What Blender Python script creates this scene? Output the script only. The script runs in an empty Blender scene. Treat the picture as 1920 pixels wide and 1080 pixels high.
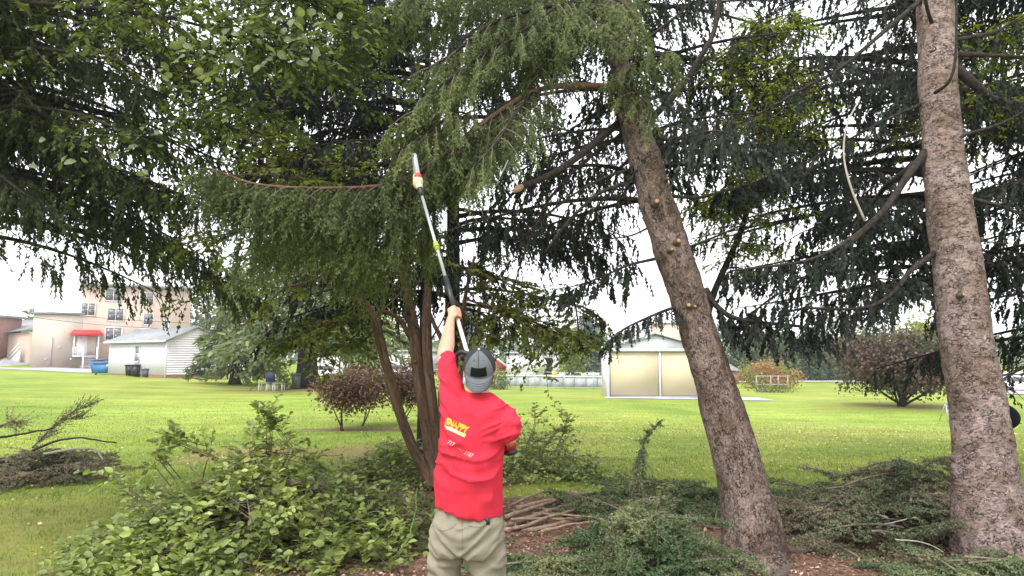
import bpy, math, random
import numpy as np
from mathutils import Vector
from mathutils.bvhtree import BVHTree
rng = np.random.default_rng(7)
HAZE = 0.0008
random.seed(7)
S = bpy.context.scene
COL = S.collection

# ------------------------------------------------------------------ camera
FPX = 1300.0
PITCH = math.atan(127 / FPX)
CAMZ = 1.7
cam_d = bpy.data.cameras.new("camera")
cam = bpy.data.objects.new("camera", cam_d)
COL.objects.link(cam)
cam.location = (0, 0, CAMZ)
cam.rotation_euler = (math.pi / 2 + PITCH, 0, 0)
cam_d.sensor_width = 36
cam_d.lens = FPX / 1920 * 36
cam_d.clip_start = 0.05
cam_d.clip_end = 3000
S.camera = cam

# ------------------------------------------------------------------ sky and sun (overcast)
SUN_EL, SUN_AZ = math.radians(52), math.radians(215)
w = bpy.data.worlds.new("World")
S.world = w
w.use_nodes = True
nt = w.node_tree
bg = nt.nodes["Background"]
sky = nt.nodes.new("ShaderNodeTexSky")
sky.sky_type = 'NISHITA'
sky.sun_disc = False
sky.sun_elevation = SUN_EL
sky.sun_rotation = SUN_AZ
sky.dust_density = 4.0
hs = nt.nodes.new("ShaderNodeHueSaturation")
hs.inputs['Saturation'].default_value = 0.12
mxs = nt.nodes.new("ShaderNodeMix")
mxs.data_type = 'RGBA'
mxs.inputs[0].default_value = 0.72
nt.links.new(sky.outputs[0], hs.inputs['Color'])
nt.links.new(hs.outputs[0], mxs.inputs[6])
mxs.inputs[7].default_value = (8.6, 8.55, 9.0, 1)     # even cloud deck
nt.links.new(mxs.outputs[2], bg.inputs[0])
bg.inputs[1].default_value = 0.12

sd = bpy.data.lights.new("sun", 'SUN')
sd.energy = 1.2
sd.angle = math.radians(25)
sd.color = (1.0, 0.97, 0.92)
so = bpy.data.objects.new("sun", sd)
COL.objects.link(so)
# light comes from behind the camera and the left
sdir = Vector((math.sin(SUN_AZ) * math.cos(SUN_EL), math.cos(SUN_AZ) * math.cos(SUN_EL), math.sin(SUN_EL)))
so.rotation_euler = sdir.to_track_quat('Z', 'Y').to_euler()

S.view_settings.view_transform = 'Standard'
S.view_settings.look = 'None'
S.view_settings.gamma = 1.0
S.view_settings.use_curve_mapping = False
S.view_settings.exposure = 1.28
S.render.engine = 'CYCLES'
S.cycles.use_denoising = True
S.cycles.max_bounces = 6
S.cycles.transparent_max_bounces = 4
S.cycles.diffuse_bounces = 4

# ------------------------------------------------------------------ helpers
def A(*v):
    return np.array(v, dtype=float)
CP, SP = math.cos(PITCH), math.sin(PITCH)
def P(u, v, Y):
    """the point of the place at distance Y in front of the camera that photo pixel (u, v) shows"""
    d = A((u - 960) / FPX, CP - (540 - v) / FPX * SP, SP + (540 - v) / FPX * CP)
    t = Y / d[1]
    return A(d[0] * t, Y, CAMZ + d[2] * t)

def hash3(ix, iy, iz, seed=0):
    n = (ix * 374761393 + iy * 668265263 + iz * 1274126177 + seed * 982451653) & 0xffffffff
    n = ((n ^ (n >> 13)) * 1274126177) & 0xffffffff
    n = (n ^ (n >> 16)) & 0xffff
    return n / 65535.0
def vnoise(p, seed=0):
    p = np.asarray(p, dtype=float)
    i = np.floor(p).astype(np.int64)
    f = p - i
    f = f * f * (3 - 2 * f)
    r = 0
    for dx in (0, 1):
        for dy in (0, 1):
            for dz in (0, 1):
                h = hash3(i[..., 0] + dx, i[..., 1] + dy, i[..., 2] + dz, seed)
                wx = f[..., 0] if dx else 1 - f[..., 0]
                wy = f[..., 1] if dy else 1 - f[..., 1]
                wz = f[..., 2] if dz else 1 - f[..., 2]
                r = r + h * wx * wy * wz
    return r * 2 - 1
def fbm(p, o=4, seed=0):
    r, a = 0, 1.0
    for k in range(o):
        r = r + vnoise(np.asarray(p) * 2 ** k, seed + k) * a
        a *= .5
    return r
def sstep(a, b, x):
    t = np.clip((np.asarray(x, float) - a) / (b - a), 0, 1)
    return t * t * (3 - 2 * t)

# ground height from what the photo shows at known distances
_cp = [(1136, 745, 39), (1310, 747, 39), (945, 728, 59), (1130, 730, 59), (1690, 762, 31), (1450, 735, 50),
       (1400, 716, 73), (1560, 716, 73), (311, 709, 50), (200, 703, 56), (400, 711, 54), (60, 690, 75), (180, 692, 75),
       (575, 727, 40), (510, 732, 38), (690, 805, 16), (470, 697, 70), (1900, 742, 45), (1900, 735, 70),
       (1000, 694, 120), (1500, 690, 120), (200, 684, 120), (0, 668, 85), (640, 716, 60), (1130, 760, 28), (100, 800, 17)]
_cq = np.array([P(*c) for c in _cp])
_ca = np.stack([_cq[:, 0] / _cq[:, 1] * 1.6, np.log(_cq[:, 1])], 1)
def gz(x, y):
    x = np.asarray(x, float); y = np.asarray(y, float)
    ys = np.maximum(y, 6)
    a = np.clip(x / ys, -1.6, 1.6) * 1.6
    l = np.log(ys)
    d = (a[..., None] - _ca[:, 0]) ** 2 + (l[..., None] - _ca[:, 1]) ** 2 + 1e-3
    wt = 1 / d ** 1.8
    z = (wt * _cq[:, 2]).sum(-1) / wt.sum(-1)
    return z * sstep(11, 26, y)
def G(u, v, Y, dz=0):
    p = P(u, v, Y); p[2] = float(gz(p[0], p[1])) + dz
    return p
def ground_at(u, Y, dz=0):
    return G(u, 700, Y, dz)

class MB:
    """collects vertices and faces of one mesh"""
    def __init__(s):
        s.v = []; s.f = []; s.n = 0; s.uv = {}
    def add(s, V, F):
        V = np.asarray(V, float)
        if len(V) == 0: return
        s.v.append(V)
        if isinstance(F, list) and F and not hasattr(F[0][0], '__len__'): F = np.array(F)
        for f in (F if isinstance(F, list) else [F]):
            f = np.asarray(f, dtype=np.int64)
            if len(f): s.f.append(f + s.n)
        s.n += len(V)
    def box(s, c, size, rz=0, rx=0):
        x, y, z = np.array(size) / 2
        V = A([-x, -y, -z], [x, -y, -z], [x, y, -z], [-x, y, -z], [-x, -y, z], [x, -y, z], [x, y, z], [-x, y, z])
        if rx:
            c_, s_ = math.cos(rx), math.sin(rx)
            V = V @ np.array([[1, 0, 0], [0, c_, s_], [0, -s_, c_]])
        if rz:
            c_, s_ = math.cos(rz), math.sin(rz)
            V = V @ np.array([[c_, s_, 0], [-s_, c_, 0], [0, 0, 1]])
        s.add(V + np.asarray(c), [[0, 3, 2, 1], [4, 5, 6, 7], [0, 1, 5, 4], [1, 2, 6, 5], [2, 3, 7, 6], [3, 0, 4, 7]])
        return s
    def tube(s, pts, rad, n=8, cap=True):
        V, F = tube(pts, rad, n, cap)
        s.add(V, F)
        return s
    def ell(s, c, r, R=None, nu=16, nv=10):
        V, F = ellipsoid(c, r, R, nu, nv); s.add(V, F); return s
    def build(s, name, mat, parent=None, smooth=False, mesh_only=False):
        me = bpy.data.meshes.new(name)
        if s.n:
            V = np.concatenate(s.v)
            me.vertices.add(len(V)); me.vertices.foreach_set('co', V.astype(np.float32).ravel())
            loops = np.concatenate([f.ravel() for f in s.f])
            sizes = np.concatenate([np.full(len(f), f.shape[1]) for f in s.f])
            starts = np.concatenate([[0], np.cumsum(sizes)[:-1]])
            me.loops.add(len(loops)); me.loops.foreach_set('vertex_index', loops.astype(np.int32))
            me.polygons.add(len(sizes))
            me.polygons.foreach_set('loop_start', starts.astype(np.int32))
            me.polygons.foreach_set('loop_total', sizes.astype(np.int32))
            me.update(calc_edges=True)
            if smooth:
                me.polygons.foreach_set('use_smooth', np.ones(len(sizes), dtype=bool))
        for m in (mat if isinstance(mat, (list, tuple)) else [mat]):
            me.materials.append(m)
        if mesh_only: return me
        o = bpy.data.objects.new(name, me)
        COL.objects.link(o)
        if parent is not None: o.parent = parent
        return o

def norm(v):
    v = np.asarray(v, float)
    return v / np.maximum(np.linalg.norm(v, axis=-1, keepdims=True), 1e-9)
def catmull(pts, n):
    pts = np.asarray(pts, float)
    if len(pts) < 3:
        t = np.linspace(0, 1, n)[:, None]
        return pts[0] * (1 - t) + pts[-1] * t
    p = np.vstack([2 * pts[0] - pts[1], pts, 2 * pts[-1] - pts[-2]])
    m = len(pts) - 1
    t = np.linspace(0, m, n); i = np.minimum(t.astype(int), m - 1); f = (t - i)[:, None]
    a, b, c, d = p[i], p[i + 1], p[i + 2], p[i + 3]
    return .5 * ((2 * b) + (-a + c) * f + (2 * a - 5 * b + 4 * c - d) * f ** 2 + (-a + 3 * b - 3 * c + d) * f ** 3)
def tube(pts, rad, n=8, cap=True):
    pts = np.asarray(pts, float); m = len(pts)
    rad = np.broadcast_to(np.asarray(rad, float), (m,))
    T = norm(np.gradient(pts, axis=0))
    up = A(0, 0, 1) if abs(T[0][2]) < .9 else A(1, 0, 0)
    N = np.zeros_like(T); N[0] = norm(np.cross(T[0], up))
    for i in range(1, m):
        v = N[i - 1] - T[i] * np.dot(N[i - 1], T[i]); N[i] = norm(v)
    B = np.cross(T, N)
    a = np.linspace(0, 2 * np.pi, n, endpoint=False)
    V = pts[:, None] + rad[:, None, None] * (np.cos(a)[None, :, None] * N[:, None] + np.sin(a)[None, :, None] * B[:, None])
    V = V.reshape(-1, 3)
    i = np.arange(m - 1)[:, None] * n; j = np.arange(n)[None]; k = (j + 1) % n
    F = np.stack([i + j, i + k, i + n + k, i + n + j], -1).reshape(-1, 4)
    Fs = [F]
    if cap:
        V = np.vstack([V, pts[0], pts[-1]])
        c0, c1 = m * n, m * n + 1
        j = np.arange(n); k = (j + 1) % n
        Fs.append(np.vstack([np.stack([np.full(n, c0), k, j], -1), np.stack([np.full(n, c1), (m - 1) * n + j, (m - 1) * n + k], -1)]))
    return V, Fs
def ellipsoid(c, r, R=None, nu=16, nv=10):
    th = np.linspace(0, np.pi, nv + 1)[1:-1]; ph = np.linspace(0, 2 * np.pi, nu, endpoint=False)
    V = np.stack([np.sin(th)[:, None] * np.cos(ph), np.sin(th)[:, None] * np.sin(ph), np.cos(th)[:, None] * np.ones(nu)], -1).reshape(-1, 3)
    V = np.vstack([V, [0, 0, 1], [0, 0, -1]]) * np.asarray(r)
    if R is not None: V = V @ np.asarray(R)
    V = V + np.asarray(c)
    m = nv - 1
    i = np.arange(m - 1)[:, None] * nu; j = np.arange(nu)[None]; k = (j + 1) % nu
    F = np.stack([i + j, i + nu + j, i + nu + k, i + k], -1).reshape(-1, 4)
    j = np.arange(nu); k = (j + 1) % nu
    T = np.vstack([np.stack([np.full(nu, m * nu), j, k], -1), np.stack([np.full(nu, m * nu + 1), (m - 1) * nu + k, (m - 1) * nu + j], -1)])
    return V, [F, T]

def tag(o, label=None, cat=None, group=None, kind=None):
    if label: o['label'] = label
    if cat: o['category'] = cat
    if group: o['group'] = group
    if kind: o['kind'] = kind
    return o
def thing(name, label, cat, loc=(0, 0, 0), group=None):
    o = bpy.data.objects.new(name, None); COL.objects.link(o)
    o.location = Vector([float(c) for c in loc])
    o.empty_display_size = .1
    return tag(o, label, cat, group)
def adopt(root):
    """children were built in world coordinates: keep them there under a moved root"""
    inv = root.matrix_basis.inverted()
    for o in list(COL.objects):
        if o.parent == root and not o.get('_in'):
            o.matrix_parent_inverse = inv
    return root

# ------------------------------------------------------------------ materials
def mat(name, c1, c2=None, scale=5.0, rough=.8, bump=0.0, bscale=None, transl=0.0, island=0.0, metal=0.0, detail=4.0,
        stretch=None, spec=.5, c3=None, seedoff=0.0, tcol=None):
    m = bpy.data.materials.new(name); m.use_nodes = True
    t = m.node_tree; N = t.nodes; L = t.links
    b = N['Principled BSDF']
    b.inputs['Roughness'].default_value = rough
    b.inputs['Metallic'].default_value = metal
    b.inputs['Specular IOR Level'].default_value = spec
    col = None
    tc = N.new('ShaderNodeTexCoord'); mp = N.new('ShaderNodeMapping')
    L.new(tc.outputs['Object'], mp.inputs[0])
    if stretch: mp.inputs['Scale'].default_value = stretch
    if c2 is not None:
        nz = N.new('ShaderNodeTexNoise'); nz.inputs['Scale'].default_value = scale; nz.inputs['Detail'].default_value = detail
        L.new(mp.outputs[0], nz.inputs['Vector'])
        rp = N.new('ShaderNodeValToRGB')
        rp.color_ramp.elements[0].position = .35; rp.color_ramp.elements[1].position = .65
        rp.color_ramp.elements[0].color = (*c1, 1); rp.color_ramp.elements[1].color = (*c2, 1)
        if c3 is not None:
            e = rp.color_ramp.elements.new(.5); e.color = (*c3, 1)
        L.new(nz.outputs['Fac'], rp.inputs[0]); col = rp.outputs[0]
    if island:
        g = N.new('ShaderNodeNewGeometry')
        mr = N.new('ShaderNodeMapRange'); mr.inputs[3].default_value = 1 - island; mr.inputs[4].default_value = 1 + island
        L.new(g.outputs['Random Per Island'], mr.inputs[0])
        mu = N.new('ShaderNodeVectorMath'); mu.operation = 'SCALE'
        if col is not None: L.new(col, mu.inputs[0])
        else: mu.inputs[0].default_value = c1
        L.new(mr.outputs[0], mu.inputs['Scale']); col = mu.outputs[0]
    if col is not None: L.new(col, b.inputs['Base Color'])
    else: b.inputs['Base Color'].default_value = (*c1, 1)
    if bump:
        nz2 = N.new('ShaderNodeTexNoise'); nz2.inputs['Scale'].default_value = bscale or scale * 4; nz2.inputs['Detail'].default_value = 6
        L.new(mp.outputs[0], nz2.inputs['Vector'])
        bp = N.new('ShaderNodeBump'); bp.inputs['Strength'].default_value = bump; bp.inputs['Distance'].default_value = .02
        L.new(nz2.outputs['Fac'], bp.inputs['Height']); L.new(bp.outputs[0], b.inputs['Normal'])
    if transl:
        tr = N.new('ShaderNodeBsdfTranslucent'); mx = N.new('ShaderNodeMixShader'); mx.inputs[0].default_value = transl
        if tcol is not None: tr.inputs[0].default_value = (*tcol, 1)
        elif col is not None:
            ml = N.new('ShaderNodeVectorMath'); ml.operation = 'MULTIPLY'; ml.inputs[1].default_value = (1.5, 1.5, .7)
            L.new(col, ml.inputs[0]); L.new(ml.outputs[0], tr.inputs[0])
        else: tr.inputs[0].default_value = (*c1, 1)
        L.new(b.outputs[0], mx.inputs[1]); L.new(tr.outputs[0], mx.inputs[2])
        L.new(mx.outputs[0], N['Material Output'].inputs[0])
    return m

def bark_mat(name, light, dark, crev, us, vs, bump=1.0, moss=None):
    """flaky bark on the trunk's own UV (metres round, metres up)"""
    m = bpy.data.materials.new(name); m.use_nodes = True
    t = m.node_tree; N = t.nodes; L = t.links
    b = N['Principled BSDF']; b.inputs['Roughness'].default_value = .92; b.inputs['Specular IOR Level'].default_value = .25
    uv = N.new('ShaderNodeAttribute'); uv.attribute_name = 'bark'
    mp = N.new('ShaderNodeMapping'); mp.inputs['Scale'].default_value = (us, vs, us)
    L.new(uv.outputs['Vector'], mp.inputs[0])
    wn = N.new('ShaderNodeTexNoise'); wn.inputs['Scale'].default_value = .9; wn.inputs['Detail'].default_value = 3
    L.new(mp.outputs[0], wn.inputs['Vector'])
    wa = N.new('ShaderNodeVectorMath'); wa.operation = 'MULTIPLY_ADD'; wa.inputs[1].default_value = (3.2, 3.2, 3.2)
    L.new(wn.outputs['Color'], wa.inputs[0]); L.new(mp.outputs[0], wa.inputs[2])
    vo = N.new('ShaderNodeTexVoronoi'); vo.feature = 'DISTANCE_TO_EDGE'; vo.inputs['Scale'].default_value = 1.0
    L.new(wa.outputs[0], vo.inputs['Vector'])
    vc = N.new('ShaderNodeTexVoronoi'); vc.feature = 'F1'; vc.inputs['Scale'].default_value = 1.0
    L.new(wa.outputs[0], vc.inputs['Vector'])
    fine = N.new('ShaderNodeTexNoise'); fine.inputs['Scale'].default_value = 2.2; fine.inputs['Detail'].default_value = 7; fine.inputs['Roughness'].default_value = .7
    L.new(mp.outputs[0], fine.inputs['Vector'])
    big = N.new('ShaderNodeTexNoise'); big.inputs['Scale'].default_value = .13; big.inputs['Detail'].default_value = 3
    L.new(mp.outputs[0], big.inputs['Vector'])
    r1 = N.new('ShaderNodeValToRGB'); r1.color_ramp.elements[0].position = .0; r1.color_ramp.elements[1].position = .11
    gap = N.new('ShaderNodeTexNoise'); gap.inputs['Scale'].default_value = .55; gap.inputs['Detail'].default_value = 3
    L.new(mp.outputs[0], gap.inputs['Vector'])
    gr = N.new('ShaderNodeMapRange'); gr.inputs[1].default_value = .42; gr.inputs[2].default_value = .62; gr.inputs[3].default_value = 0; gr.inputs[4].default_value = .13
    L.new(gap.outputs['Fac'], gr.inputs[0])
    gs = N.new('ShaderNodeMath'); gs.operation = 'ADD'; L.new(vo.outputs['Distance'], gs.inputs[0]); L.new(gr.outputs[0], gs.inputs[1])
    L.new(gs.outputs[0], r1.inputs[0])
    r2 = N.new('ShaderNodeValToRGB')
    r2.color_ramp.elements[0].position = .36; r2.color_ramp.elements[0].color = (*dark, 1)
    r2.color_ramp.elements[1].position = .62; r2.color_ramp.elements[1].color = (*light, 1)
    L.new(fine.outputs['Fac'], r2.inputs[0])
    mc = N.new('ShaderNodeMix'); mc.data_type = 'RGBA'
    L.new(vc.outputs['Color'], mc.inputs[6])
    hsv = N.new('ShaderNodeSeparateColor'); L.new(vc.outputs['Color'], hsv.inputs[0])
    mr = N.new('ShaderNodeMapRange'); mr.inputs[3].default_value = .68; mr.inputs[4].default_value = 1.2
    L.new(hsv.outputs[0], mr.inputs[0])
    sc = N.new('ShaderNodeVectorMath'); sc.operation = 'SCALE'; L.new(r2.outputs[0], sc.inputs[0]); L.new(mr.outputs[0], sc.inputs['Scale'])
    r3 = N.new('ShaderNodeValToRGB'); r3.color_ramp.elements[0].position = .35; r3.color_ramp.elements[1].position = .62
    r3.color_ramp.elements[0].color = (.62, .58, .5, 1) if moss is None else (*moss, 1); r3.color_ramp.elements[1].color = (1, 1, 1, 1)
    L.new(big.outputs['Fac'], r3.inputs[0])
    mm = N.new('ShaderNodeVectorMath'); mm.operation = 'MULTIPLY'; L.new(sc.outputs[0], mm.inputs[0]); L.new(r3.outputs[0], mm.inputs[1])
    mx = N.new('ShaderNodeMix'); mx.data_type = 'RGBA'; mx.inputs[6].default_value = (*crev, 1)
    L.new(r1.outputs[0], mx.inputs[0]); L.new(mm.outputs[0], mx.inputs[7])
    L.new(mx.outputs[2], b.inputs['Base Color'])
    ad = N.new('ShaderNodeMath'); ad.operation = 'MULTIPLY_ADD'; ad.inputs[1].default_value = .5
    L.new(fine.outputs['Fac'], ad.inputs[0]); L.new(r1.outputs[0], ad.inputs[2])
    bp = N.new('ShaderNodeBump'); bp.inputs['Strength'].default_value = bump; bp.inputs['Distance'].default_value = .012
    L.new(ad.outputs[0], bp.inputs['Height']); L.new(bp.outputs[0], b.inputs['Normal'])
    return m

M = {}
M['bark_lean'] = bark_mat('bark_brown', (.27, .20, .175), (.10, .072, .06), (.03, .02, .017), 34, 24, 1.0)
M['bark_right'] = bark_mat('bark_grey', (.37, .285, .265), (.16, .118, .105), (.03, .02, .017), 21, 34, 1.0)
M['bark_stem'] = bark_mat('bark_smooth_brown', (.20, .13, .088), (.10, .063, .044), (.05, .032, .022), 30, 4, .6)
M['bark_dark'] = mat('bark_dark', (.022, .019, .018), (.048, .042, .038), 14, bump=.8, rough=.95, spec=.15)
M['limb'] = mat('dead_limb_bark', (.028, .024, .022), (.065, .055, .049), 30, bump=.9, rough=.95, spec=.15)
M['limb_brown'] = mat('limb_reddish_bark', (.12, .062, .038), (.2, .115, .07), 22, bump=.5, rough=.9)
M['knot'] = mat('knot_bark', (.09, .065, .05), (.16, .115, .09), 30, bump=.8, rough=.95)
M['cut'] = mat('cut_wood', (.26, .17, .10), (.38, .26, .155), 60, rough=.9)
M['twig'] = mat('twig_bark', (.12, .09, .065), (.2, .16, .12), 20, rough=.9)
M['needle_green'] = mat('needles_green', (.065, .09, .034), (.15, .18, .066), 1.3, rough=.7, island=.4, spec=.25, transl=.33)  # greener needles for nearer boughs, the light on them put into the colour
M['needle_shaded'] = mat('needles_shaded', (.022, .028, .024), (.042, .05, .038), 1.3, rough=.85, island=.45, spec=.1, transl=.12)  # shaded copy of spruce needles: canopy shade put into the base colour
M['needle_left'] = mat('needles_left', (.034, .048, .024), (.072, .09, .04), 1.3, rough=.8, island=.35, spec=.15, transl=.25)
M['needle_pile'] = mat('needles_cut', (.08, .13, .055), (.25, .27, .13), 1.5, rough=.7, island=.5, spec=.3, transl=.2, c3=(.14, .175, .085))
M['needle_grey'] = mat('needles_drying', (.10, .125, .065), (.27, .23, .16), 1.5, rough=.75, island=.45, spec=.3, transl=.2, c3=(.16, .165, .10))
M['leaf'] = mat('leaf_green', (.065, .09, .028), (.135, .165, .055), 1.0, rough=.55, island=.5, spec=.4, transl=.45)
M['leaf_pile'] = mat('leaf_cut', (.15, .20, .05), (.31, .37, .12), 1.6, rough=.42, island=.45, spec=.5, transl=.35)
M['leaf_yellow'] = mat('leaf_yellowgreen', (.13, .175, .025), (.23, .265, .05), 1.0, rough=.55, island=.35, transl=.55)
M['leaf_mid'] = mat('leaf_mid', (.09, .125, .022), (.18, .215, .045), 1.0, rough=.55, island=.45, transl=.5)
M['leaf_purple'] = mat('leaf_purple', (.09, .045, .04), (.13, .13, .06), 2.0, rough=.55, island=.5, transl=.3, c3=(.15, .075, .06))
M['leaf_maple'] = mat('leaf_maple', (.11, .055, .055), (.075, .10, .045), .5, rough=.6, island=.5, transl=.25, c3=(.10, .08, .055))
M['leaf_orange'] = mat('leaf_orange', (.34, .13, .08), (.22, .26, .07), .6, rough=.6, island=.35, transl=.3, c3=(.33, .21, .09))
M['far_spruce'] = mat('needles_far', (.095, .13, .055), (.19, .23, .11), .5, rough=.8, island=.45, transl=.25)
M['far_fir'] = mat('needles_blue_far', (.09, .12, .095), (.16, .19, .15), .4, rough=.8, island=.4)
M['arbor'] = mat('arborvitae', (.05, .085, .035), (.10, .145, .06), .5, rough=.8, island=.35)
M['woods'] = mat('far_woods', (.08, .12, .06), (.14, .18, .09), .1, rough=.9, island=.35)
M['white'] = mat('white_paint', (.78, .79, .82), (.7, .71, .74), 2, rough=.6)
M['white_wall'] = mat('white_siding', (.70, .665, .76), (.74, .70, .80), 1.2, rough=.75, spec=.2)
M['tan_wall'] = mat('tan_panel', (.60, .52, .355), (.615, .535, .365), .5, rough=.95, spec=.1)
M['pink_wall'] = mat('peach_stucco', (.52, .40, .33), (.58, .455, .385), .4, rough=.85)
M['tan_brick'] = mat('tan_wall', (.50, .43, .36), (.56, .49, .42), .6, rough=.9)
M['grey_roof'] = mat('shingle_grey', (.22, .23, .235), (.3, .31, .32), 3, rough=.9, bump=.3)
M['metal_roof'] = mat('metal_grey', (.42, .43, .46), (.5, .51, .54), 1, rough=.5)
M['glass'] = mat('dark_glass', (.05, .06, .07), rough=.15, spec=.8)
M['grey_glass'] = mat('pale_glass', (.22, .24, .27), rough=.2, spec=.8)
M['red'] = mat('red_awning', (.72, .03, .03), (.6, .02, .02), 3, rough=.6)
M['barn_red'] = mat('barn_red', (.55, .07, .045), (.45, .05, .035), 3, rough=.7)
M['brick_red'] = mat('red_brick_far', (.24, .12, .10), (.30, .17, .14), 3, rough=.9)
M['brown_brick'] = mat('foundation_brick', (.2, .1, .07), (.3, .17, .12), 4, rough=.9)
M['blue'] = mat('blue_steel', (.03, .17, .42), (.04, .2, .48), 2, rough=.5)
M['navy'] = mat('navy_plastic', (.035, .05, .10), rough=.6)
M['black'] = mat('black_plastic', (.018, .02, .024), rough=.45)
M['black_matt'] = mat('black_matt', (.004, .005, .006), rough=.85, spec=.2)
M['greybin'] = mat('grey_bin', (.09, .11, .14), rough=.6)
M['concrete'] = mat('concrete', (.36, .37, .4), (.48, .49, .52), 1.5, rough=.9)
M['asphalt'] = mat('pale_asphalt', (.3, .3, .32), (.36, .36, .38), .5, rough=.9)
M['galv'] = mat('galvanised_pipe', (.45, .46, .5), rough=.45, metal=.3)
M['wood_pale'] = mat('weathered_wood', (.3, .27, .23), (.38, .35, .3), 8, rough=.9)
M['orange'] = mat('orange_paint', (.7, .16, .06), rough=.6)
M['yellow'] = mat('yellow_paint', (.72, .5, .06), rough=.6)
M['skin'] = mat('skin', (.55, .29, .2), (.62, .34, .24), 14, rough=.5, spec=.4)
M['shirt'] = mat('red_shirt', (.55, .03, .054), (.60, .036, .064), 6, rough=.95, bump=.25, bscale=420, spec=.1)
M['khaki'] = mat('khaki_cloth', (.225, .205, .155), (.26, .235, .18), 7, rough=.9, bump=.2, bscale=300, spec=.15)
M['khaki_seam'] = mat('khaki_seam', (.16, .145, .11), rough=.95)
M['cap_grey'] = mat('cap_grey', (.10, .108, .12), (.135, .143, .16), 14, rough=.9, bump=.2, bscale=400)
M['cap_dark'] = mat('cap_dark_mesh', (.018, .02, .024), (.03, .032, .038), 60, rough=.9, bump=.4, bscale=500)
M['hair'] = mat('hair', (.05, .03, .018), (.09, .055, .03), 60, rough=.7)
M['print_orange'] = mat('print_orange', (.85, .42, .03), rough=.7)
M['print_green'] = mat('print_green', (.38, .62, .25), rough=.7)
M['print_white'] = mat('print_white', (.8, .75, .72), rough=.7)
M['print_pink'] = mat('print_faded', (.85, .33, .3), rough=.7)
M['silver'] = mat('silver_pole', (.42, .43, .46), rough=.35, metal=.35)
M['saw_red'] = mat('saw_red', (.65, .05, .03), rough=.4)
M['motor_red'] = mat('motor_red', (.30, .012, .014), rough=.35)
M['saw_cream'] = mat('saw_cream', (.7, .55, .38), rough=.5)
M['lime'] = mat('lime_clamp', (.32, .36, .04), rough=.6)
M['boot'] = mat('boot_leather', (.12, .075, .04), rough=.7)
M['dry_leaf'] = mat('fallen_leaf', (.48, .42, .12), (.55, .5, .3), 3, rough=.8, island=.3)
M['litter'] = mat('leaf_litter', (.13, .07, .045), (.42, .31, .22), 6, rough=.9, island=.75)
M['grass'] = mat('grass_blade', (.15, .20, .05), (.24, .275, .09), .8, rough=.8, island=.3, transl=.3, spec=.2)
M['weed'] = mat('weed_leaf', (.13, .2, .05), (.17, .25, .06), 4, rough=.5, island=.3, transl=.3)

# ================================================================== GROUND
def axis_lines(lo, hi, fine_lo, fine_hi, step, grow):
    a = list(np.arange(fine_lo, fine_hi + 1e-6, step))
    s = step
    while a[-1] < hi: s *= grow; a.append(a[-1] + s)
    s = step
    while a[0] > lo: s *= grow; a.insert(0, a[0] - s)
    return np.array(a)
gxs = axis_lines(-420, 420, -7, 7, .12, 1.07)
gys = axis_lines(-60, 700, 4.2, 13, .12, 1.05)
GX, GY = np.meshgrid(gxs, gys)
def bed_mask(x, y):
    n = fbm(np.stack([x * .9, y * .9, x * 0], -1), 3, 5) * .7
    d = np.maximum.reduce([(-1.5 - x) + n, (x - 5.6) + n, (y - 8.6) + n * .8, (3.0 - y)])
    b1 = 1 - sstep(-.3, .35, d)
    d2 = np.hypot((x + 1.6) / 1.5, (y - 9.4) / .9) - 1 + n * .4
    d3 = np.hypot((x + 3.4) / 1.7, (y - 16.2) / .35) - 1 + n * .3      # strip under the small purple trees
    return np.maximum.reduce([b1, 1 - sstep(-.2, .3, d2), 1 - sstep(-.2, .2, d3)])
def bare_mask(x, y):
    n = fbm(np.stack([x * .8, y * .4, x * 0], -1), 4, 11)
    m = 1 - sstep(.5, 1.2, np.hypot((x + 4.4) / 2.2, (y - 12.4) / 1.3) + n * .5)
    c = G(575, 727, 40); m = np.maximum(m, .9 * (1 - sstep(.5, 1.3, np.hypot((x - c[0]) / 3.8, (y - c[1] + 1.5) / 3.0) + n * .4)))
    c = G(690, 775, 24); m = np.maximum(m, .5 * (1 - sstep(.3, 1.2, np.hypot((x - 1.0) / 1.6, (y - 14.5) / 1.2) + n * .5)))
    c = G(1480, 790, 22); m = np.maximum(m, .35 * (1 - sstep(.2, 1.3, np.hypot((x - 9) / 5, (y - 19) / 5) + n * .6)))
    c = G(1690, 762, 31); m = np.maximum(m, .55 * (1 - sstep(.5, 1.2, np.hypot((x - c[0]) / 3.2, (y - c[1]) / 2) + n * .3)))
    near = (1 - sstep(6.2, 12, y)) * .5 * sstep(-.35, .5, n)
    return np.clip(np.maximum(m, near), 0, 1)
bed = bed_mask(GX, GY); bare = bare_mask(GX, GY)
GZ = gz(GX, GY)
nf = np.exp(-((GY - 8) / 9) ** 2) * np.exp(-(GX / 10) ** 2)
GZ = GZ + nf * (fbm(np.stack([GX * 5, GY * 5, GX * 0], -1), 3, 21) * (.008 + .018 * bed) + fbm(np.stack([GX * .7, GY * .7, GX * 0], -1), 2, 3) * .03)
g = MB()
ny, nx = GX.shape
i = np.arange(ny - 1)[:, None] * nx; j = np.arange(nx - 1)[None]
g.add(np.stack([GX, GY, GZ], -1).reshape(-1, 3), np.stack([i + j, i + j + 1, i + nx + j + 1, i + nx + j], -1).reshape(-1, 4))

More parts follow.
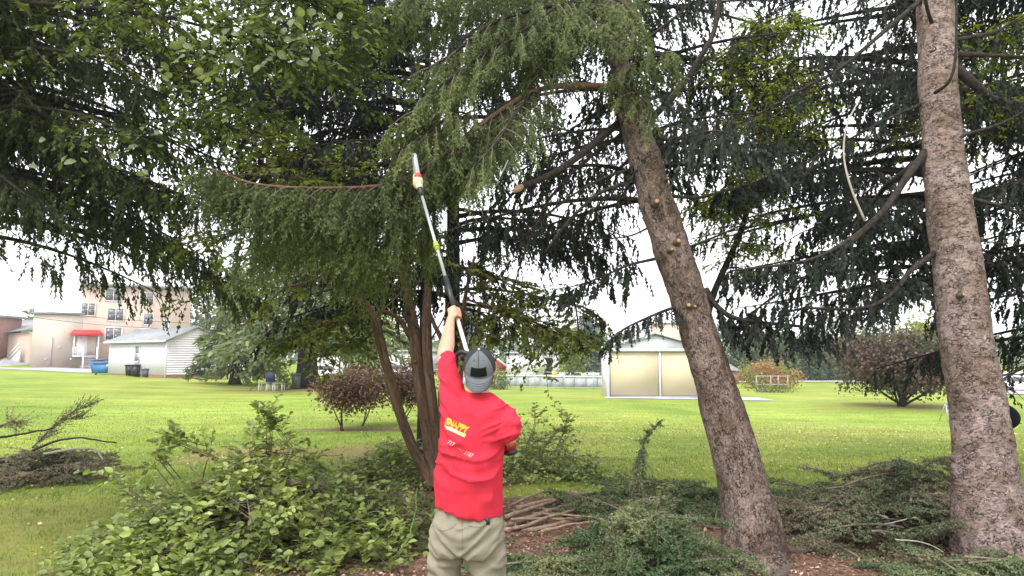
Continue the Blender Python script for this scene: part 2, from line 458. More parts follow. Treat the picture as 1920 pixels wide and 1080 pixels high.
m = bpy.data.materials.new('lawn'); m.use_nodes = True
t = m.node_tree; N = t.nodes; L = t.links; b = N['Principled BSDF']
b.inputs['Roughness'].default_value = .95; b.inputs['Specular IOR Level'].default_value = .1
tc = N.new('ShaderNodeTexCoord')
def noise(scale, det=4, sx=1, sy=1, rough=.5):
    mp = N.new('ShaderNodeMapping'); mp.inputs['Scale'].default_value = (sx, sy, 1); L.new(tc.outputs['Object'], mp.inputs[0])
    n_ = N.new('ShaderNodeTexNoise'); n_.inputs['Scale'].default_value = scale; n_.inputs['Detail'].default_value = det
    n_.inputs['Roughness'].default_value = rough
    L.new(mp.outputs[0], n_.inputs['Vector']); return n_.outputs['Fac']
def ramp(src, *st):
    r = N.new('ShaderNodeValToRGB'); e = r.color_ramp.elements
    e[0].position, e[0].color = st[0][0], (*st[0][1], 1); e[1].position, e[1].color = st[1][0], (*st[1][1], 1)
    for p_, c_ in st[2:]:
        k = e.new(p_); k.color = (*c_, 1)
    L.new(src, r.inputs[0]); return r.outputs[0]
def mixc(f, a, b_):
    k = N.new('ShaderNodeMix'); k.data_type = 'RGBA'
    if isinstance(f, float): k.inputs[0].default_value = f
    else: L.new(f, k.inputs[0])
    L.new(a, k.inputs[6]); L.new(b_, k.inputs[7]); return k.outputs[2]
lawn = ramp(noise(.13, 5, 1, .9), (.4, (.165, .25, .038)), (.6, (.27, .36, .07)))
yel = ramp(noise(.35, 4, .6, 1.4), (.35, (.19, .26, .042)), (.65, (.33, .37, .085)))
c1 = mixc(ramp(noise(.07, 3), (.42, (0, 0, 0)), (.6, (1, 1, 1))), lawn, yel)
patchy = ramp(noise(.8, 5, .55, 1.3, .6), (.36, (.74, .78, .8)), (.6, (1.08, 1.05, 1.0)))
pm = N.new('ShaderNodeVectorMath'); pm.operation = 'MULTIPLY'; L.new(c1, pm.inputs[0]); L.new(patchy, pm.inputs[1]); c1 = pm.outputs[0]
fine = ramp(noise(9, 6, 1, 1, .7), (.3, (.72, .72, .68)), (.7, (1.2, 1.17, 1.1)))
mu = N.new('ShaderNodeVectorMath'); mu.operation = 'MULTIPLY'; L.new(c1, mu.inputs[0]); L.new(fine, mu.inputs[1])
ab = N.new('ShaderNodeAttribute'); ab.attribute_name = 'bed'
aa = N.new('ShaderNodeAttribute'); aa.attribute_name = 'bare'
bn = ramp(noise(2.6, 6, 1, 1, .65), (.35, (0, 0, 0)), (.62, (1, 1, 1)))
bm = N.new('ShaderNodeMath'); bm.operation = 'MULTIPLY_ADD'; bm.inputs[1].default_value = .55
bs = N.new('ShaderNodeMath'); bs.operation = 'MULTIPLY'; bs.inputs[1].default_value = .5; L.new(aa.outputs['Fac'], bs.inputs[0])
bt = N.new('ShaderNodeMath'); bt.operation = 'MULTIPLY'; L.new(bn, bt.inputs[0]); L.new(aa.outputs['Fac'], bt.inputs[1])
L.new(bt.outputs[0], bm.inputs[0]); L.new(bs.outputs[0], bm.inputs[2]); bm.use_clamp = True
dirt = ramp(noise(5, 6, 1, 1, .7), (.3, (.2, .13, .06)), (.7, (.34, .25, .12)))
c2 = mixc(bm.outputs[0], mu.outputs[0], dirt)
mulch = ramp(noise(22, 6, 1, 1, .75), (.33, (.05, .028, .02)), (.7, (.30, .2, .15)), (.5, (.15, .08, .055)))
c3 = mixc(ab.outputs['Fac'], c2, mulch)
L.new(c3, b.inputs['Base Color'])
bp = N.new('ShaderNodeBump'); bp.inputs['Strength'].default_value = .6; bp.inputs['Distance'].default_value = .03
L.new(noise(14, 8, 1, 1, .75), bp.inputs['Height']); L.new(bp.outputs[0], b.inputs['Normal'])
M['lawn'] = m
ground = g.build('ground', m, smooth=True); ground['kind'] = 'structure'
for nm, arr in (('bed', bed), ('bare', bare)):
    at = ground.data.attributes.new(nm, 'FLOAT', 'POINT'); at.data.foreach_set('value', arr.astype(np.float32).ravel())
def gh(x, y):
    """ground height incl. small relief"""
    x = np.asarray(x, float); y = np.asarray(y, float)
    nf_ = np.exp(-((y - 8) / 9) ** 2) * np.exp(-(x / 10) ** 2)
    return gz(x, y) + nf_ * fbm(np.stack([x * .7, y * .7, x * 0], -1), 2, 3) * .03

def sheet(name, pts, dz, mat_, sub=14, **kw):
    """paved sheet that follows the ground; pts = quad corners in world xy"""
    a, b_, c, d = [np.array(p[:2], float) for p in pts]
    u = np.linspace(0, 1, sub)
    U, V = np.meshgrid(u, u)
    Q = (a * ((1 - U) * (1 - V))[..., None] + b_ * (U * (1 - V))[..., None] + c * (U * V)[..., None] + d * ((1 - U) * V)[..., None])
    z = gz(Q[..., 0], Q[..., 1]) + dz
    mb = MB(); i = np.arange(sub - 1)[:, None] * sub; j = np.arange(sub - 1)[None]
    mb.add(np.concatenate([Q, z[..., None]], -1).reshape(-1, 3), np.stack([i + j, i + j + 1, i + sub + j + 1, i + sub + j], -1).reshape(-1, 4))
    o = mb.build(name, mat_); o['kind'] = 'structure'; return o
sheet('driveway', [G(-60, 686, 66), G(300, 704, 59), G(330, 692, 75), G(20, 681, 84)], .03, M['asphalt'])
sheet('gravel_path', [G(1340, 757, 37), G(1455, 757, 37), G(1420, 750, 40), G(1340, 750, 40)], .03, M['concrete'])
sheet('far_road', [G(1380, 718, 72), G(1660, 718, 72), G(1680, 714, 77), G(1390, 714, 77)], .05, M['concrete'])
sheet('side_road', [G(1780, 742, 46), G(2150, 748, 46), G(2150, 732, 62), G(1780, 732, 62)], .05, M['asphalt'])

# ------------------------------------------------------------------ leaf / needle batches
LEAF4 = (np.array([[0, 0, 0], [.45, .5, .14], [.5, 0, 0], [.45, -.5, .14], [1, 0, -.06]]), np.array([[0, 2, 1], [0, 3, 2], [1, 2, 4], [2, 3, 4]]))
LEAF8 = (np.array([[0, 0, 0], [.22, .36, .10], [.6, .47, .13], [.85, .22, .02], [1, 0, -.08], [.85, -.22, .02], [.6, -.47, .13], [.22, -.36, .10], [.3, 0, 0], [.65, 0, -.02]]),
         np.array([[0, 8, 1], [1, 8, 2], [8, 9, 2], [2, 9, 3], [9, 4, 3], [0, 7, 8], [7, 6, 8], [8, 6, 9], [6, 5, 9], [9, 5, 4]]))
TRI2 = (np.array([[0, .5, 0], [0, -.5, 0], [1, .25, .1], [1, -.3, -.1]]), np.array([[0, 1, 2], [1, 3, 2]]))
def leaf_batch(mb, Pn, D, Nn, Ln, Wn, tm=LEAF4):
    Pn = np.asarray(Pn, float); n = len(Pn)
    if n == 0: return
    D = norm(D); side = norm(np.cross(Nn, D)); nn = norm(np.cross(D, side))
    T, F = tm; k = len(T)
    Ln = np.broadcast_to(Ln, (n,)); Wn = np.broadcast_to(Wn, (n,))
    V = (Pn[:, None] + D[:, None] * (T[:, 0][None, :] * Ln[:, None])[..., None] + side[:, None] * (T[:, 1][None, :] * Wn[:, None])[..., None]
         + nn[:, None] * (T[:, 2][None, :] * Wn[:, None])[..., None])
    mb.add(V.reshape(-1, 3), (F[None] + (np.arange(n) * k)[:, None, None]).reshape(-1, 3))
def rdir(n, flat=1.0):
    v = rng.normal(size=(n, 3)); v[:, 2] *= flat
    return norm(v)

def strand_template(n_main, side_twigs, n_side, seed, rad=.02, wid=.0062, stem_on=True):
    r = np.random.default_rng(seed); V = []; F = []
    def stem(pts, w_):
        b0 = len(V)
        for (s, ax, a, b_) in pts:
            for q in range(3):
                an = q * 2.094; V.append((s, ax, a + w_ * math.cos(an), b_ + w_ * math.sin(an)))
        for i_ in range(len(pts) - 1):
            for q in range(3):
                k0 = b0 + i_ * 3 + q; k1 = b0 + i_ * 3 + (q + 1) % 3
                F.append((k0, k1, k0 + 3)); F.append((k1, k1 + 3, k0 + 3))
    if stem_on: stem([(0, 0, 0, 0), (.97, 0, 0, 0)], .0022)
    for i_ in range(n_main):
        s = (i_ + r.random()) / n_main; ph = i_ * 2.4 + r.random(); k = len(V); ww = wid * (1 + r.random() * .6)
        rr = rad * (1 - .35 * s) * (.8 + .4 * r.random())
        V += [(s, -ww, 0, 0), (s, ww, 0, 0), (s, .010 + .006 * r.random(), rr * math.cos(ph), rr * math.sin(ph))]
        F.append((k, k + 1, k + 2))
    for q in range(side_twigs):
        s0 = .12 + .7 * q / max(side_twigs, 1) + r.random() * .08; ph = r.random() * 6.28; ln = .05 + .07 * r.random()
        ca, sa = math.cos(ph), math.sin(ph)
        for i_ in range(n_side):
            f = (i_ + .5) / n_side; out = ln * f * .55; ax = ln * f * .9; p2 = r.random() * 6.28; k = len(V)
            rr = rad * .8
            V += [(s0, ax - wid, out * ca, out * sa), (s0, ax + wid, out * ca, out * sa),
                  (s0, ax + .012, out * ca + rr * math.cos(p2), out * sa + rr * math.sin(p2))]
            F.append((k, k + 1, k + 2))
    return np.array(V), np.array(F)
ST_LONG = [strand_template(22, 3, 6, s_, wid=.0075) for s_ in (1, 2, 3)]
ST_SHORT = [strand_template(17, 0, 0, s_, wid=.0075) for s_ in (4, 5)]
ST_BUSHY = [strand_template(20, 1, 6, s_, rad=.022, wid=.0075) for s_ in (6, 7)]
ST_FAR = [strand_template(13, 0, 0, s_, rad=.026, wid=.02, stem_on=False) for s_ in (8, 9, 10)]
def strand_batch(mb, tmpls, Pn, D, Ln, size, sag=0.0):
    Pn = np.asarray(Pn, float); n = len(Pn)
    if n == 0: return
    D = norm(D); Ln = np.broadcast_to(Ln, (n,)); size = np.broadcast_to(size, (n,))
    which = rng.integers(0, len(tmpls), n)
    for q, (T, F) in enumerate(tmpls):
        I = np.where(which == q)[0]
        if not len(I): continue
        p, d, l, sz = Pn[I], D[I], Ln[I], size[I]
        up = np.where(np.abs(d[:, 2:3]) > .9, A(1, 0, 0)[None], A(0, 0, 1)[None])
        n1 = norm(np.cross(d, up)); a = rng.random(len(I)) * 6.28
        b1 = np.cross(d, n1); Nn = n1 * np.cos(a)[:, None] + b1 * np.sin(a)[:, None]; Bn = np.cross(d, Nn)
        sc = np.clip(.35 + 1.1 * np.minimum(1, (1.02 - T[:, 0]) * 4), .4, 1)
        k = len(T)
        V = (p[:, None] + d[:, None] * (T[:, 0][None] * l[:, None] + T[:, 1][None] * sz[:, None])[..., None]
             + Nn[:, None] * (T[:, 2] * sc * sz[:, None])[..., None] + Bn[:, None] * (T[:, 3] * sc * sz[:, None])[..., None])
        bend = rng.normal(size=(len(I), 3)) * .12
        V = V + (bend * l[:, None])[:, None] * (T[:, 0] ** 2)[None, :, None]
        if sag: V[..., 2] -= (sag * l)[:, None] * (T[:, 0] ** 2)[None]
        mb.add(V.reshape(-1, 3), (F[None] + (np.arange(len(I)) * k)[:, None, None]).reshape(-1, 3))

UP = A(0, 0, 1)
class Tree:
    def __init__(s, root):
        s.root = root; s.twigs = MB(); s.q = {}; s.keep = 1.0
    def strands(s, kind, P_, D_, L_, sz):
        s.q.setdefault(kind, []).append((np.asarray(P_), np.asarray(D_), np.asarray(L_), np.broadcast_to(sz, (len(P_),))))
    def limb(s, pts, r0, r1, mat_, name='branch', n=9, keep=True, jit=.0):
        p = catmull(pts, max(8, 4 * len(pts)))
        if jit: p = p + fbm(p * 3.0, 2, 9)[:, None] * jit * rdir(1)[0] * np.linspace(0, 1, len(p))[:, None]
        mb = MB(); r = r0 + (r1 - r0) * np.linspace(0, 1, len(p)) ** .8
        r = r * (1 + .12 * fbm(p * 9, 2, 4))
        mb.tube(p, r, n)
        if keep: mb.build(name, mat_, s.root, smooth=True)
        return p
    def foliage(s, p, t0, t1, sec_len, sec_step, st_len, st_step, kind, size=1.0, droop=.35, down=1.0, own=True, tw=True, dens=1.0, fwd=.55):
        seg = np.linalg.norm(np.diff(p, axis=0), axis=1); cum = np.concatenate([[0], np.cumsum(seg)]); tot = cum[-1]
        T = norm(np.gradient(p, axis=0))
        pos = np.arange(t0 * tot, t1 * tot, sec_step)
        side = 1
        PP = []; DD = []; LL = []
        for x in pos:
            side = -side
            q = np.array([np.interp(x, cum, p[:, c]) for c in range(3)]); tt = norm(np.array([np.interp(x, cum, T[:, c]) for c in range(3)]))
            sv = norm(np.cross(tt, UP) + 1e-6)
            f = x / tot
            ln = sec_len * rng.uniform(.55, 1.15) * (1 - .45 * max(0, f - .55) / .45)
            d = norm(sv * side * rng.uniform(.6, 1.1) + tt * fwd * rng.uniform(.5, 1.4) + UP * rng.uniform(-.25, .12))
            k = 3 if kind == 'far' else 5; u = np.linspace(0, 1, k)[:, None]
            sp = q + d * ln * u - UP * (droop * ln * rng.uniform(.6, 1.4)) * u ** 2
            if tw: s.twigs.tube(sp, np.linspace(.0055, .002, k) * size, 3, cap=False)
            m_ = max(2, int(ln / st_step * dens)); uu = rng.uniform(.08, 1, m_)
            pp = np.stack([np.interp(uu, u[:, 0], sp[:, c]) for c in range(3)], 1)
            ll = st_len * rng.uniform(.35, 1.1, m_) * (1 - .35 * uu)
            dd = -UP * down + d * rng.uniform(.05, .45, (m_, 1)) + rng.normal(size=(m_, 3)) * .13
            PP.append(pp); DD.append(dd); LL.append(ll)
            # tip of the branchlet
            PP.append(sp[-1:]); DD.append((norm(sp[-1] - sp[-2]) * .8 - UP * .5)[None]); LL.append(np.array([st_len * .6]))
        if own:
            m_ = int((t1 - t0) * tot / st_step * dens * .8)
            if m_ > 0:
                x = rng.uniform(t0, t1, m_) * tot
                pp = np.stack([np.interp(x, cum, p[:, c]) for c in range(3)], 1)
                PP.append(pp); DD.append(-UP + rng.normal(size=(m_, 3)) * .2); LL.append(st_len * rng.uniform(.4, 1.2, m_))
        if PP: s.strands(kind, np.concatenate(PP), np.concatenate(DD), np.concatenate(LL), size)
    def finish(s, mat_, name='crown', twig_mat=None, label=None):
        mb = MB()
        for kind, lst in s.q.items():
            P_, D_, L_, z_ = [np.concatenate([x[c] for x in lst]) for c in range(4)]
            if kind == 'far':      # boughs thin out and open here and there
                k_ = rng.random(len(P_)) < s.keep * (.12 + .88 * sstep(-.25, .22, fbm(P_ * 1.25, 3, 71)))
                P_, D_, L_, z_ = P_[k_], D_[k_], L_[k_], z_[k_]
            strand_batch(mb, {'long': ST_LONG, 'short': ST_SHORT, 'bushy': ST_BUSHY, 'far': ST_FAR}[kind], P_, D_, L_, z_)
        if mb.n:
            o = mb.build(name, mat_, s.root); o['kind'] = 'stuff'
            if label: o['label'] = label
            print('FOL', s.root.name, name, sum(len(f) for f in mb.f))
        if s.twigs.n:
            o = s.twigs.build('twigs', twig_mat or M['twig'], s.root); o['kind'] = 'stuff'
        s.twigs = MB(); s.q = {}
def px(*pts):
    return [P(*p) for p in pts]
def autolimbs(T, tp, zlo, zhi, n, length, kind, size, mat_, r0=.03, sec_len=.8, sec_step=.14, st_len=.4, st_step=.06, az=None, droop=.3, dens=1.0, t0=.18, rise=.15, keep_n=300, bias=None):
    """whorled drooping limbs of a spruce; tp = trunk points (base..top)"""
    tz = tp[:, 2]
    for k in range(n):
        z = zlo + (zhi - zlo) * (k + rng.random()) / n
        c = np.array([np.interp(z, tz, tp[:, q]) for q in range(3)])
        a = rng.uniform(0, 2 * math.pi) if az is None else rng.uniform(*az)
        ln = length(z) * rng.uniform(.75, 1.15)
        h = A(math.cos(a), math.sin(a), 0)
        u = np.linspace(0, 1, 7)[:, None]
        wob = rng.normal(size=3) * A(.1, .1, .03) * ln
        pts = c + h * ln * u + UP * ln * (rise * u - (droop + rise) * u ** 2 + .14 * u ** 3) + wob * u * (1 - u)
        p = T.limb(pts, r0 * (ln / 3), .006, mat_, n=7, keep=k < keep_n)
        T.foliage(p, t0, 1, sec_len, sec_step, st_len, st_step, kind, size, dens=dens)

def trunk_mesh(T, prof, mat_, nseg=64, ring=.035, lump=.012, flare=None, name='trunk', seed=0, lobes=5):
    """prof: list of (u, v, Y, radius); tapered trunk with bark relief and its own bark coordinates"""
    pts = np.array([P(a, b_, c) for a, b_, c, r in prof]); rr = np.array([r for *_, r in prof])
    ln = np.sum(np.linalg.norm(np.diff(pts, axis=0), axis=1)); n = max(10, int(ln / ring))
    p = catmull(pts, n); r = catmull(np.stack([rr, rr, rr], 1), n)[:, 0]
    V, F = tube(p, r, nseg, cap=True)
    body = V[:n * nseg].reshape(n, nseg, 3)
    ctr = p[:, None]
    d = norm(body - ctr)
    L_ = np.concatenate([[0], np.cumsum(np.linalg.norm(np.diff(p, axis=0), axis=1))])
    ang = np.arange(nseg) / nseg * 2 * np.pi
    nz_ = fbm(np.stack([body[..., 0] * 9, body[..., 1] * 9, body[..., 2] * 5], -1), 3, seed) * lump
    nz_ += vnoise(np.stack([body[..., 0] * 45, body[..., 1] * 45, body[..., 2] * 32], -1), seed + 5) * lump * .35
    if flare:
        f = np.exp(-(L_ / flare[1]) ** 1.3)[:, None] * (.45 + .55 * np.cos(ang * lobes + 1.3 + seed) ** 2)[None]
        nz_ = nz_ + f * flare[0]
    body = body + d * nz_[..., None]
    V[:n * nseg] = body.reshape(-1, 3)
    mb = MB(); mb.add(V, F); o = mb.build(name, mat_, T.root, smooth=True)
    co = np.zeros((len(V), 3), np.float32)
    R = np.broadcast_to(r[:, None], (n, nseg))
    rm = float(np.mean(r))
    co[:n * nseg, 0] = (np.cos(ang)[None] * R).ravel(); co[:n * nseg, 2] = (np.sin(ang)[None] * R).ravel(); co[:n * nseg, 1] = np.repeat(L_, nseg)
    at = o.data.attributes.new('bark', 'FLOAT_VECTOR', 'POINT'); at.data.foreach_set('vector', co.ravel())
    return p, r, o
def knot(T, u, v, Y, rad, outl, cut=True, d=None, name='branch_stub', mat_=None):
    """sawn branch stub with a pale cut face"""
    c = P(u, v, Y); rad = rad * .8; outl = outl * .7
    d = norm(d if d is not None else A(rng.uniform(-.2, .2), -1, .15))
    mb = MB(); mb.tube([c - d * .05, c, c + d * outl * .6, c + d * outl], [rad * 1.9, rad * 1.5, rad * 1.08, rad], 12)
    o = mb.build(name, mat_ or M['knot'], T.root, smooth=True)
    if cut:
        m2 = MB(); m2.tube([c + d * (outl - .001), c + d * (outl + .004)], [rad * .9, rad * .86], 12)
        m2.build('cut_face', M['cut'], o)
    return o

# ================================================================== TREES
# ---- leaning spruce in the middle right
root = thing('leaning_spruce', 'brown spruce leaning left over the cut branches, right of the man in red', 'tree', G(1412, 1035, 5.9))
T = Tree(root)
prof = [(1424, 1130, 5.80, .25), (1418, 1075, 5.86, .24), (1413, 1030, 5.9, .215), (1410, 990, 5.9, .222), (1394, 911, 5.92, .197), (1352, 760, 5.96, .178), (1322, 660, 5.99, .158),
        (1300, 590, 6.0, .155), (1261, 470, 6.04, .158), (1232, 380, 6.1, .15), (1206, 288, 6.18, .141), (1182, 222, 6.28, .113), (1157, 97, 6.5, .09), (1138, 0, 6.7, .08), (1120, -120, 7.0, .07), (1105, -420, 7.6, .04)]
lean_p, lean_r, _ = trunk_mesh(T, prof, M['bark_lean'], 72, .03, .011, flare=(.15, .34), seed=2)
for (u, v, r_, o_) in ((1230, 380, .026, .05), (1271, 453, .024, .035), (1259, 468, .018, .02), (1291, 573, .022, .03), (1303, 575, .014, .02), (1252, 335, .012, .015)):
    knot(T, u, v, 5.98 - .13, r_, o_)
# limbs with green curtains (left)
def L1(pts, r0, r1, m_='limb'):
    return T.limb(px(*pts), r0, r1, M[m_])
p = L1([(1165, 165, 6.3), (1080, 160, 6.1), (1000, 172, 5.95), (900, 235, 5.75), (830, 292, 5.65), (740, 343, 5.55), (600, 353, 5.45), (480, 345, 5.35), (400, 318, 5.3)], .032, .009, 'limb_brown')
T.foliage(p, .30, 1, .36, .040, .58, .04, 'long', 1.35, dens=1.5, droop=.5)
p = L1([(1150, 70, 6.5), (1060, 60, 6.0), (960, 72, 5.75), (880, 120, 5.6), (800, 185, 5.5), (740, 245, 5.5)], .03, .008)
T.foliage(p, .15, 1, .5, .06, .36, .05, 'long', 1.2, dens=1.3)
p = L1([(1140, 5, 6.7), (1040, 10, 6.1), (930, 40, 5.8), (850, 100, 5.7), (800, 130, 5.7)], .03, .008)
T.foliage(p, .1, 1, .5, .07, .36, .05, 'long', 1.2, dens=1.2)
p = L1([(1000, 172, 5.95), (965, 215, 5.6), (930, 270, 5.4), (880, 320, 5.3)], .014, .005)
T.foliage(p, 0, 1, .35, .06, .38, .05, 'long', 1.15, dens=1.2)
p = L1([(1160, 160, 6.4), (1185, 128, 6.0), (1215, 105, 5.8), (1270, 95, 5.7)], .016, .005)
T.foliage(p, 0, 1, .32, .07, .3, .05, 'long', 1.1)
p = L1([(1165, 168, 6.4), (1190, 170, 6.0), (1212, 205, 5.85), (1222, 235, 5.8)], .012, .004)
T.foliage(p, .2, 1, .2, .06, .24, .05, 'long', 1.0)
p = L1([(830, 292, 5.65), (800, 380, 5.75), (730, 420, 5.8), (640, 425, 5.8), (540, 440, 5.75), (470, 450, 5.7)], .014, .004)
T.foliage(p, .15, 1, .42, .055, .6, .05, 'long', 1.3, dens=1.2)
p = L1([(800, 380, 5.9), (760, 455, 6.1), (700, 480, 6.2), (640, 500, 6.2)], .01, .004)
T.foliage(p, .1, 1, .4, .07, .6, .06, 'long', 1.2, dens=1.1)
p = L1([(900, 235, 5.75), (860, 210, 5.6), (800, 250, 5.4), (740, 290, 5.3)], .012, .004)
T.foliage(p, .05, 1, .35, .06, .35, .05, 'long', 1.15)
p = L1([(1135, -20, 6.8), (1100, 0, 6.3), (1060, 40, 6.0), (1030, 90, 5.9), (1010, 140, 5.8)], .02, .005)
T.foliage(p, 0, 1, .5, .06, .4, .05, 'long', 1.2, dens=1.2)
p = L1([(1130, -40, 6.8), (1150, -10, 6.2), (1180, 20, 6.0), (1200, 60, 5.9)], .02, .005)
T.foliage(p, 0, 1, .35, .06, .4, .05, 'long', 1.2, dens=1.1)
p = L1([(1120, -60, 6.9), (1000, -40, 6.3), (880, -30, 6.0), (760, 0, 5.9), (660, 50, 5.8)], .025, .006)
T.foliage(p, .1, 1, .6, .07, .45, .05, 'long', 1.3, dens=1.2)
T.finish([M['needle_green']], twig_mat=M['twig'])
# dead and thin limbs left of the trunk
for pts, r0, r1 in (
        ([(1181, 318, 6.15), (1140, 330, 6.1), (1091, 355, 6.0), (1052, 382, 5.95), (1008, 418, 5.9), (975, 450, 5.9)], .016, .004),
        ([(1186, 340, 6.15), (1126, 361, 6.0), (1077, 403, 5.9), (1049, 435, 5.8), (1022, 473, 5.75)], .019, .010),
        ([(1152, 352, 6.05), (1110, 400, 6.1), (1091, 445, 6.2), (1085, 480, 6.2)], .011, .003),
        ([(1214, 428, 6.1), (1182, 442, 6.3), (1140, 447, 6.5), (1090, 447, 6.8)], .011, .004),
        ([(1160, 230, 6.4), (1098, 282, 6.0), (1060, 311, 5.8), (1020, 333, 5.65), (975, 352, 5.5)], .036, .024),
        ([(1168, 250, 6.4), (1100, 300, 6.2), (1040, 360, 6.1), (1000, 430, 6.1), (975, 500, 6.1), (955, 570, 6.2)], .018, .006),
        ([(1150, 190, 6.4), (1090, 230, 6.4), (1030, 270, 6.5), (960, 300, 6.6)], .013, .004),
        ([(1045, 10, 5.9), (1000, 45, 5.7), (968, 65, 5.6)], .012, .011)):
    L1(pts, r0, r1, 'limb')
m2 = MB(); c0, c1_ = P(978, 350, 5.51), P(962, 360, 5.45); m2.tube([c0, (c0 + c1_) / 2, c1_], [.025, .027, .008], 10)
m2.build('torn_branch_end', M['cut'], root)
m2 = MB(); c0, c1_ = P(953, 300, 5.3), P(925, 358, 5.3); m2.tube([c0, c1_], [.004, .003], 5); m2.build('bare_twig', M['wood_pale'], root)
# right-hand limbs
p = L1([(1222, 222, 6.28), (1277, 164, 6.2), (1316, 103, 6.1), (1338, 61, 6.1), (1349, 0, 6.1), (1352, -80, 6.1)], .034, .018)
p = L1([(1224, 253, 6.25), (1269, 267, 6.3), (1330, 272, 6.5), (1400, 272, 6.8), (1490, 262, 7.1)], .02, .006)
T.foliage(p, .3, 1, .45, .11, .22, .06, 'far', 1.0, dens=1.6)
p = L1([(1262, 368, 6.1), (1310, 370, 6.2), (1366, 356, 6.4), (1420, 340, 6.6), (1500, 300, 7.0)], .018, .006)
T.foliage(p, .3, 1, .45, .11, .24, .06, 'far', 1.0, dens=1.6)
p = L1([(1297, 462, 6.05), (1350, 440, 6.2), (1400, 418, 6.4), (1470, 385, 6.7)], .014, .004)
p = L1([(1322, 542, 6.05), (1342, 572, 6.0), (1375, 595, 5.95), (1430, 605, 6.0), (1500, 612, 6.0), (1540, 622, 6.0)], .034, .008)
T.foliage(p, .1, 1, .5, .09, .26, .055, 'far', 1.0, dens=1.7)
p = L1([(1282, 572, 6.0), (1245, 583, 5.9), (1205, 600, 5.8), (1170, 617, 5.7), (1140, 642, 5.6)], .016, .005)
T.foliage(p, .05, 1, .22, .06, .17, .045, 'short', 1.0, dens=1.2)
p = L1([(1234, 484, 6.1), (1179, 497, 6.2), (1140, 514, 6.3), (1100, 530, 6.5), (1060, 540, 6.7)], .016, .005)
T.foliage(p, .15, 1, .5, .1, .26, .06, 'far', 1.0, dens=1.5)
p = L1([(1160, 120, 6.5), (1230, 60, 6.6), (1280, 20, 6.8), (1330, -30, 7)], .02, .006)
T.foliage(p, .2, 1, .6, .12, .28, .06, 'far', 1.0, dens=1.6)
T.finish([M['needle_shaded']], name='crown', twig_mat=M['bark_dark'], label='drooping foliage with shade put into its dark needle colour')
# surface roots
for pts, r0, r1 in (([(1440, 1035, 5.85), (1470, 1030, 5.75), (1462, 1048, 5.5), (1430, 1080, 5.2)], .06, .03),
                    ([(1385, 1030, 5.9), (1340, 1045, 5.7), (1300, 1050, 5.6)], .05, .015),
                    ([(1450, 1010, 6.1), (1490, 1015, 6.2), (1530, 1020, 6.3)], .05, .015)):
    q = [P(a, b_, c) for a, b_, c in pts]
    for k_, c_ in enumerate(q): c_[2] = gh(c_[0], c_[1]) + (.07 if k_ == 0 else .015)
    mb = MB(); pp = catmull(q, 14); mb.tube(pp, np.linspace(r0, r1, 14), 10); mb.build('root', M['knot'], root, smooth=True)
adopt(root)

# ---- grey spruce trunk at the right
root = thing('grey_spruce', 'tall grey flaky spruce trunk with dead limbs, near the right edge', 'tree', G(1866, 1040, 5.9))
T = Tree(root)
prof = [(1880, 1130, 5.82, .32), (1874, 1080, 5.86, .30), (1866, 1045, 5.9, .29), (1858, 1000, 5.9, .28), (1844, 849, 5.92, .228), (1834, 760, 5.93, .211), (1815, 660, 5.95, .203),
        (1792, 470, 6.0, .192), (1768, 280, 6.05, .165), (1752, 0, 6.2, .152), (1745, -200, 6.3, .13), (1735, -600, 6.6, .09)]
right_p, right_r, _ = trunk_mesh(T, prof, M['bark_right'], 80, .03, .010, flare=(.09, .34), seed=7, lobes=6)
knot(T, 1805, 553, 5.76, .018, .02); knot(T, 1834, 449, 5.93, .016, .05, d=A(1, -.3, .2)); knot(T, 1846, 549, 5.93, .012, .03, d=A(1, -.4, .1))
def stub(pts, r0, r1):
    L1(pts, r0, r1, 'bark_dark')
L1([(1747, 42, 5.98), (1741, 25, 5.9), (1735, 0, 5.8), (1730, -30, 5.7)], .018, .011)
L1([(1753, 174, 5.9), (1778, 155, 5.75), (1790, 120, 5.7), (1793, 60, 5.7), (1794, -20, 5.7)], .015, .009)
L1([(1778, 272, 5.93), (1812, 252, 5.9), (1860, 238, 5.9), (1900, 220, 5.9), (1950, 190, 5.9)], .017, .008)
L1([(1745, 98, 5.98), (1755, 92, 5.88), (1748, 84, 5.85)], .008, .003)
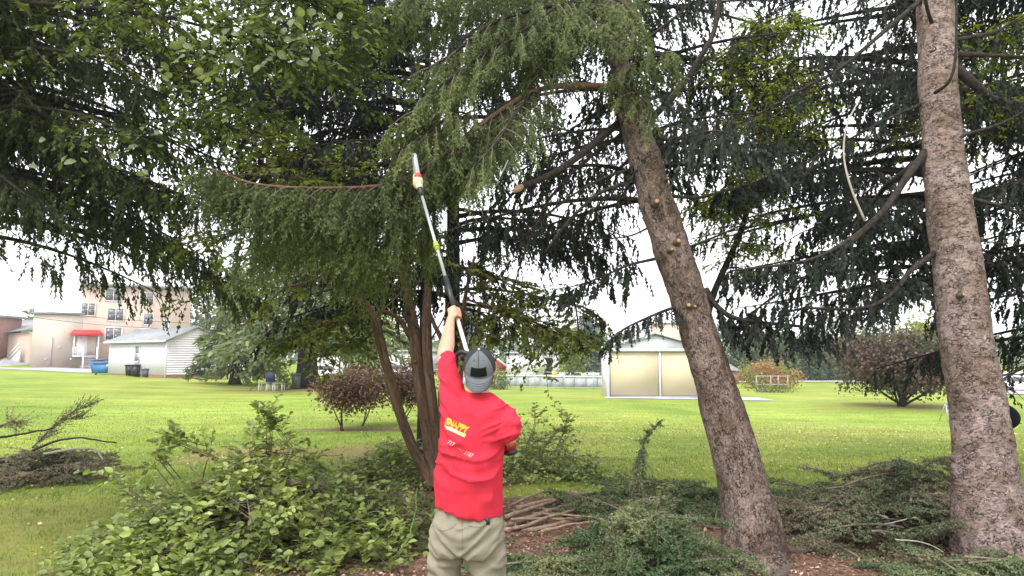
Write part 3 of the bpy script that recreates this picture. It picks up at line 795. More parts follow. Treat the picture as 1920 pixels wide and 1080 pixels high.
for pts, r0, r1, fol in (
        ([(1737, 285, 6.05), (1700, 332, 6.0), (1670, 378, 5.95), (1640, 412, 5.9), (1590, 452, 5.9), (1520, 487, 5.85), (1440, 500, 5.8), (1370, 508, 5.8)], .042, .008, (.5, 1, .45, .08, .22)),
        ([(1715, 310, 6.1), (1690, 330, 6.3), (1660, 350, 6.6), (1640, 380, 7.0)], .05, .02, (.4, 1, .5, .1, .22)),
        ([(1632, 420, 5.9), (1565, 482, 5.9), (1500, 527, 6.0), (1445, 560, 6.1), (1395, 600, 6.2)], .026, .006, (.3, 1, .5, .08, .24)),
        ([(1752, 475, 6.0), (1705, 510, 5.95), (1682, 542, 5.9), (1640, 572, 5.9), (1580, 580, 5.9), (1510, 578, 5.95), (1460, 590, 6.0)], .026, .008, (.35, 1, .5, .08, .24)),
        ([(1725, 2, 6.15), (1661, 56, 6.1), (1577, 127, 6.1), (1506, 166, 6.2), (1440, 205, 6.3), (1350, 250, 6.5)], .024, .008, (.3, 1, .5, .13, .22)),
        ([(1728, 195, 6.1), (1660, 225, 6.2), (1590, 262, 6.3), (1500, 310, 6.6), (1440, 340, 6.7)], .016, .005, (.2, 1, .5, .12, .24)),
        ([(1735, 240, 6.1), (1680, 262, 6.1), (1640, 290, 6.1), (1585, 300, 6.2)], .012, .004, None),
        ([(1592, 452, 5.9), (1610, 490, 5.95), (1632, 518, 6.0), (1680, 524, 6.0), (1720, 520, 6.0)], .014, .004, (.3, 1, .3, .12, .2)),
        ([(1790, 101, 6.1), (1840, 103, 6.1), (1920, 107, 6.1), (2010, 108, 6.1)], .027, .012, (.4, 1, .5, .12, .22)),
        ([(1792, 128, 6.1), (1830, 160, 6.1), (1870, 190, 6.15), (1920, 196, 6.2), (2000, 205, 6.3)], .05, .02, (.2, 1, .5, .08, .26)),
        ([(1785, 76, 6.1), (1860, 62, 6.1), (1900, 42, 6.1), (1980, 10, 6.1)], .02, .008, (.4, 1, .5, .14, .2)),
        ([(1818, 372, 6.05), (1870, 385, 6.1), (1920, 402, 6.2), (2000, 420, 6.3)], .022, .01, (.1, 1, .55, .07, .28)),
        ([(1838, 452, 6.0), (1880, 456, 6.0), (1940, 461, 6.0)], .007, .004, None)):
    p = L1(pts, r0, r1)
    if fol:
        T.foliage(p, fol[0], fol[1], fol[2], fol[3] * .75, fol[4] * 1.1, .045, 'far', 1.0, dens=1.0)
L1([(1608, 192, 6.1), (1588, 235, 5.95), (1582, 290, 5.9), (1595, 350, 5.85), (1622, 415, 5.85)], .006, .010, 'wood_pale')
T.finish([M['needle_shaded']], twig_mat=M['bark_dark'])
adopt(root)

# ---- background spruces, all with their own trunk and whorls of limbs
def spruce(name, label, u, v0, Y, r0, n, zlo, zhi, length, mat_, kind='short', size=1.5, st_len=.32, sec_len=.75, sec_step=.16, st_step=.085, lean=0, top=None, r_l=.045, dens=1.0, droop=.3, az=None, group=None, rise=.15, t0=.15, path=None):
    root = thing(name, label, 'tree', G(u, v0, Y), group)
    T = Tree(root); T.keep = .86
    b0 = G(u, v0, Y); h = top or zhi + 1.5
    pts = np.array([b0 + A(0, 0, -.1), b0 + A(lean * .1, 0, h * .3), b0 + A(lean * .5, 0, h * .65), b0 + A(lean, 0, h)])
    if path: pts = np.array([P(*q) for q in path])
    tp = catmull(pts, 40); mb = MB(); rr = r0 * (1 - .85 * np.linspace(0, 1, 40)) + .12 * r0 * np.exp(-np.linspace(0, 1, 40) * 30)
    mb.tube(tp, rr * (1 + .06 * fbm(tp * 4, 2, 3)), 14); mb.build('trunk', M['bark_dark'], root, smooth=True)
    autolimbs(T, tp, zlo, zhi, n, length, kind, size, M['bark_dark'], r_l, sec_len, sec_step, st_len, st_step, dens=dens, droop=droop, az=az, rise=rise, t0=t0)
    T.finish([mat_], twig_mat=M['bark_dark'])
    adopt(root)
spruce('dark_spruce', 'dark spruce with hanging foliage behind the man and his pole', 846, 870, 10.8, .15, 62, 2.3, 9.6, lambda z: 3.1 - .10 * z, M['needle_shaded'], kind='far', size=1.35, st_len=.46, sec_step=.15, st_step=.062, sec_len=.85)
spruce('dark_spruce', 'dark spruce standing right behind the grey trunk, its boughs reaching left', 1842, 900, 9.6, .10, 58, 2.6, 8.8, lambda z: 4.2 - .15 * z, M['needle_shaded'], kind='far', size=1.25, st_len=.36, sec_step=.15, st_step=.07, az=(2.3, 4.4), droop=.22, rise=.12,
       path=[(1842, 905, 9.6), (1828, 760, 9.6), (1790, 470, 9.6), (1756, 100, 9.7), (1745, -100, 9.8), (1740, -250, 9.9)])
spruce('dark_spruce', 'dark leaning spruce standing close behind the brown leaning trunk', 1400, 925, 8.2, .10, 46, 3.5, 8.2, lambda z: 3.0 - .10 * z, M['needle_shaded'], kind='far', size=1.2, st_len=.5, sec_step=.15, st_step=.07,
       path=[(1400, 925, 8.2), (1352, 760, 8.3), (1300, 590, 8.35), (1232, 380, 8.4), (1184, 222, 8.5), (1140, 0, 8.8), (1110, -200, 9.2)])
spruce('dark_spruce', 'dark spruce whose foliage fills the right edge beside the grey trunk', 2080, 900, 8.6, .2, 56, 1.7, 8.6, lambda z: 2.5 - .08 * z, M['needle_shaded'], kind='far', size=1.2, st_len=.38, az=(1.9, 4.6), sec_step=.11, st_step=.05)
spruce('dark_spruce', 'dark spruce with boughs reaching left above the cut bough, trunk hidden by the brown stems', 792, 880, 11.8, .10, 34, 4.4, 9.4, lambda z: 4.3 - .10 * z, M['needle_shaded'], kind='far', size=1.45, st_len=.5, az=(2.2, 4.1), sec_step=.14, st_step=.062, sec_len=.9)
spruce('left_spruce', 'green spruce whose drooping boughs cover the left edge above the buildings', -160, 900, 8.0, .22, 84, 3.05, 8.3, lambda z: 3.7 - .12 * z, M['needle_left'], kind='far', size=1.25, st_len=.5, az=(-1.5, 1.1), sec_step=.12, droop=.36, dens=1.0, st_step=.06)

# ---- broadleaf trees
def leafy(T, mb, p, r_, n_sub, sub_len, leaf, per, tm=LEAF4, spread=1.0, t0=.2, flat=.35, droop=.25, up=.0, wood=True, second=3, wr=.62, gaps=1.1):
    """twigs with alternate leaves along a limb path p"""
    T_ = norm(np.gradient(p, axis=0))
    for k in range(n_sub):
        f = t0 + (1 - t0) * rng.random(); x = f * (len(p) - 1); i_ = min(int(x), len(p) - 2)
        q = p[i_] + (p[i_ + 1] - p[i_]) * (x - i_)
        if gaps and rng.random() < .85 * sstep(.0, .3, float(fbm((q * gaps)[None], 2, 91)[0])): continue
        d = norm(T_[i_] * .5 + rdir(1, flat)[0] * spread + UP * up)
        ln = sub_len * rng.uniform(.5, 1.2)
        u = np.linspace(0, 1, 6)[:, None]
        sp = q + d * ln * u + rng.normal(size=3) * .12 * ln * u ** 2 - UP * droop * ln * u ** 2
        if wood: T.twigs.tube(sp, np.linspace(.006, .002, 6) * r_, 3, cap=False)
        seg = [(sp, per)]
        for _ in range(second):
            j_ = rng.integers(1, 5); d2 = norm(d + rdir(1, flat)[0] * .9); l2 = ln * rng.uniform(.25, .5)
            s2 = sp[j_] + d2 * l2 * u - UP * droop * l2 * u ** 2
            if wood: T.twigs.tube(s2[::2], np.linspace(.003, .001, 3) * r_, 3, cap=False)
            seg.append((s2, max(2, per // 2)))
        for s_, m_ in seg:
            uu = rng.uniform(.15, 1.03, m_)
            pp = np.stack([np.interp(uu, u[:, 0], s_[:, c]) for c in range(3)], 1)
            dd = norm(s_[-1] - s_[0]); sd_ = norm(np.cross(dd, UP) + 1e-6)
            sg = rng.choice([-1, 1], m_)[:, None]
            D = dd * rng.uniform(.2, .9, (m_, 1)) + sd_ * sg * rng.uniform(.5, 1.1, (m_, 1)) - UP * rng.uniform(0, .6, (m_, 1)) + rng.normal(size=(m_, 3)) * .15
            Nn = UP + rng.normal(size=(m_, 3)) * .45
            ll = leaf * rng.uniform(.6, 1.25, m_)
            leaf_batch(mb, pp, D, Nn, ll, ll * wr, tm)

# multi-stemmed tree behind the man
root = thing('multi_stem_tree', 'brown multi-stemmed tree with green leaves directly left of the man', 'tree', G(803, 905, 9.0))
T = Tree(root); crown = MB()
stems = [([(806, 912, 9.0, .10), (798, 890, 9.0, .085), (770, 830, 8.9, .078), (745, 760, 8.8, .075), (718, 660, 8.7, .07), (702, 600, 8.6, .068), (680, 560, 8.5, .06), (655, 500, 8.4, .05), (625, 440, 8.3, .04), (590, 360, 8.2, .03)]),
         ([(812, 915, 9.0, .11), (806, 860, 9.05, .09), (796, 780, 9.1, .09), (783, 690, 9.1, .095), (776, 620, 9.1, .09), (765, 560, 9.1, .08), (752, 470, 9.2, .06), (742, 380, 9.3, .045), (735, 280, 9.4, .03)]),
         ([(822, 915, 9.05, .11), (820, 860, 9.1, .085), (812, 770, 9.1, .08), (802, 680, 9.1, .08), (800, 600, 9.1, .075), (803, 520, 9.2, .06), (800, 430, 9.3, .045), (806, 330, 9.4, .03)]),
         ([(834, 912, 9.1, .09), (832, 840, 9.1, .08), (830, 770, 9.1, .075), (828, 735, 9.1, .06), (836, 700, 9.1, .045), (833, 650, 9.1, .038), (815, 610, 9.1, .03), (800, 570, 9.0, .02)]),
         ([(838, 915, 9.2, .07), (852, 820, 9.3, .055), (862, 720, 9.3, .05), (866, 640, 9.3, .045), (872, 560, 9.3, .035), (890, 480, 9.3, .02)])]
for k, pr in enumerate(stems):
    pr = [(a_, b_, c_, d_ * .82) for a_, b_, c_, d_ in pr]
    p_, r_, o_ = trunk_mesh(T, pr, M['bark_stem'], 22, .07, .006, name='stem', seed=20 + k)
for pts, r0, r1 in (([(772, 640, 9.1), (750, 600, 9.0), (722, 585, 8.9), (700, 590, 8.8)], .035, .03),
                    ([(800, 650, 9.1), (830, 600, 9.2), (850, 560, 9.2), (930, 520, 9.3)], .014, .006),
                    ([(700, 600, 8.6), (740, 560, 8.8), (770, 530, 8.9)], .012, .008)):
    T.limb(px(*pts), r0, r1, M['bark_stem'])
knot(T, 722, 603, 8.72, .026, .03); knot(T, 691, 596, 8.5, .014, .02); knot(T, 778, 678, 8.98, .012, .01)
for pts, ns, sl in (([(625, 440, 8.3), (560, 420, 8.0), (480, 430, 7.8), (400, 450, 7.6)], 26, .8),
                    ([(655, 500, 8.4), (600, 520, 8.1), (520, 540, 7.9), (430, 520, 7.8)], 30, .8),
                    ([(700, 590, 8.6), (640, 600, 8.4), (590, 620, 8.2), (540, 640, 8.1)], 22, .55),
                    ([(720, 600, 8.8), (700, 620, 9.4), (680, 640, 9.8), (640, 650, 10.2)], 24, .6),
                    ([(765, 560, 9.1), (720, 520, 9.6), (680, 500, 10), (600, 470, 10.5)], 34, .9),
                    ([(800, 500, 9.2), (860, 500, 9.5), (930, 520, 9.8), (1000, 560, 10)], 34, .8),
                    ([(872, 560, 9.3), (930, 580, 9.3), (990, 600, 9.4), (1060, 630, 9.5)], 34, .7),
                    ([(850, 560, 9.2), (900, 620, 9.2), (950, 640, 9.2)], 16, .55),
                    ([(1000, 560, 10), (1070, 560, 10), (1085, 620, 10), (1090, 660, 10)], 16, .5),
                    ([(742, 380, 9.3), (680, 330, 9), (600, 300, 8.8), (520, 280, 8.6)], 30, .9),
                    ([(806, 330, 9.4), (860, 280, 9.4), (930, 240, 9.5)], 18, .8),
                    ([(590, 360, 8.2), (520, 330, 8), (430, 330, 7.8), (360, 350, 7.7)], 28, .8)):
    p = T.limb(px(*pts), .02, .006, M['bark_stem'])
    leafy(T, crown, p, 1.3, int(ns * 1.6), sl, .072, 17, t0=.05)
o = crown.build('crown', M['leaf_mid'], root); o['kind'] = 'stuff'
T.finish(None, twig_mat=M['bark_stem'])
adopt(root)

# broadleaf canopy at the upper left
root = thing('broadleaf_tree', 'broadleaf tree with large leaves filling the upper left corner', 'tree', G(-420, 900, 7.2))
T = Tree(root); crown = MB()
b0 = G(-420, 900, 7.2)
tp = catmull([b0, P(-400, 500, 7.2), P(-360, 200, 7.1), P(-300, -150, 7), P(-250, -500, 7)], 30)
mb = MB(); mb.tube(tp, np.linspace(.22, .07, 30), 16); mb.build('trunk', M['bark_dark'], root, smooth=True)
big = MB()
for pts, ns, sl, lf in (
        ([(-380, 330, 7.2), (-200, 230, 6.8), (0, 200, 6.5), (150, 215, 6.3), (260, 262, 6.2), (345, 285, 6.1)], 60, .75, .085),
        ([(-360, 200, 7.1), (-150, 110, 6.6), (40, 90, 6.3), (200, 110, 6.1), (360, 150, 6.0), (470, 200, 5.9)], 70, .8, .09),
        ([(-320, 20, 7), (-100, 0, 6.5), (120, 10, 6.0), (300, 30, 5.7), (450, 70, 5.5), (600, 110, 5.4)], 80, .8, .095),
        ([(-300, -100, 7), (0, -60, 6.4), (250, -40, 6.0), (450, -30, 5.7), (620, 10, 5.5)], 66, .8, .095),
        ([(-380, 330, 7.2), (-200, 330, 7.6), (0, 330, 8), (160, 350, 8.3), (330, 370, 8.5)], 60, .9, .09),
        ([(-340, 100, 7), (-100, 150, 7.6), (150, 200, 8.2), (380, 240, 8.6), (540, 250, 8.8)], 60, 1.0, .09),
        ([(-340, 60, 7), (0, 60, 7.8), (300, 90, 8.4), (520, 120, 8.8), (700, 90, 9)], 56, 1.0, .09)):
    p = T.limb(px(*pts), .03, .006, M['bark_dark'])
    leafy(T, crown, p, 1.2, int(ns * 2.0), sl, lf * .76, 17, t0=.2, gaps=.95)
o = crown.build('crown', M['leaf'], root); o['kind'] = 'stuff'
T.finish(None, twig_mat=M['bark_dark'])
# the largest leaves, each one a part
lmesh = MB(); leaf_batch(lmesh, [[0, 0, 0]], [[1, 0, 0]], [[0, 0, 1]], 1, .72, LEAF8)
M['leaf_light'] = mat('leaf_underside', (.13, .165, .08), (.20, .235, .13), 3, rough=.6, transl=.45)
LM = lmesh.build('leaf', M['leaf_light'], mesh_only=True, smooth=False)
LMP = lmesh.build('leaf', M['leaf_pile'], mesh_only=True, smooth=False)
def place_leaf(mesh, c, d, n, l, parent):
    o = bpy.data.objects.new('leaf', mesh); COL.objects.link(o); o.parent = parent
    x = Vector(norm(d)); z = Vector(norm(n)); y = z.cross(x).normalized(); z = x.cross(y).normalized()
    from mathutils import Matrix
    m_ = Matrix((x, y, z)).transposed().to_4x4(); m_ = m_ @ Matrix.Scale(float(l), 4); m_.translation = Vector(c)
    o.matrix_basis = m_
    return o
for k in range(110):
    f = rng.random(); u = 340 + 270 * f + rng.normal() * 25; v = 10 + 130 * rng.random() ** .8 + (30 if u < 420 else 0); Y = rng.uniform(4.6, 5.4)
    place_leaf(LM, P(u, v, Y), rdir(1, .5)[0] - UP * .5, rdir(1)[0] + A(0, -.5, .3), rng.uniform(.065, .10), root)
for k in range(12):
    u = rng.uniform(40, 330); v = rng.uniform(235, 330)
    place_leaf(LM, P(u, v, rng.uniform(4.8, 5.4)), A(1, 0, -.1) + rdir(1)[0] * .5, rdir(1)[0] + A(0, -.5, .3), rng.uniform(.06, .09), root)
adopt(root)

# thin yellow-green locust trees
for pth, c0_, zlo, zhi, rad, nl, nm in (([(1398, 968, 7.4), (1352, 760, 7.4), (1322, 660, 7.4), (1335, 560, 7.4), (1400, 400, 7.4), (1432, 200, 7.4), (1440, 40, 7.4)], 1435, 2.6, 5.6, .62, 30, 'yellow green locust tree showing high between the two big trunks'),
                                       ([(1850, 960, 7.6), (1840, 760, 7.6), (1795, 470, 7.6), (1800, 250, 7.6), (1840, 60, 7.6)], 1850, 4.0, 5.4, .55, 12, 'yellow green locust tree showing right of the grey trunk near the top')):
    pp_ = np.array(px(*pth)); pp_[0][2] = gz(pp_[0][0], pp_[0][1]) - .05
    root = thing('locust_tree', nm, 'tree', pp_[0]); T = Tree(root); crown = MB()
    mb = MB(); tp = catmull(pp_, 30); mb.tube(tp, np.linspace(.06, .012, 30), 10); mb.build('trunk', M['bark_dark'], root, smooth=True)
    for k in range(nl):
        z = rng.uniform(zlo, zhi); a = rng.uniform(0, 6.28); c = np.array([np.interp(z, tp[:, 2], tp[:, q]) for q in range(3)])
        e = c + A(math.cos(a) * rad, math.sin(a) * rad, rng.uniform(-.2, .4)) * rng.uniform(.4, 1)
        p = T.limb([c, (c + e) / 2 + A(0, 0, .05), e], .010, .004, M['bark_dark'])
        leafy(T, crown, p, .8, 15, .42, .05, 12, t0=.2, droop=.4, wr=.42, gaps=0)
    o = crown.build('crown', M['leaf_yellow'], root); o['kind'] = 'stuff'
    T.finish(None, twig_mat=M['bark_dark']); adopt(root)

# ---- mid and far trees
def conifer(name, label, base, h, r, n, mat_, tuft=.3, per=90, tr=.25, zlo=.12, cat='tree', group=None, flat=.5, power=.8, trunk_mat='bark_dark', droop=.25):
    root = thing(name, label, cat, base, group)
    mb = MB(); tp = catmull([base, base + A(0, 0, h * .5), base + A(0, 0, h)], 24)
    f = np.linspace(0, 1, 24); mb.tube(tp, tr * (1 - .93 * f) + tr * .5 * np.exp(-f * 30), 12); mb.build('trunk', M[trunk_mat], root, smooth=True)
    cr = MB(); br = MB()
    for k in range(n):
        f = zlo + (1 - zlo) * (k + rng.random()) / n; z = h * f
        R = r * (1 - f) ** power * rng.uniform(.75, 1.15) + .1; a = k * 2.399 + rng.random()
        hd = A(math.cos(a), math.sin(a), 0); u = np.linspace(0, 1, 5)[:, None]
        c = base + A(0, 0, z); q = c + hd * R * u + UP * R * (.1 * u - droop * u ** 2)
        br.tube(q, np.linspace(.03, .008, 5) * (h / 8), 3, cap=False)
        m_ = max(4, int(per * R / r)); uu = rng.random(m_) ** .7
        pp = c + hd * R * uu[:, None] + UP * (R * (.1 * uu - droop * uu ** 2))[:, None] + np.cross(hd, UP) * (rng.normal(size=m_) * .22 * R * (1.1 - uu))[:, None]
        pp = pp + rng.normal(size=(m_, 3)) * tuft * .25
        D = hd * .8 + rdir(m_, .6) * .7 - UP * rng.uniform(0, .9, (m_, 1))
        ll = tuft * rng.uniform(.6, 1.3, m_)
        leaf_batch(cr, pp, D, rdir(m_), ll, ll * .35, TRI2)
    o = cr.build('crown', mat_, root); o['kind'] = 'stuff'
    o = br.build('branches', M['bark_dark'], root); o['kind'] = 'stuff'
    adopt(root); return root
conifer('garden_spruce', 'broad pale green spruce standing over the lawn chairs', G(575, 727, 40), 13, 6.3, 130, M['far_spruce'], tuft=.42, per=150, tr=.62, zlo=.17, power=.6, droop=.32)
conifer('pale_spruce', 'pale green spruce with low boughs beside the white garage', G(440, 715, 44), 7.6, 3.0, 90, M['far_spruce'], tuft=.34, per=110, tr=.3, zlo=.08)
conifer('blue_fir', 'grey blue fir rising behind the fence, left of the shed', G(1100, 704, 78), 7.4, 2.9, 90, M['far_fir'], tuft=.5, per=80, tr=.25, zlo=.1)
conifer('blue_fir', 'grey conifer seen through the fork between stems and raised arm', G(875, 704, 85), 9.0, 3.4, 80, M['far_fir'], tuft=.6, per=80, tr=.25, zlo=.08)
for k in range(15):
    u = 1382 + k * 16.5; nm = ['leftmost', 'second', 'third', 'fourth', 'fifth', 'sixth', 'seventh', 'eighth', 'ninth', 'tenth', 'eleventh', 'twelfth', 'thirteenth', 'fourteenth', 'rightmost'][k]
    conifer('arborvitae', '%s arborvitae counted from the left in the clipped evergreen row' % nm, G(u, 715, 76 + (k % 3) * .8), 4.9 + rng.uniform(-.5, .5), 1.15, 60, M['arbor'], tuft=.34, per=46, tr=.08, zlo=.02, power=.35, droop=-.3, group='evergreen row behind the lawn')

def bush(name, label, base, cen, rad, n, leaf, mats, cat='shrub', stems=6, clump=9, wr=.6, tm=LEAF4, stem_r=.03, stem_mat='bark_dark', flat=.8, shell=.55, lump=.35, group=None, bottom=None):
    """trunk(s) and a crown built from leaf clumps filling an uneven volume"""
    root = thing(name, label, cat, base, group); cr = MB(); st = MB()
    cen = np.asarray(cen, float); rad = np.asarray(rad, float)
    m_ = max(1, n // clump)
    d = rdir(m_); rr = (shell + (1 - shell) * rng.random(m_)) ** .6
    lum = 1 + lump * fbm(d * 2.2 + cen, 2, 8)
    c = cen + d * rad * (rr * lum)[:, None]
    if bottom is not None: c = c[c[:, 2] > bottom]
    m_ = len(c)
    pc = np.repeat(c, clump, 0) + rng.normal(size=(m_ * clump, 3)) * leaf * 1.5
    D = rdir(len(pc), flat) - UP * .35 + np.repeat(norm(c - cen), clump, 0) * .4
    ll = leaf * rng.uniform(.6, 1.3, len(pc))
    leaf_batch(cr, pc, D, rdir(len(pc)) + UP * .8, ll, ll * wr, tm)
    for k in range(stems):
        e = cen + rdir(1)[0] * rad * .7; e[2] = max(e[2], cen[2] - .1 * rad[2])
        a = np.array(base, float) + A(rng.normal() * stem_r * 1.5, rng.normal() * stem_r * 1.5, 0)
        p = catmull([a, a * .5 + e * .5 + rng.normal(size=3) * rad * .1 + A(0, 0, -.05), e], 10)
        st.tube(p, np.linspace(stem_r, stem_r * .25, 10), 6)
    o = cr.build('crown', mats, root); o['kind'] = 'stuff'
    st.build('trunk', M[stem_mat], root, smooth=True)
    adopt(root); return root
b0 = G(1690, 762, 31)
bush('purple_maple', 'wide purple and green maple on the lawn left of the grey trunk', b0, b0 + A(0, 0, 2.05), (2.55, 2.2, 1.25), 20000, .15, M['leaf_maple'], 'tree', 11, 14, stem_r=.07, lump=.45, shell=.3, wr=.7)
b0 = G(1745, 720, 60)
bush('yellow_tree', 'yellow green tree behind the purple maple, beside the grey trunk', b0, b0 + A(0, 0, 4.2), (2.6, 2, 1.5), 2600, .4, M['leaf_yellow'], 'tree', 5, 10, stem_r=.1)
b0 = G(1440, 728, 56)
bush('burning_bush', 'rounded orange and green bush behind the metal frame', b0, b0 + A(0, 0, .95), (2.05, 1.4, 1.15), 5200, .17, M['leaf_orange'], 'shrub', 6, 8, shell=.6)
# small weeping purple trees
for k, (u, v, Y, w_, h_, lb) in enumerate(((643, 805, 16.0, .62, 1.15, 'small weeping purple leaved tree, the left one with a straight stake-like stem'),
                                           (680, 795, 16.9, .62, 1.22, 'small weeping purple leaved tree with a leaning stem, in the middle of the bed'),
                                           (752, 795, 17.3, .55, 1.15, 'small weeping purple leaved tree showing between the brown stems'))):
    b0 = G(u, v, Y)
    bush('weeping_tree', lb, b0, b0 + A(.08 * k, 0, h_ * .8), (w_, .5, .42), 3000, .085, M['leaf_purple'], 'tree', 3, 8, stem_r=.02, shell=.3, stem_mat='bark_stem', lump=.5)
# shrub by the chairs and others behind
b0 = G(533, 730, 38.5); bush('small_shrub', 'small yellow green shrub between the lawn chair and the bin', b0, b0 + A(0, 0, .55), (.45, .4, .5), 800, .12, M['leaf_yellow'], 'shrub', 4)
b0 = G(945, 726, 57); bush('small_shrub', 'pale green shrub at the left end of the wire fence', b0, b0 + A(-.5, 0, .8), (.9, .7, .8), 1300, .16, M['leaf_mid'], 'shrub', 4)
b0 = G(1072, 712, 66); bush('small_tree', 'small green and orange tree behind the fence', b0, b0 + A(0, 0, 3.0), (1.3, 1.2, 2.2), 2200, .25, M['leaf_mid'], 'tree', 4)
b0 = G(1448, 736, 49.5); bush('low_plants', 'low pale plants in front of the metal frame', b0, b0 + A(0, 0, .12), (1.5, .4, .2), 900, .13, M['leaf_mid'], 'shrub', 3, stem_r=.008)
b0 = G(640, 716, 58); bush('small_tree', 'yellow green tree between the brown stems and the lawn spruce', b0, b0 + A(2, 0, 4.6), (3.2, 2.5, 2.8), 4200, .33, M['leaf_yellow'], 'tree', 6, 10, stem_r=.1)
b0 = G(330, 640, 95); bush('far_tree', 'round green tree behind the peach building', b0, b0 + A(6, 0, 8), (5, 3, 3.2), 1500, .7, M['woods'], 'tree', 3)
# far woods: one mass
fw = MB()
for k in range(5200):
    pass
n_ = 15000
uu = rng.uniform(-500, 2500, n_); YY = rng.uniform(135, 190, n_)
hh = 7.5 + 3.5 * fbm(np.stack([uu / 60, uu * 0, uu * 0], -1), 3, 44)
X_ = (uu - 960) / FPX * YY; zb = gz(X_, YY)
zz = zb + rng.random(n_) ** .8 * np.maximum(hh, 2)
ll = rng.uniform(1.0, 2.2, n_)
leaf_batch(fw, np.stack([X_, YY, zz], 1), rdir(n_), rdir(n_), ll, ll * .6, LEAF4)
o = fw.build('far_woods', M['woods']); tag(o, 'grey green line of far woods beyond the yards', 'woods', kind='stuff')

# ================================================================== BUILDINGS AND YARD THINGS
def obox(mb, c, ax, ay, size, az=UP):
    s = np.array(size) / 2
    V = np.array([np.asarray(c) + ax * x * s[0] + ay * y * s[1] + az * z * s[2] for z in (-1, 1) for x, y in ((-1, -1), (1, -1), (1, 1), (-1, 1))])
    F = [[0, 3, 2, 1], [4, 5, 6, 7], [0, 1, 5, 4], [1, 2, 6, 5], [2, 3, 7, 6], [3, 0, 4, 7]]
    if np.dot(np.cross(ax, ay), az) < 0: F = [f[::-1] for f in F]
    mb.add(V, F); return mb
def window(parent, c, d, n, w_, h_, cols=2, rows=2, glass='glass', fr=.09, name='window'):
    """framed window: c centre on the wall, d along the wall, n out of the wall"""
    mb = MB(); t_ = .06
    for s_ in (-1, 1):
        obox(mb, c + d * s_ * (w_ / 2 - fr / 2) + n * t_ / 2, d, n, (fr, t_, h_))
        obox(mb, c + UP * s_ * (h_ / 2 - fr / 2) + n * t_ / 2, d, n, (w_ - 2 * fr, t_, fr))
    for k in range(1, cols):
        obox(mb, c + d * (-w_ / 2 + fr + (w_ - 2 * fr) * k / cols) + n * .025, d, n, (fr * .8, .05, h_ - 2 * fr))
    o = mb.build(name, M['white'], parent)
    cw = (w_ - 2 * fr) / cols; rh = (h_ - 2 * fr) / rows
    for a in range(cols):
        for b_ in range(rows):
            m2 = MB(); obox(m2, c + d * (-w_ / 2 + fr + cw * (a + .5)) + UP * (-h_ / 2 + fr + rh * (b_ + .5)) + n * .012, d, n, (cw - .1, .02, rh - .07))
            m2.build('pane', M['grey_glass' if b_ == rows - 1 else glass], o)
    return o
def wallframe(a, b_):
    """unit direction a->b along the ground and the normal towards the camera"""
    d = (b_ - a) * A(1, 1, 0); L_ = np.linalg.norm(d); d = d / L_
    n = A(d[1], -d[0], 0)
    if n[1] > 0: n = -n
    return d, n, L_

# ---- white garage
a = G(311, 709, 50); dL = A(-.79, .613, 0); dL /= np.linalg.norm(dL); dR = A(-dL[1], dL[0], 0) * -1
if dR[0] < 0: dR = -dR
z0 = a[2]; Hg = 2.72; Lg, Wg = 9.6, 4.3
root = thing('garage', 'white garage with grey shingle roof and clapboard gable end', 'building', a)
nF = A(-dR[0], -dR[1], 0)
mb = MB(); obox(mb, a + dL * Lg / 2 + dR * Wg / 2 + UP * (Hg / 2 + .1), dL, dR, (Lg, Wg, Hg - .2)); mb.build('wall', M['white_wall'], root)
mb = MB(); obox(mb, a + dL * Lg / 2 + dR * Wg / 2 + UP * -.05, dL, dR, (Lg - .03, Wg - .03, .5)); mb.build('foundation', M['brown_brick'], root)
# gable with courses of siding
gx = -dL
rise = .95
nco = 20
for k in range(nco):
    z = .22 + (Hg + rise - .3) * k / nco; hh = (Hg + rise - .3) / nco
    half = Wg / 2 if z + hh < Hg else Wg / 2 * max(0, 1 - (z + hh - Hg) / rise)
    if half < .1: continue
    mb = MB(); obox(mb, a + dR * Wg / 2 + gx * .03 + UP * (z + hh / 2), dR, gx, (half * 2, .03, hh - .035)); mb.build('siding_board', M['white_wall'], root)
mb = MB()
V = [a + UP * Hg, a + dR * Wg + UP * Hg, a + dR * Wg / 2 + UP * (Hg + rise)]
mb.add(np.array(V + [v + dL * .1 for v in V]), [np.array([[0, 1, 2], [5, 4, 3]]), np.array([[0, 3, 4, 1], [1, 4, 5, 2], [2, 5, 3, 0]])]); mb.build('gable', M['white_wall'], root)
mb = MB(); ov = .25
for s_ in (0, 1):
    e = a + dR * (Wg * s_ + (ov if s_ else -ov)) + UP * (Hg - ov * rise / (Wg / 2)) + gx * .25; r_ = a + dR * Wg / 2 + UP * (Hg + rise) + gx * .25
    Lr = Lg + .5
    V = np.array([e, r_, r_ + dL * Lr, e + dL * Lr]); V = np.vstack([V + UP * .03, V + UP * .11])
    mb.add(V, np.array([[0, 1, 2, 3], [7, 6, 5, 4], [0, 4, 5, 1], [1, 5, 6, 2], [2, 6, 7, 3], [3, 7, 4, 0]]))
mb.build('roof', M['grey_roof'], root)
mb = MB(); obox(mb, a + dL * Lg / 2 - dR * (ov + .06) + UP * (Hg - .08), dL, dR, (Lg + .5, .12, .14)); mb.build('gutter', M['white'], root)
mb = MB(); obox(mb, a - dR * .06 + dL * .02 + UP * (Hg / 2 - .05), dL, dR, (.09, .09, Hg)); mb.build('downpipe', M['white'], root)
window(root, a + dL * 4.6 + UP * 1.75 - dR * .002, dL, nF, .85, 1.35, 1, 2, 'grey_glass', .1)
mb = MB(); obox(mb, a + dR * 3.7 + UP * 1.85 + gx * .05, dR, gx, (1.0, .05, 1.1)); mb.build('window', M['glass'], root)
adopt(root)

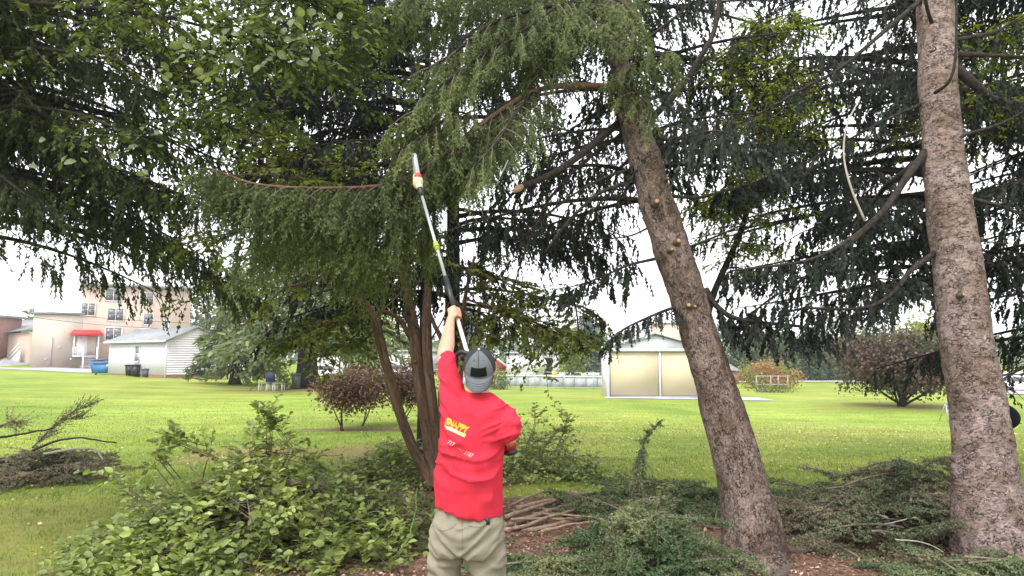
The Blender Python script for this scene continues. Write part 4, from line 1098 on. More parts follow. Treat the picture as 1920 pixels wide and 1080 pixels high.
# ---- peach apartment building
a = G(150, 691, 78); b_ = G(352, 694, 84); d, n, L_ = wallframe(a, b_)
root = thing('apartment_building', 'peach three storey apartment building with white windows behind the garage', 'building', a)
H_ = 9.6
mb = MB(); obox(mb, (a + b_) / 2 - n * 4 + UP * (H_ / 2 - .2), d, n, (L_, 8, H_)); mb.build('wall', M['pink_wall'], root)
mb = MB(); obox(mb, (a + b_) / 2 - n * 4 + UP * (H_ - .05), d, n, (L_ + .8, 8.8, .3)); mb.build('roof', M['grey_roof'], root)
mb = MB(); obox(mb, (a + b_) / 2 + n * .03 + UP * .1, d, n, (L_, .06, .5)); mb.build('foundation', M['tan_brick'], root)
def onwall(u, v):
    """point of the wall plane seen at a photo pixel"""
    r = P(u, v, 1.0) - A(0, 0, CAMZ); t_ = np.dot(a - A(0, 0, CAMZ), n) / np.dot(r, n); return A(0, 0, CAMZ) + r * t_
for u, v, w_, h_, c_ in ((213, 626, 1.75, 1.55, 2), (217, 590, 1.75, 1.55, 2), (275, 628, 1.5, 1.5, 2), (278, 599, 1.1, 1.4, 1), (310, 612, .8, 1.55, 1), (213, 553, 1.7, 1.5, 2), (275, 560, 1.6, 1.5, 2), (165, 580, 1.5, 1.5, 2)):
    window(root, onwall(u, v), d, n, w_, h_, c_, 2)
# doorway with red awning, steps
c = onwall(161, 648); c[2] = a[2] + 2.55
mb = MB(); obox(mb, c + n * .04, d, n, (1.9, .08, 2.3)); o = mb.build('doorway', M['tan_brick'], root)
mb = MB(); obox(mb, c + n * .1 - d * .35, d, n, (.95, .06, 2.1)); mb.build('door', M['white'], root)
for s_ in (-1, 1):
    mb = MB(); obox(mb, c + d * s_ * 1.15 + n * 1.2, d, n, (.13, .13, 2.3)); mb.build('porch_post', M['white'], root)
top = c + UP * 1.75; w2 = 1.6
V = np.array([top - d * w2 * .8, top + d * w2 * .8, c + UP * 1.15 + d * w2 + n * 1.5, c + UP * 1.15 - d * w2 + n * 1.5, c + UP * 1.15 - d * w2, c + UP * 1.15 + d * w2])
mb = MB(); mb.add(V, [np.array([[0, 3, 2, 1]]), np.array([[0, 4, 3], [1, 2, 5]]), np.array([[4, 5, 2, 3]])]); mb.build('awning', M['red'], root)
mb = MB(); obox(mb, c + n * .75 - UP * 1.2, d, n, (2.5, 1.5, .12)); mb.build('porch_floor', M['white'], root)
for k in range(6):
    mb = MB(); obox(mb, c + n * (1.62 + k * .28) + d * .4 - UP * (1.35 + k * .2), d, n, (1.2, .28, .08)); mb.build('step', M['concrete'], root)
for s_ in (-.25, 1.05):
    for q in (0, .45, .9):
        mb = MB(); p0 = c + n * 1.5 + d * s_ + UP * (-1.1 + q); mb.tube([p0, p0 + n * 1.8 - UP * 1.3], .07, 6); mb.build('railing', M['white'], root)
    for k in range(4):
        mb = MB(); p0 = c + n * (1.5 + .6 * k) + d * s_ - UP * (1.2 + .43 * k); mb.tube([p0, p0 + UP * 1.0], .06, 6); mb.build('railing_post', M['white'], root)
for s_ in range(5):
    mb = MB(); p0 = c + n * 1.45 + d * (-1.2 + s_ * .2) - UP * 1.15; mb.tube([p0, p0 + UP * .95], .05, 6); mb.build('railing_post', M['white'], root)
adopt(root)
# left block of the same complex: tan wing
a = G(56, 690, 76); b2 = G(150, 691, 78); d, n, L_ = wallframe(a, b2); H_ = 6.1
root = thing('tan_building', 'tan two storey wing standing between the sloping roof and the red awning', 'building', a)
mb = MB(); obox(mb, (a + b2) / 2 - n * 4 + UP * (H_ / 2 - .2), d, n, (L_ - .05, 8, H_)); mb.build('wall', M['tan_brick'], root)
mb = MB(); obox(mb, (a + b2) / 2 - n * 4 + UP * (H_ - .05), d, n, (L_ + .3, 8.4, .22)); mb.build('roof', M['grey_roof'], root)
for k in range(3):
    mb = MB(); obox(mb, a + d * (1.4 + k * 1.2) + n * .06 + UP * (.9 + (k % 2) * 1.3), d, n, (.25, .1, .2)); mb.build('wall_vent', M['concrete'], root)
mb = MB(); obox(mb, a + d * 1.85 + n * .08 + UP * 1.6, d, n, (.08, .1, 3.6)); mb.build('downpipe', M['galv'], root)
mb = MB(); obox(mb, (a + b2) / 2 + n * .5 + UP * .0, d, n, (L_ * .9, .5, .35)); mb.build('planting_bed', M['brown_brick'], root)
adopt(root)
# low gabled house at the far left
a = G(-60, 675, 84); b2 = G(54, 678, 80); d, n, L_ = wallframe(a, b2)
root = thing('peach_house', 'peach house with grey sloping roof at the left edge', 'building', a)
mb = MB()
V = np.array([a, b2, b2 + UP * 3.7, a + UP * 2.4]); mb.add(np.vstack([V - UP * .3 * np.array([[1], [1], [0], [0]]), V - n * 6]), np.array([[0, 1, 2, 3], [1, 5, 6, 2], [5, 4, 7, 6], [4, 0, 3, 7], [3, 2, 6, 7]])); mb.build('wall', M['pink_wall'], root)
mb = MB(); V = np.array([a + UP * 2.3 - d * .3 + n * .4, b2 + UP * 3.9 + n * .4, b2 + UP * 5.4 - n * 6, a + UP * 4.6 - n * 6 - d * .3]); mb.add(np.vstack([V, V + UP * .15]), np.array([[3, 2, 1, 0], [4, 5, 6, 7], [0, 1, 5, 4], [1, 2, 6, 5], [2, 3, 7, 6], [3, 0, 4, 7]])); mb.build('roof', M['grey_roof'], root)
mb = MB(); obox(mb, a + UP * 3.1 + d * L_ / 2 + n * .45, d, n, (.01, .01, .01)); 
c = b2 - d * .8 + n * .6
for q in (0, .5, 1.0):
    mb = MB(); mb.tube([c + UP * (1.5 + q), c - d * 1.8 + UP * (.1 + q)], .09, 6); mb.build('stair_railing', M['white'], root)
mb = MB(); V = np.array([c + UP * 1.6, c + UP * .1, c - d * 2.1 + UP * .1]); mb.add(np.vstack([V, V - n * .2]), [np.array([[0, 2, 1], [3, 4, 5]]), np.array([[0, 1, 4, 3], [1, 2, 5, 4], [2, 0, 3, 5]])]); mb.build('stair', M['white'], root)
adopt(root)
b2 = G(-34, 676, 78)
root = thing('brick_building', 'reddish brick building cut off by the left edge', 'building', b2)
mb = MB(); mb.box(b2 + A(-2.9, 3, 2.4), (6.4, 5, 5.0)); mb.build('wall', M['brick_red'], root)
mb = MB(); mb.box(b2 + A(-2.9, 3, 5.0), (7.0, 5.6, .25)); mb.build('roof', M['grey_roof'], root); adopt(root)
# power line over the yard
for (u0, v0, u1, v1, lb) in ((-60, 575, 360, 618, 'lower dark wire strung in front of the peach building'), (-60, 560, 360, 606, 'upper dark wire strung in front of the peach building')):
    mb = MB(); q = [P(u0 + (u1 - u0) * f, v0 + (v1 - v0) * f + 9 * math.sin(f * math.pi), 66) for f in np.linspace(0, 1, 12)]
    mb.tube(q, .022, 5); o = mb.build('power_line', M['black']); tag(o, lb, 'wire', 'wires in front of the peach building')

# ---- dumpsters and bins
def dumpster(u, v, Y, w_, h_, dp, m_, label, lid=True, lugs=True):
    b0 = G(u, v, Y); root = thing('dumpster', label, 'dumpster', b0, 'blue dumpsters')
    mb = MB(); V = np.array([[-w_ / 2, -dp / 2 + .1, .12], [w_ / 2, -dp / 2 + .1, .12], [w_ / 2, dp / 2, .12], [-w_ / 2, dp / 2, .12], [-w_ / 2 - .05, -dp / 2, h_ * .82], [w_ / 2 + .05, -dp / 2, h_ * .82], [w_ / 2 + .05, dp / 2, h_], [-w_ / 2 - .05, dp / 2, h_]])
    mb.add(V + b0, np.array([[0, 3, 2, 1], [4, 5, 6, 7], [0, 1, 5, 4], [1, 2, 6, 5], [2, 3, 7, 6], [3, 0, 4, 7]])); mb.build('body', m_, root)
    mb = MB(); mb.box(b0 + A(0, 0, h_ * .93), (w_ + .14, dp + .1, .06), rx=.12); mb.build('lid', M['navy'], root)
    for s_ in (-1, 1):
        mb = MB(); mb.box(b0 + A(s_ * (w_ / 2 + .1), -.1, h_ * .55), (.14, .5, .16)); mb.build('lifting_pocket', m_, root)
        mb = MB(); mb.tube([b0 + A(s_ * w_ * .4 - .04, -dp / 2 + .15, .09), b0 + A(s_ * w_ * .4 + .04, -dp / 2 + .15, .09)], .09, 10); mb.build('wheel', M['black'], root)
    mb = MB(); mb.box(b0 + A(w_ * .3, -dp / 2 - .02, h_ * .7), (.16, .02, .18)); mb.build('sticker', M['white'], root)
    adopt(root)
dumpster(199, 703, 57, 1.45, 1.05, 1.2, M['blue'], 'blue steel dumpster in front, touching the garage corner')
dumpster(187, 695, 62, 1.0, 1.25, 1.0, M['blue'], 'blue dumpster partly behind the front one, at the end of the driveway')
def bin_(u, v, Y, w_, h_, m_, label, cat='bin', grp=None):
    b0 = G(u, v, Y); root = thing('wheelie_bin', label, cat, b0, grp); mb = MB()
    k = w_ / 2
    V = np.array([[-k * .8, -k * .8, .05], [k * .8, -k * .8, .05], [k * .8, k * .8, .05], [-k * .8, k * .8, .05], [-k, -k, h_], [k, -k, h_], [k, k, h_], [-k, k, h_]])
    mb.add(V + b0, np.array([[0, 3, 2, 1], [4, 5, 6, 7], [0, 1, 5, 4], [1, 2, 6, 5], [2, 3, 7, 6], [3, 0, 4, 7]])); mb.build('body', m_, root)
    mb = MB(); mb.box(b0 + A(0, 0, h_ + .04), (w_ + .08, w_ + .08, .07), rx=.06); mb.build('lid', m_, root)
    mb = MB(); mb.tube([b0 + A(-k * .9, k * .8, .12), b0 + A(k * .9, k * .8, .12)], .1, 10); mb.build('wheel', M['black'], root)
    adopt(root)
bin_(243, 704.5, 53.5, .5, .8, M['black'], 'black bin against the garage wall, the left one of the pair')
bin_(255, 705, 52.5, .62, .85, M['black'], 'larger black bin beside the garage window, right one of the pair')
bin_(274, 706, 51.8, .5, .58, M['greybin'], 'short grey bin alone by the garage wall near its corner')
bin_(555, 729, 38.8, .42, .78, M['greybin'], 'grey blue bin standing at the foot of the lawn spruce')

# ---- lawn chairs and table under the spruce
b0 = G(509, 733, 37.5); root = thing('lawn_chair', 'white framed lawn chair with blue back on the far lawn', 'chair', b0)
for sx in (-1, 1):
    for sy in (-1, 1):
        mb = MB(); mb.tube([b0 + A(sx * .24, sy * .22, 0), b0 + A(sx * .22, sy * .2, .42)], .022, 6); mb.build('leg', M['white'], root)
mb = MB(); mb.box(b0 + A(0, 0, .43), (.5, .48, .05)); mb.build('seat', M['navy'], root)
mb = MB(); mb.box(b0 + A(0, -.24, .74), (.5, .05, .52), rx=.15); mb.build('backrest', M['navy'], root)
for sx in (-1, 1):
    mb = MB(); mb.box(b0 + A(sx * .27, 0, .62), (.05, .45, .04)); mb.build('armrest', M['white'], root)
adopt(root)
for (u, v, lb, w_) in ((495, 734, 'low pale side table left of the blue lawn chair', .5), (522, 735, 'low pale side table right of the blue lawn chair', .55)):
    b0 = G(u, v, 37.2); root = thing('garden_table', lb, 'table', b0)
    mb = MB(); mb.box(b0 + A(0, 0, .42), (w_, .45, .04)); mb.build('table_top', M['wood_pale'], root)
    for sx in (-1, 1):
        for sy in (-1, 1):
            mb = MB(); mb.tube([b0 + A(sx * w_ * .45, sy * .2, 0), b0 + A(sx * w_ * .42, sy * .18, .4)], .022, 6); mb.build('leg', M['white'], root)
    adopt(root)
# playground things and cars beyond
b0 = G(474, 700, 68); root = thing('play_set', 'orange red play set on the far lawn left of the spruce trunk', 'playground', b0)
for x, m_, h_, w_ in ((-.55, 'yellow', .9, .25), (-.1, 'orange', 1.2, .45), (.45, 'red', .9, .35), (.85, 'orange', 1.4, .2)):
    mb = MB(); mb.box(b0 + A(x, 0, h_ / 2), (w_, .5, h_), rz=.2); mb.build('panel', M[m_], root)
V = np.array([[-.8, -.4, 1.3], [.9, -.4, 1.2], [.9, .4, 1.2], [-.8, .4, 1.3], [.1, 0, 1.9]]); mb = MB(); mb.add(V + b0, np.array([[0, 1, 4], [1, 2, 4], [2, 3, 4], [3, 0, 4]])); mb.build('roof', M['saw_cream'], root)
adopt(root)
def car(u, v, Y, m_, label, rz=0, sc=1.0):
    b0 = G(u, v, Y); root = thing('parked_car', label, 'car', b0); root.rotation_euler = (0, 0, rz)
    prof = [(-2.2, .35), (-2.2, .8), (-1.6, .95), (-1.0, 1.42), (.6, 1.45), (1.3, .98), (2.1, .85), (2.25, .5), (2.2, .32)]
    n_ = len(prof); V = np.array([[x, s_ * .85 * (1 if z < 1 else .82), z] for s_ in (-1, 1) for x, z in prof]); mb = MB()
    mb.add(V, [np.array([[i_, i_ + 1, n_ + i_ + 1, n_ + i_] for i_ in range(n_ - 1)] + [[n_ - 1, 0, n_, 2 * n_ - 1]]), np.array([list(range(n_))[::-1]]), np.array([list(range(n_, 2 * n_))])])
    mb.build('body', m_, root)
    for s_ in (-1, 1):
        mb = MB(); V = np.array([[-1.35, s_ * .86, .98], [1.1, s_ * .86, 1.0], [.55, s_ * .74, 1.36], [-.95, s_ * .74, 1.34]]); mb.add(V, np.array([[0, 1, 2, 3]])); mb.build('side_window', M['glass'], root)
        for x in (-1.4, 1.4):
            mb = MB(); mb.tube([[x, s_ * .72, .33], [x, s_ * .92, .33]], .33, 14); mb.build('wheel', M['black'], root)
car(405, 700, 64, M['white'], 'white car mostly hidden behind the pale spruce boughs beside the garage', .2)
car(610, 712, 62, M['white'], 'white car parked on the road behind the brown stems', .1)
car(745, 712, 66, M['silver'], 'silver car seen between the brown stems and the man', 0)
car(1905, 737, 56, M['white'], 'white car at the right edge in front of the red container', 0)
# pale shed walls behind the stems
b0 = G(650, 712, 85); root = thing('white_building', 'long low white building seen through the stems', 'building', b0)
mb = MB(); mb.box(b0 + A(3, 3, 1.1), (16, 5, 2.4)); mb.build('wall', M['white_wall'], root)
mb = MB(); mb.box(b0 + A(3, 3, 2.45), (16.5, 5.6, .25)); mb.build('roof', M['metal_roof'], root); adopt(root)

# ---- white and red barn behind the man's head
b0 = G(870, 722, 96); root = thing('red_barn', 'red gabled barn with white roof behind the cap', 'building', b0)
x0, x1 = (788 - 960) / FPX * 96, (948 - 960) / FPX * 96
zt = P(900, 666, 96)[2]; ze = P(900, 690, 96)[2]; zb_ = b0[2] - .3
xg = (908 - 960) / FPX * 96; xm = (924 - 960) / FPX * 96
mb = MB(); mb.box(((x0 + x1) / 2, 100, (ze + zb_) / 2), (x1 - x0, 8, ze - zb_)); mb.build('wall', M['barn_red'], root)
mb = MB(); V = np.array([[xg - .3, 95.8, ze], [x1 + .3, 95.8, ze], [xm, 95.8, zt - .2]]); mb.add(np.vstack([V, V + A(0, .3, 0)]), [np.array([[0, 1, 2], [5, 4, 3]]), np.array([[0, 3, 4, 1], [1, 4, 5, 2], [2, 5, 3, 0]])]); mb.build('gable', M['barn_red'], root)
mb = MB(); V = np.array([[x0, 95.4, ze], [xg - .6, 95.4, ze], [xm, 96.5, zt], [x0 + .5, 98, zt]]); mb.add(np.vstack([V, V + A(0, .1, .15)]), np.array([[0, 1, 2, 3], [7, 6, 5, 4], [0, 4, 5, 1], [1, 5, 6, 2]])); mb.build('roof', M['white'], root)
mb = MB(); mb.tube([[xg - .6, 95.3, ze], [xm, 95.3, zt], [x1 + .5, 95.3, ze]], .16, 6); mb.build('white_trim', M['white'], root)
mb = MB(); mb.box(((xg + x1) / 2, 95.7, ze - 1.2), (x1 - xg, .2, 1.0)); mb.build('sign_band', M['white'], root)
adopt(root)

# ---- white industrial shed, tank, container behind the fence
Yt = 92; b0 = G(1020, 706, Yt)
def wx(u, Y): return (u - 960) / FPX * Y
root = thing('white_warehouse', 'white warehouse with open dark bay behind the wire fence', 'building', b0)
zt = P(1000, 663, Yt)[2]; zb_ = b0[2] - .4
bx0, bx1 = wx(950, Yt), wx(1048, Yt); dx0, dx1 = wx(1018, Yt), wx(1036, Yt); zd = P(1000, 671, Yt)[2]
mb = MB()
for xa, xb, za, zc in ((bx0, dx0, zb_, zt), (dx1, bx1, zb_, zt), (dx0, dx1, zd, zt)):
    mb.box(((xa + xb) / 2, Yt + 2, (za + zc) / 2), (xb - xa, 4, zc - za))
mb.build('wall', M['white_wall'], root)
mb = MB(); mb.box(((dx0 + dx1) / 2, Yt + 3, (zd + zb_) / 2), (dx1 - dx0 + .1, .1, zd - zb_)); mb.build('bay_shade_sheet', M['black'], root)  # black sheet standing in for the shade inside the open bay
mb = MB(); mb.box(((bx0 + bx1) / 2, Yt + 2, zt + .1), (bx1 - bx0 + .5, 4.5, .2)); mb.build('roof', M['metal_roof'], root)
adopt(root)
b0 = G(1010, 704, 84); root = thing('storage_tank', 'round white storage tank in front of the warehouse', 'tank', b0)
mb = MB(); c = P(1012, 684, 84); mb.ell(c, (.85, 1.3, .95), nu=20, nv=14); mb.build('tank_body', M['white'], root, smooth=True)
for s_ in (-.4, .4):
    mb = MB(); mb.box((c[0] + s_, c[1], (c[2] + b0[2]) / 2 - .3), (.15, .8, c[2] - b0[2] - .4)); mb.build('leg', M['galv'], root)
adopt(root)
b0 = G(1040, 706, 78); root = thing('skid_box', 'small yellow orange machine box behind the fence', 'machine', b0)
mb = MB(); mb.box(b0 + A(0, 0, .6), (.6, .5, .6)); mb.build('body', M['yellow'], root)
mb = MB(); mb.box(b0 + A(0, 0, .2), (.9, .7, .3)); mb.build('base', M['black'], root); adopt(root)
# pallets / pale stacks
k_ = 0
for u, w_, h_, lb in ((985, 2.0, .9, 'grey low stack of goods behind the fence under the tank'), (1062, 2.4, .8, 'pale stack of goods behind the fence right of the yellow box'), (1105, 2.6, .9, 'long white stack of goods behind the fence near the shed')):
    b0 = G(u, 708, 74); root = thing('goods_stack', lb, 'stack', b0)
    for q in range(3):
        mb = MB(); mb.box(b0 + A(rng.uniform(-.1, .1), 0, .15 + q * .3), (w_ - q * .3, 1, .26)); mb.build('layer', M['white' if q == 2 else 'concrete'], root)
    adopt(root)

# ---- wall of concrete blocks and the wire fence
Yf = 61.5
root = thing('block_wall', 'low wall of pale concrete blocks behind the wire fence', 'wall', G(1040, 727, Yf))
for k in range(-9, 9):
    u = 1045 + k * 21.5
    for r_ in range(1):
        b0 = G(u, 727, Yf); mb = MB(); mb.box(b0 + A(0, 0, .42), (.97, .5, 1.0)); mb.build('concrete_block', M['concrete'], root)
    mb = MB(); b0 = G(u, 727, Yf); mb.box(b0 + A(0, 0, .98), (1.0, .6, .12)); mb.build('cap_stone', M['white'], root)
adopt(root)
root = thing('wire_fence', 'galvanised wire fence with pipe posts along the yard, left of the shed', 'fence', G(1040, 728, 59))
tops = []
for u in (720, 780, 836, 893, 948, 1003, 1058, 1113, 1160):
    b0 = G(u, 728, 59.2); mb = MB(); mb.tube([b0, b0 + UP * 1.45], .045, 8); mb.build('post', M['galv'], root); tops.append(b0)
tops = np.array(tops)
for h_ in (1.38, .12):
    mb = MB(); mb.tube(tops + UP * h_ - A(0, .02, 0), .028, 6); mb.build('rail', M['galv'], root)
mb = MB()
xs = np.arange(tops[0][0], tops[-1][0], .22)
for x in xs:
    z = float(np.interp(x, tops[:, 0], tops[:, 2])); y = 59.2
    mb.tube([[x, y, z + .1], [x + .6, y, z + 1.36]], .004, 3, cap=False); mb.tube([[x + .6, y, z + .1], [x, y, z + 1.36]], .004, 3, cap=False)
o = mb.build('wire_mesh', M['galv'], root); o['kind'] = 'stuff'
adopt(root)

# ---- tan panelled shed
Ys = 39.0; b0 = G(1228, 745, Ys); root = thing('tan_shed', 'tan panelled shed with white trim and grey gable behind the leaning trunk', 'shed', b0)
xl, xr = wx(1136, Ys), wx(1322, Ys); zb_ = b0[2]; ze = P(1200, 657, Ys)[2]; zt = P(1228, 626, Ys)[2]; D_ = 2.4
mb = MB(); mb.box(((xl + xr) / 2, Ys + D_ / 2 + .06, (zb_ + ze) / 2), (xr - xl - .06, D_, ze - zb_)); mb.build('wall', M['white_wall'], root)
for ua, ub in ((1143, 1232), (1238, 1319)):
    mb = MB(); mb.box((wx((ua + ub) / 2, Ys), Ys, (zb_ + ze) / 2 + .02), (wx(ub, Ys) - wx(ua, Ys), .08, ze - zb_ - .26)); mb.build('sliding_panel', M['tan_wall'], root)
for u, w_ in ((1139, .13), (1235, .10), (1321, .12)):
    mb = MB(); mb.box((wx(u, Ys), Ys - .03, (zb_ + ze) / 2), (w_, .16, ze - zb_)); mb.build('trim_post', M['white'], root)
mb = MB(); mb.box(((xl + xr) / 2, Ys - .08, ze + .02), (xr - xl + .35, .25, .16)); mb.build('fascia', M['white'], root)
mb = MB(); mb.box(((xl + xr) / 2, Ys - .02, zb_ + .02), (xr - xl, .2, .12)); mb.build('sill', M['concrete'], root)
xm = wx(1228, Ys)
mb = MB(); V = np.array([[xl, Ys + .02, ze + .1], [xr, Ys + .02, ze + .1], [xm, Ys + .02, zt - .08]]); mb.add(np.vstack([V, V + A(0, .1, 0)]), [np.array([[0, 1, 2], [5, 4, 3]]), np.array([[0, 3, 4, 1], [1, 4, 5, 2], [2, 5, 3, 0]])]); mb.build('gable', M['metal_roof'], root)
for s_, xe in ((-1, xl - .15), (1, xr + .15)):
    V = np.array([[xe, Ys - .15, ze + .1], [xm, Ys - .15, zt], [xm, Ys + D_ + .2, zt], [xe, Ys + D_ + .2, ze + .1]])
    mb = MB(); mb.add(np.vstack([V, V + A(0, 0, .08)]), np.array([[0, 1, 2, 3], [7, 6, 5, 4], [0, 4, 5, 1], [1, 5, 6, 2], [2, 6, 7, 3], [3, 7, 4, 0]])); mb.build('roof_slope', M['metal_roof'], root)
adopt(root)
sheet('shed_apron', [G(1134, 749, 38.0), G(1325, 749, 38.0), G(1325, 746, 39.0), G(1134, 746, 39.0)], .02, M['concrete'])
b0 = G(1258, 700, 98); root = thing('peach_building', 'pale peach building rising behind the shed roof', 'building', b0)
zt = P(1258, 606, 98)[2]; mb = MB(); mb.box((wx(1262, 98), 101, (zt + b0[2]) / 2), (wx(1290, 98) - wx(1240, 98), 6, zt - b0[2])); mb.build('wall', M['pink_wall'], root)
mb = MB(); mb.box((wx(1262, 98), 101, zt + .1), (wx(1292, 98) - wx(1236, 98), 6.4, .2)); mb.build('roof', M['white'], root); adopt(root)

# ---- right side: brick shed, metal frame, gazebo, ladder, red container
b0 = G(1372, 716, 68); root = thing('brick_shed', 'small red brick shed with grey roof beside the leaning trunk', 'shed', b0)
mb = MB(); mb.box(b0 + A(0, 1.5, .6), (1.4, 3, 1.4)); mb.build('wall', M['brick_red'], root)
mb = MB(); V = np.array([[-.85, -.2, 1.25], [.85, -.2, 1.25], [.7, 3, 1.85], [-.7, 3, 1.85]]) + b0; mb.add(np.vstack([V, V + A(0, 0, .08)]), np.array([[3, 2, 1, 0], [4, 5, 6, 7], [0, 1, 5, 4], [1, 2, 6, 5], [3, 0, 4, 7]])); mb.build('roof', M['grey_roof'], root); adopt(root)
b0 = G(1448, 735, 50); root = thing('metal_frame', 'open rectangular frame of pale poles before the burning bush', 'frame', b0)
for u, v in ((1419, 731), (1446, 735), (1460, 735), (1478, 737)):
    c = G(u, v, 50); mb = MB(); mb.tube([c - A(0, 0, .1), c + A(0, 0, 1.18)], .045, 8); mb.build('post', M['wood_pale'], root)
for h_ in (1.12, .52):
    mb = MB(); mb.tube([G(1417, 731, 50) + UP * h_, G(1480, 737, 50) + UP * h_], .04, 8); mb.build('crossbar', M['wood_pale'], root)
mb = MB(); mb.box(G(1428, 734, 50.5) + A(0, 0, .12), (.7, .4, .25)); mb.build('trough', M['concrete'], root)
adopt(root)
Yg = 84; b0 = G(1590, 714, Yg); root = thing('gazebo', 'small white pavilion with grey blue roof left of the purple maple', 'pavilion', b0)
zt = P(1580, 678, Yg)[2]; ze = P(1580, 691, Yg)[2]; g0, g1 = wx(1558, Yg), wx(1640, Yg)
for x in np.linspace(g0 + .5, g1 - .5, 5):
    mb = MB(); mb.box((x, Yg + .2, (ze + b0[2]) / 2), (.22, .22, ze - b0[2])); mb.build('post', M['white'], root)
mb = MB(); mb.box(((g0 + g1) / 2 + .8, Yg + 1.6, (ze + b0[2]) / 2), (g1 - g0 - 2.4, 2, ze - b0[2])); mb.build('wall', M['white_wall'], root)
V = np.array([[g0, Yg - .3, ze], [g1, Yg - .3, ze], [g1, Yg + 4, ze], [g0, Yg + 4, ze], [g0 + 1.4, Yg + 1.8, zt], [g1 - 1.4, Yg + 1.8, zt]]); mb = MB()
mb.add(V, [np.array([[0, 1, 5, 4], [1, 2, 5, 5][:4]])[:1], np.array([[2, 3, 4, 5]]), np.array([[1, 2, 5], [3, 0, 4]]), np.array([[3, 2, 1, 0]])]); mb.build('roof', M['metal_roof'], root)
mb = MB(); mb.box(((g0 + g1) / 2, Yg - .35, ze - .05), (g1 - g0 + .2, .12, .22)); mb.build('fascia', M['white'], root)
mb = MB(); mb.box((g0 + .5, Yg - .8, b0[2] + .45), (1.6, 1.0, .7)); mb.build('bench', M['white'], root)
adopt(root)
root = thing('rail_fence', 'low pale picket fence left of the pavilion', 'fence', G(1552, 714, 80))
for k in range(9):
    c = G(1544 + k * 2.4, 714, 80); mb = MB(); mb.box(c + A(0, 0, .45), (.05, .05, 1.1)); mb.build('picket', M['wood_pale'], root)
for h_ in (.95, .3):
    mb = MB(); mb.tube([G(1543, 714, 80.05) + UP * h_, G(1565, 714, 80.05) + UP * h_], .04, 6); mb.build('rail', M['wood_pale'], root)
adopt(root)
b0 = G(1775, 712, 80); root = thing('white_house', 'white house with blue grey roof behind the purple maple', 'house', b0)
mb = MB(); mb.box(b0 + A(-1.5, 3, 1.5), (8, 6, 3.2)); mb.build('wall', M['white_wall'], root)
mb = MB(); V = np.array([[-6, -.4, 3.0], [3, -.4, 3.0], [3, 3, 4.6], [-6, 3, 4.6]]) + b0; mb.add(np.vstack([V, V + A(0, 0, .15)]), np.array([[3, 2, 1, 0], [4, 5, 6, 7], [0, 1, 5, 4], [1, 2, 6, 5], [3, 0, 4, 7]])); mb.build('roof', M['metal_roof'], root)
for k in range(3):
    window(root, b0 + A(-4.2 + k * 2.2, -.002, 1.7), A(1, 0, 0), A(0, -1, 0), 1.2, 1.2)
adopt(root)
# ladder
b0 = G(1786, 787, 24.0); root = thing('step_ladder', 'aluminium step ladder standing on the lawn left of the grey trunk', 'ladder', b0)
hL = .62
for s_ in (-1, 1):
    mb = MB(); mb.tube([b0 + A(s_ * .17, 0, 0), b0 + A(s_ * .1, .15, hL)], .018, 6); mb.build('side_rail', M['silver'], root)
    mb = MB(); mb.tube([b0 + A(s_ * .17, .45, 0), b0 + A(s_ * .1, .17, hL)], .014, 6); mb.build('rear_leg', M['silver'], root)
for k in range(4):
    f = (k + .6) / 4.4; mb = MB(); mb.box(b0 + A(0, .15 * f, hL * f), (.3 - .12 * f, .06, .02)); mb.build('rung', M['silver'], root)
mb = MB(); mb.box(b0 + A(0, .16, hL + .01), (.24, .14, .03)); mb.build('top_step', M['silver'], root)
adopt(root)
# black tipped tub behind the grey trunk: a rounded shell with rim
b0 = P(1876, 780, 8.2); c = b0.copy(); root = thing('black_tub', 'black rounded tub on edge, peeping out right behind the grey trunk', 'tub', (c[0], c[1], gh(c[0], c[1])))
mb = MB(); V, F = ellipsoid((0, 0, 0), (.19, .2, .152), nu=28, nv=16); ca, sa = math.cos(.32), math.sin(.32)
V = V * np.where(V[:, 2:3] > 0, [[1, 1, 1.0]], [[1, 1, 1.0]]); R_ = np.array([[ca, 0, -sa], [0, 1, 0], [sa, 0, ca]]); mb.add(V @ R_ + c + A(.0, 0, -.0), F); mb.build('tub_shell', M['black_matt'], root, smooth=True)
mb = MB(); mb.tube([c + A(.17, 0, -.07), c + A(.24, 0, -.09)], [.012, .004], 8); mb.build('handle', M['black'], root)
for s_ in (-1, 1):
    mb = MB(); mb.tube([(c[0] + s_ * .08, c[1], gh(c[0], c[1])), (c[0] + s_ * .05, c[1], c[2] - .08)], .016, 8); mb.build('leg', M['black'], root)
adopt(root)
b0 = G(1915, 736, 62); root = thing('red_container', 'orange red container with white end at the right edge', 'container', b0)
mb = MB(); mb.box(b0 + A(1.3, 1.5, 1.1), (6.0, 2.4, 1.7)); mb.build('body', M['barn_red'], root)
for k in range(12):
    mb = MB(); mb.box(b0 + A(-1.5 + k * .5, .27, 1.1), (.14, .06, 1.6)); mb.build('rib', M['orange'], root)
mb = MB(); mb.box(b0 + A(-1.72, .24, 1.25), (.18, .3, 2.4)); mb.build('end_post', M['white'], root)
mb = MB(); mb.box(b0 + A(1.3, 1.5, 2.0), (6.4, 2.7, .14)); mb.build('roof', M['white'], root)
mb = MB(); mb.box(b0 + A(1.3, 1.2, .12), (6.2, 2.6, .3)); mb.build('base', M['concrete'], root)
adopt(root)

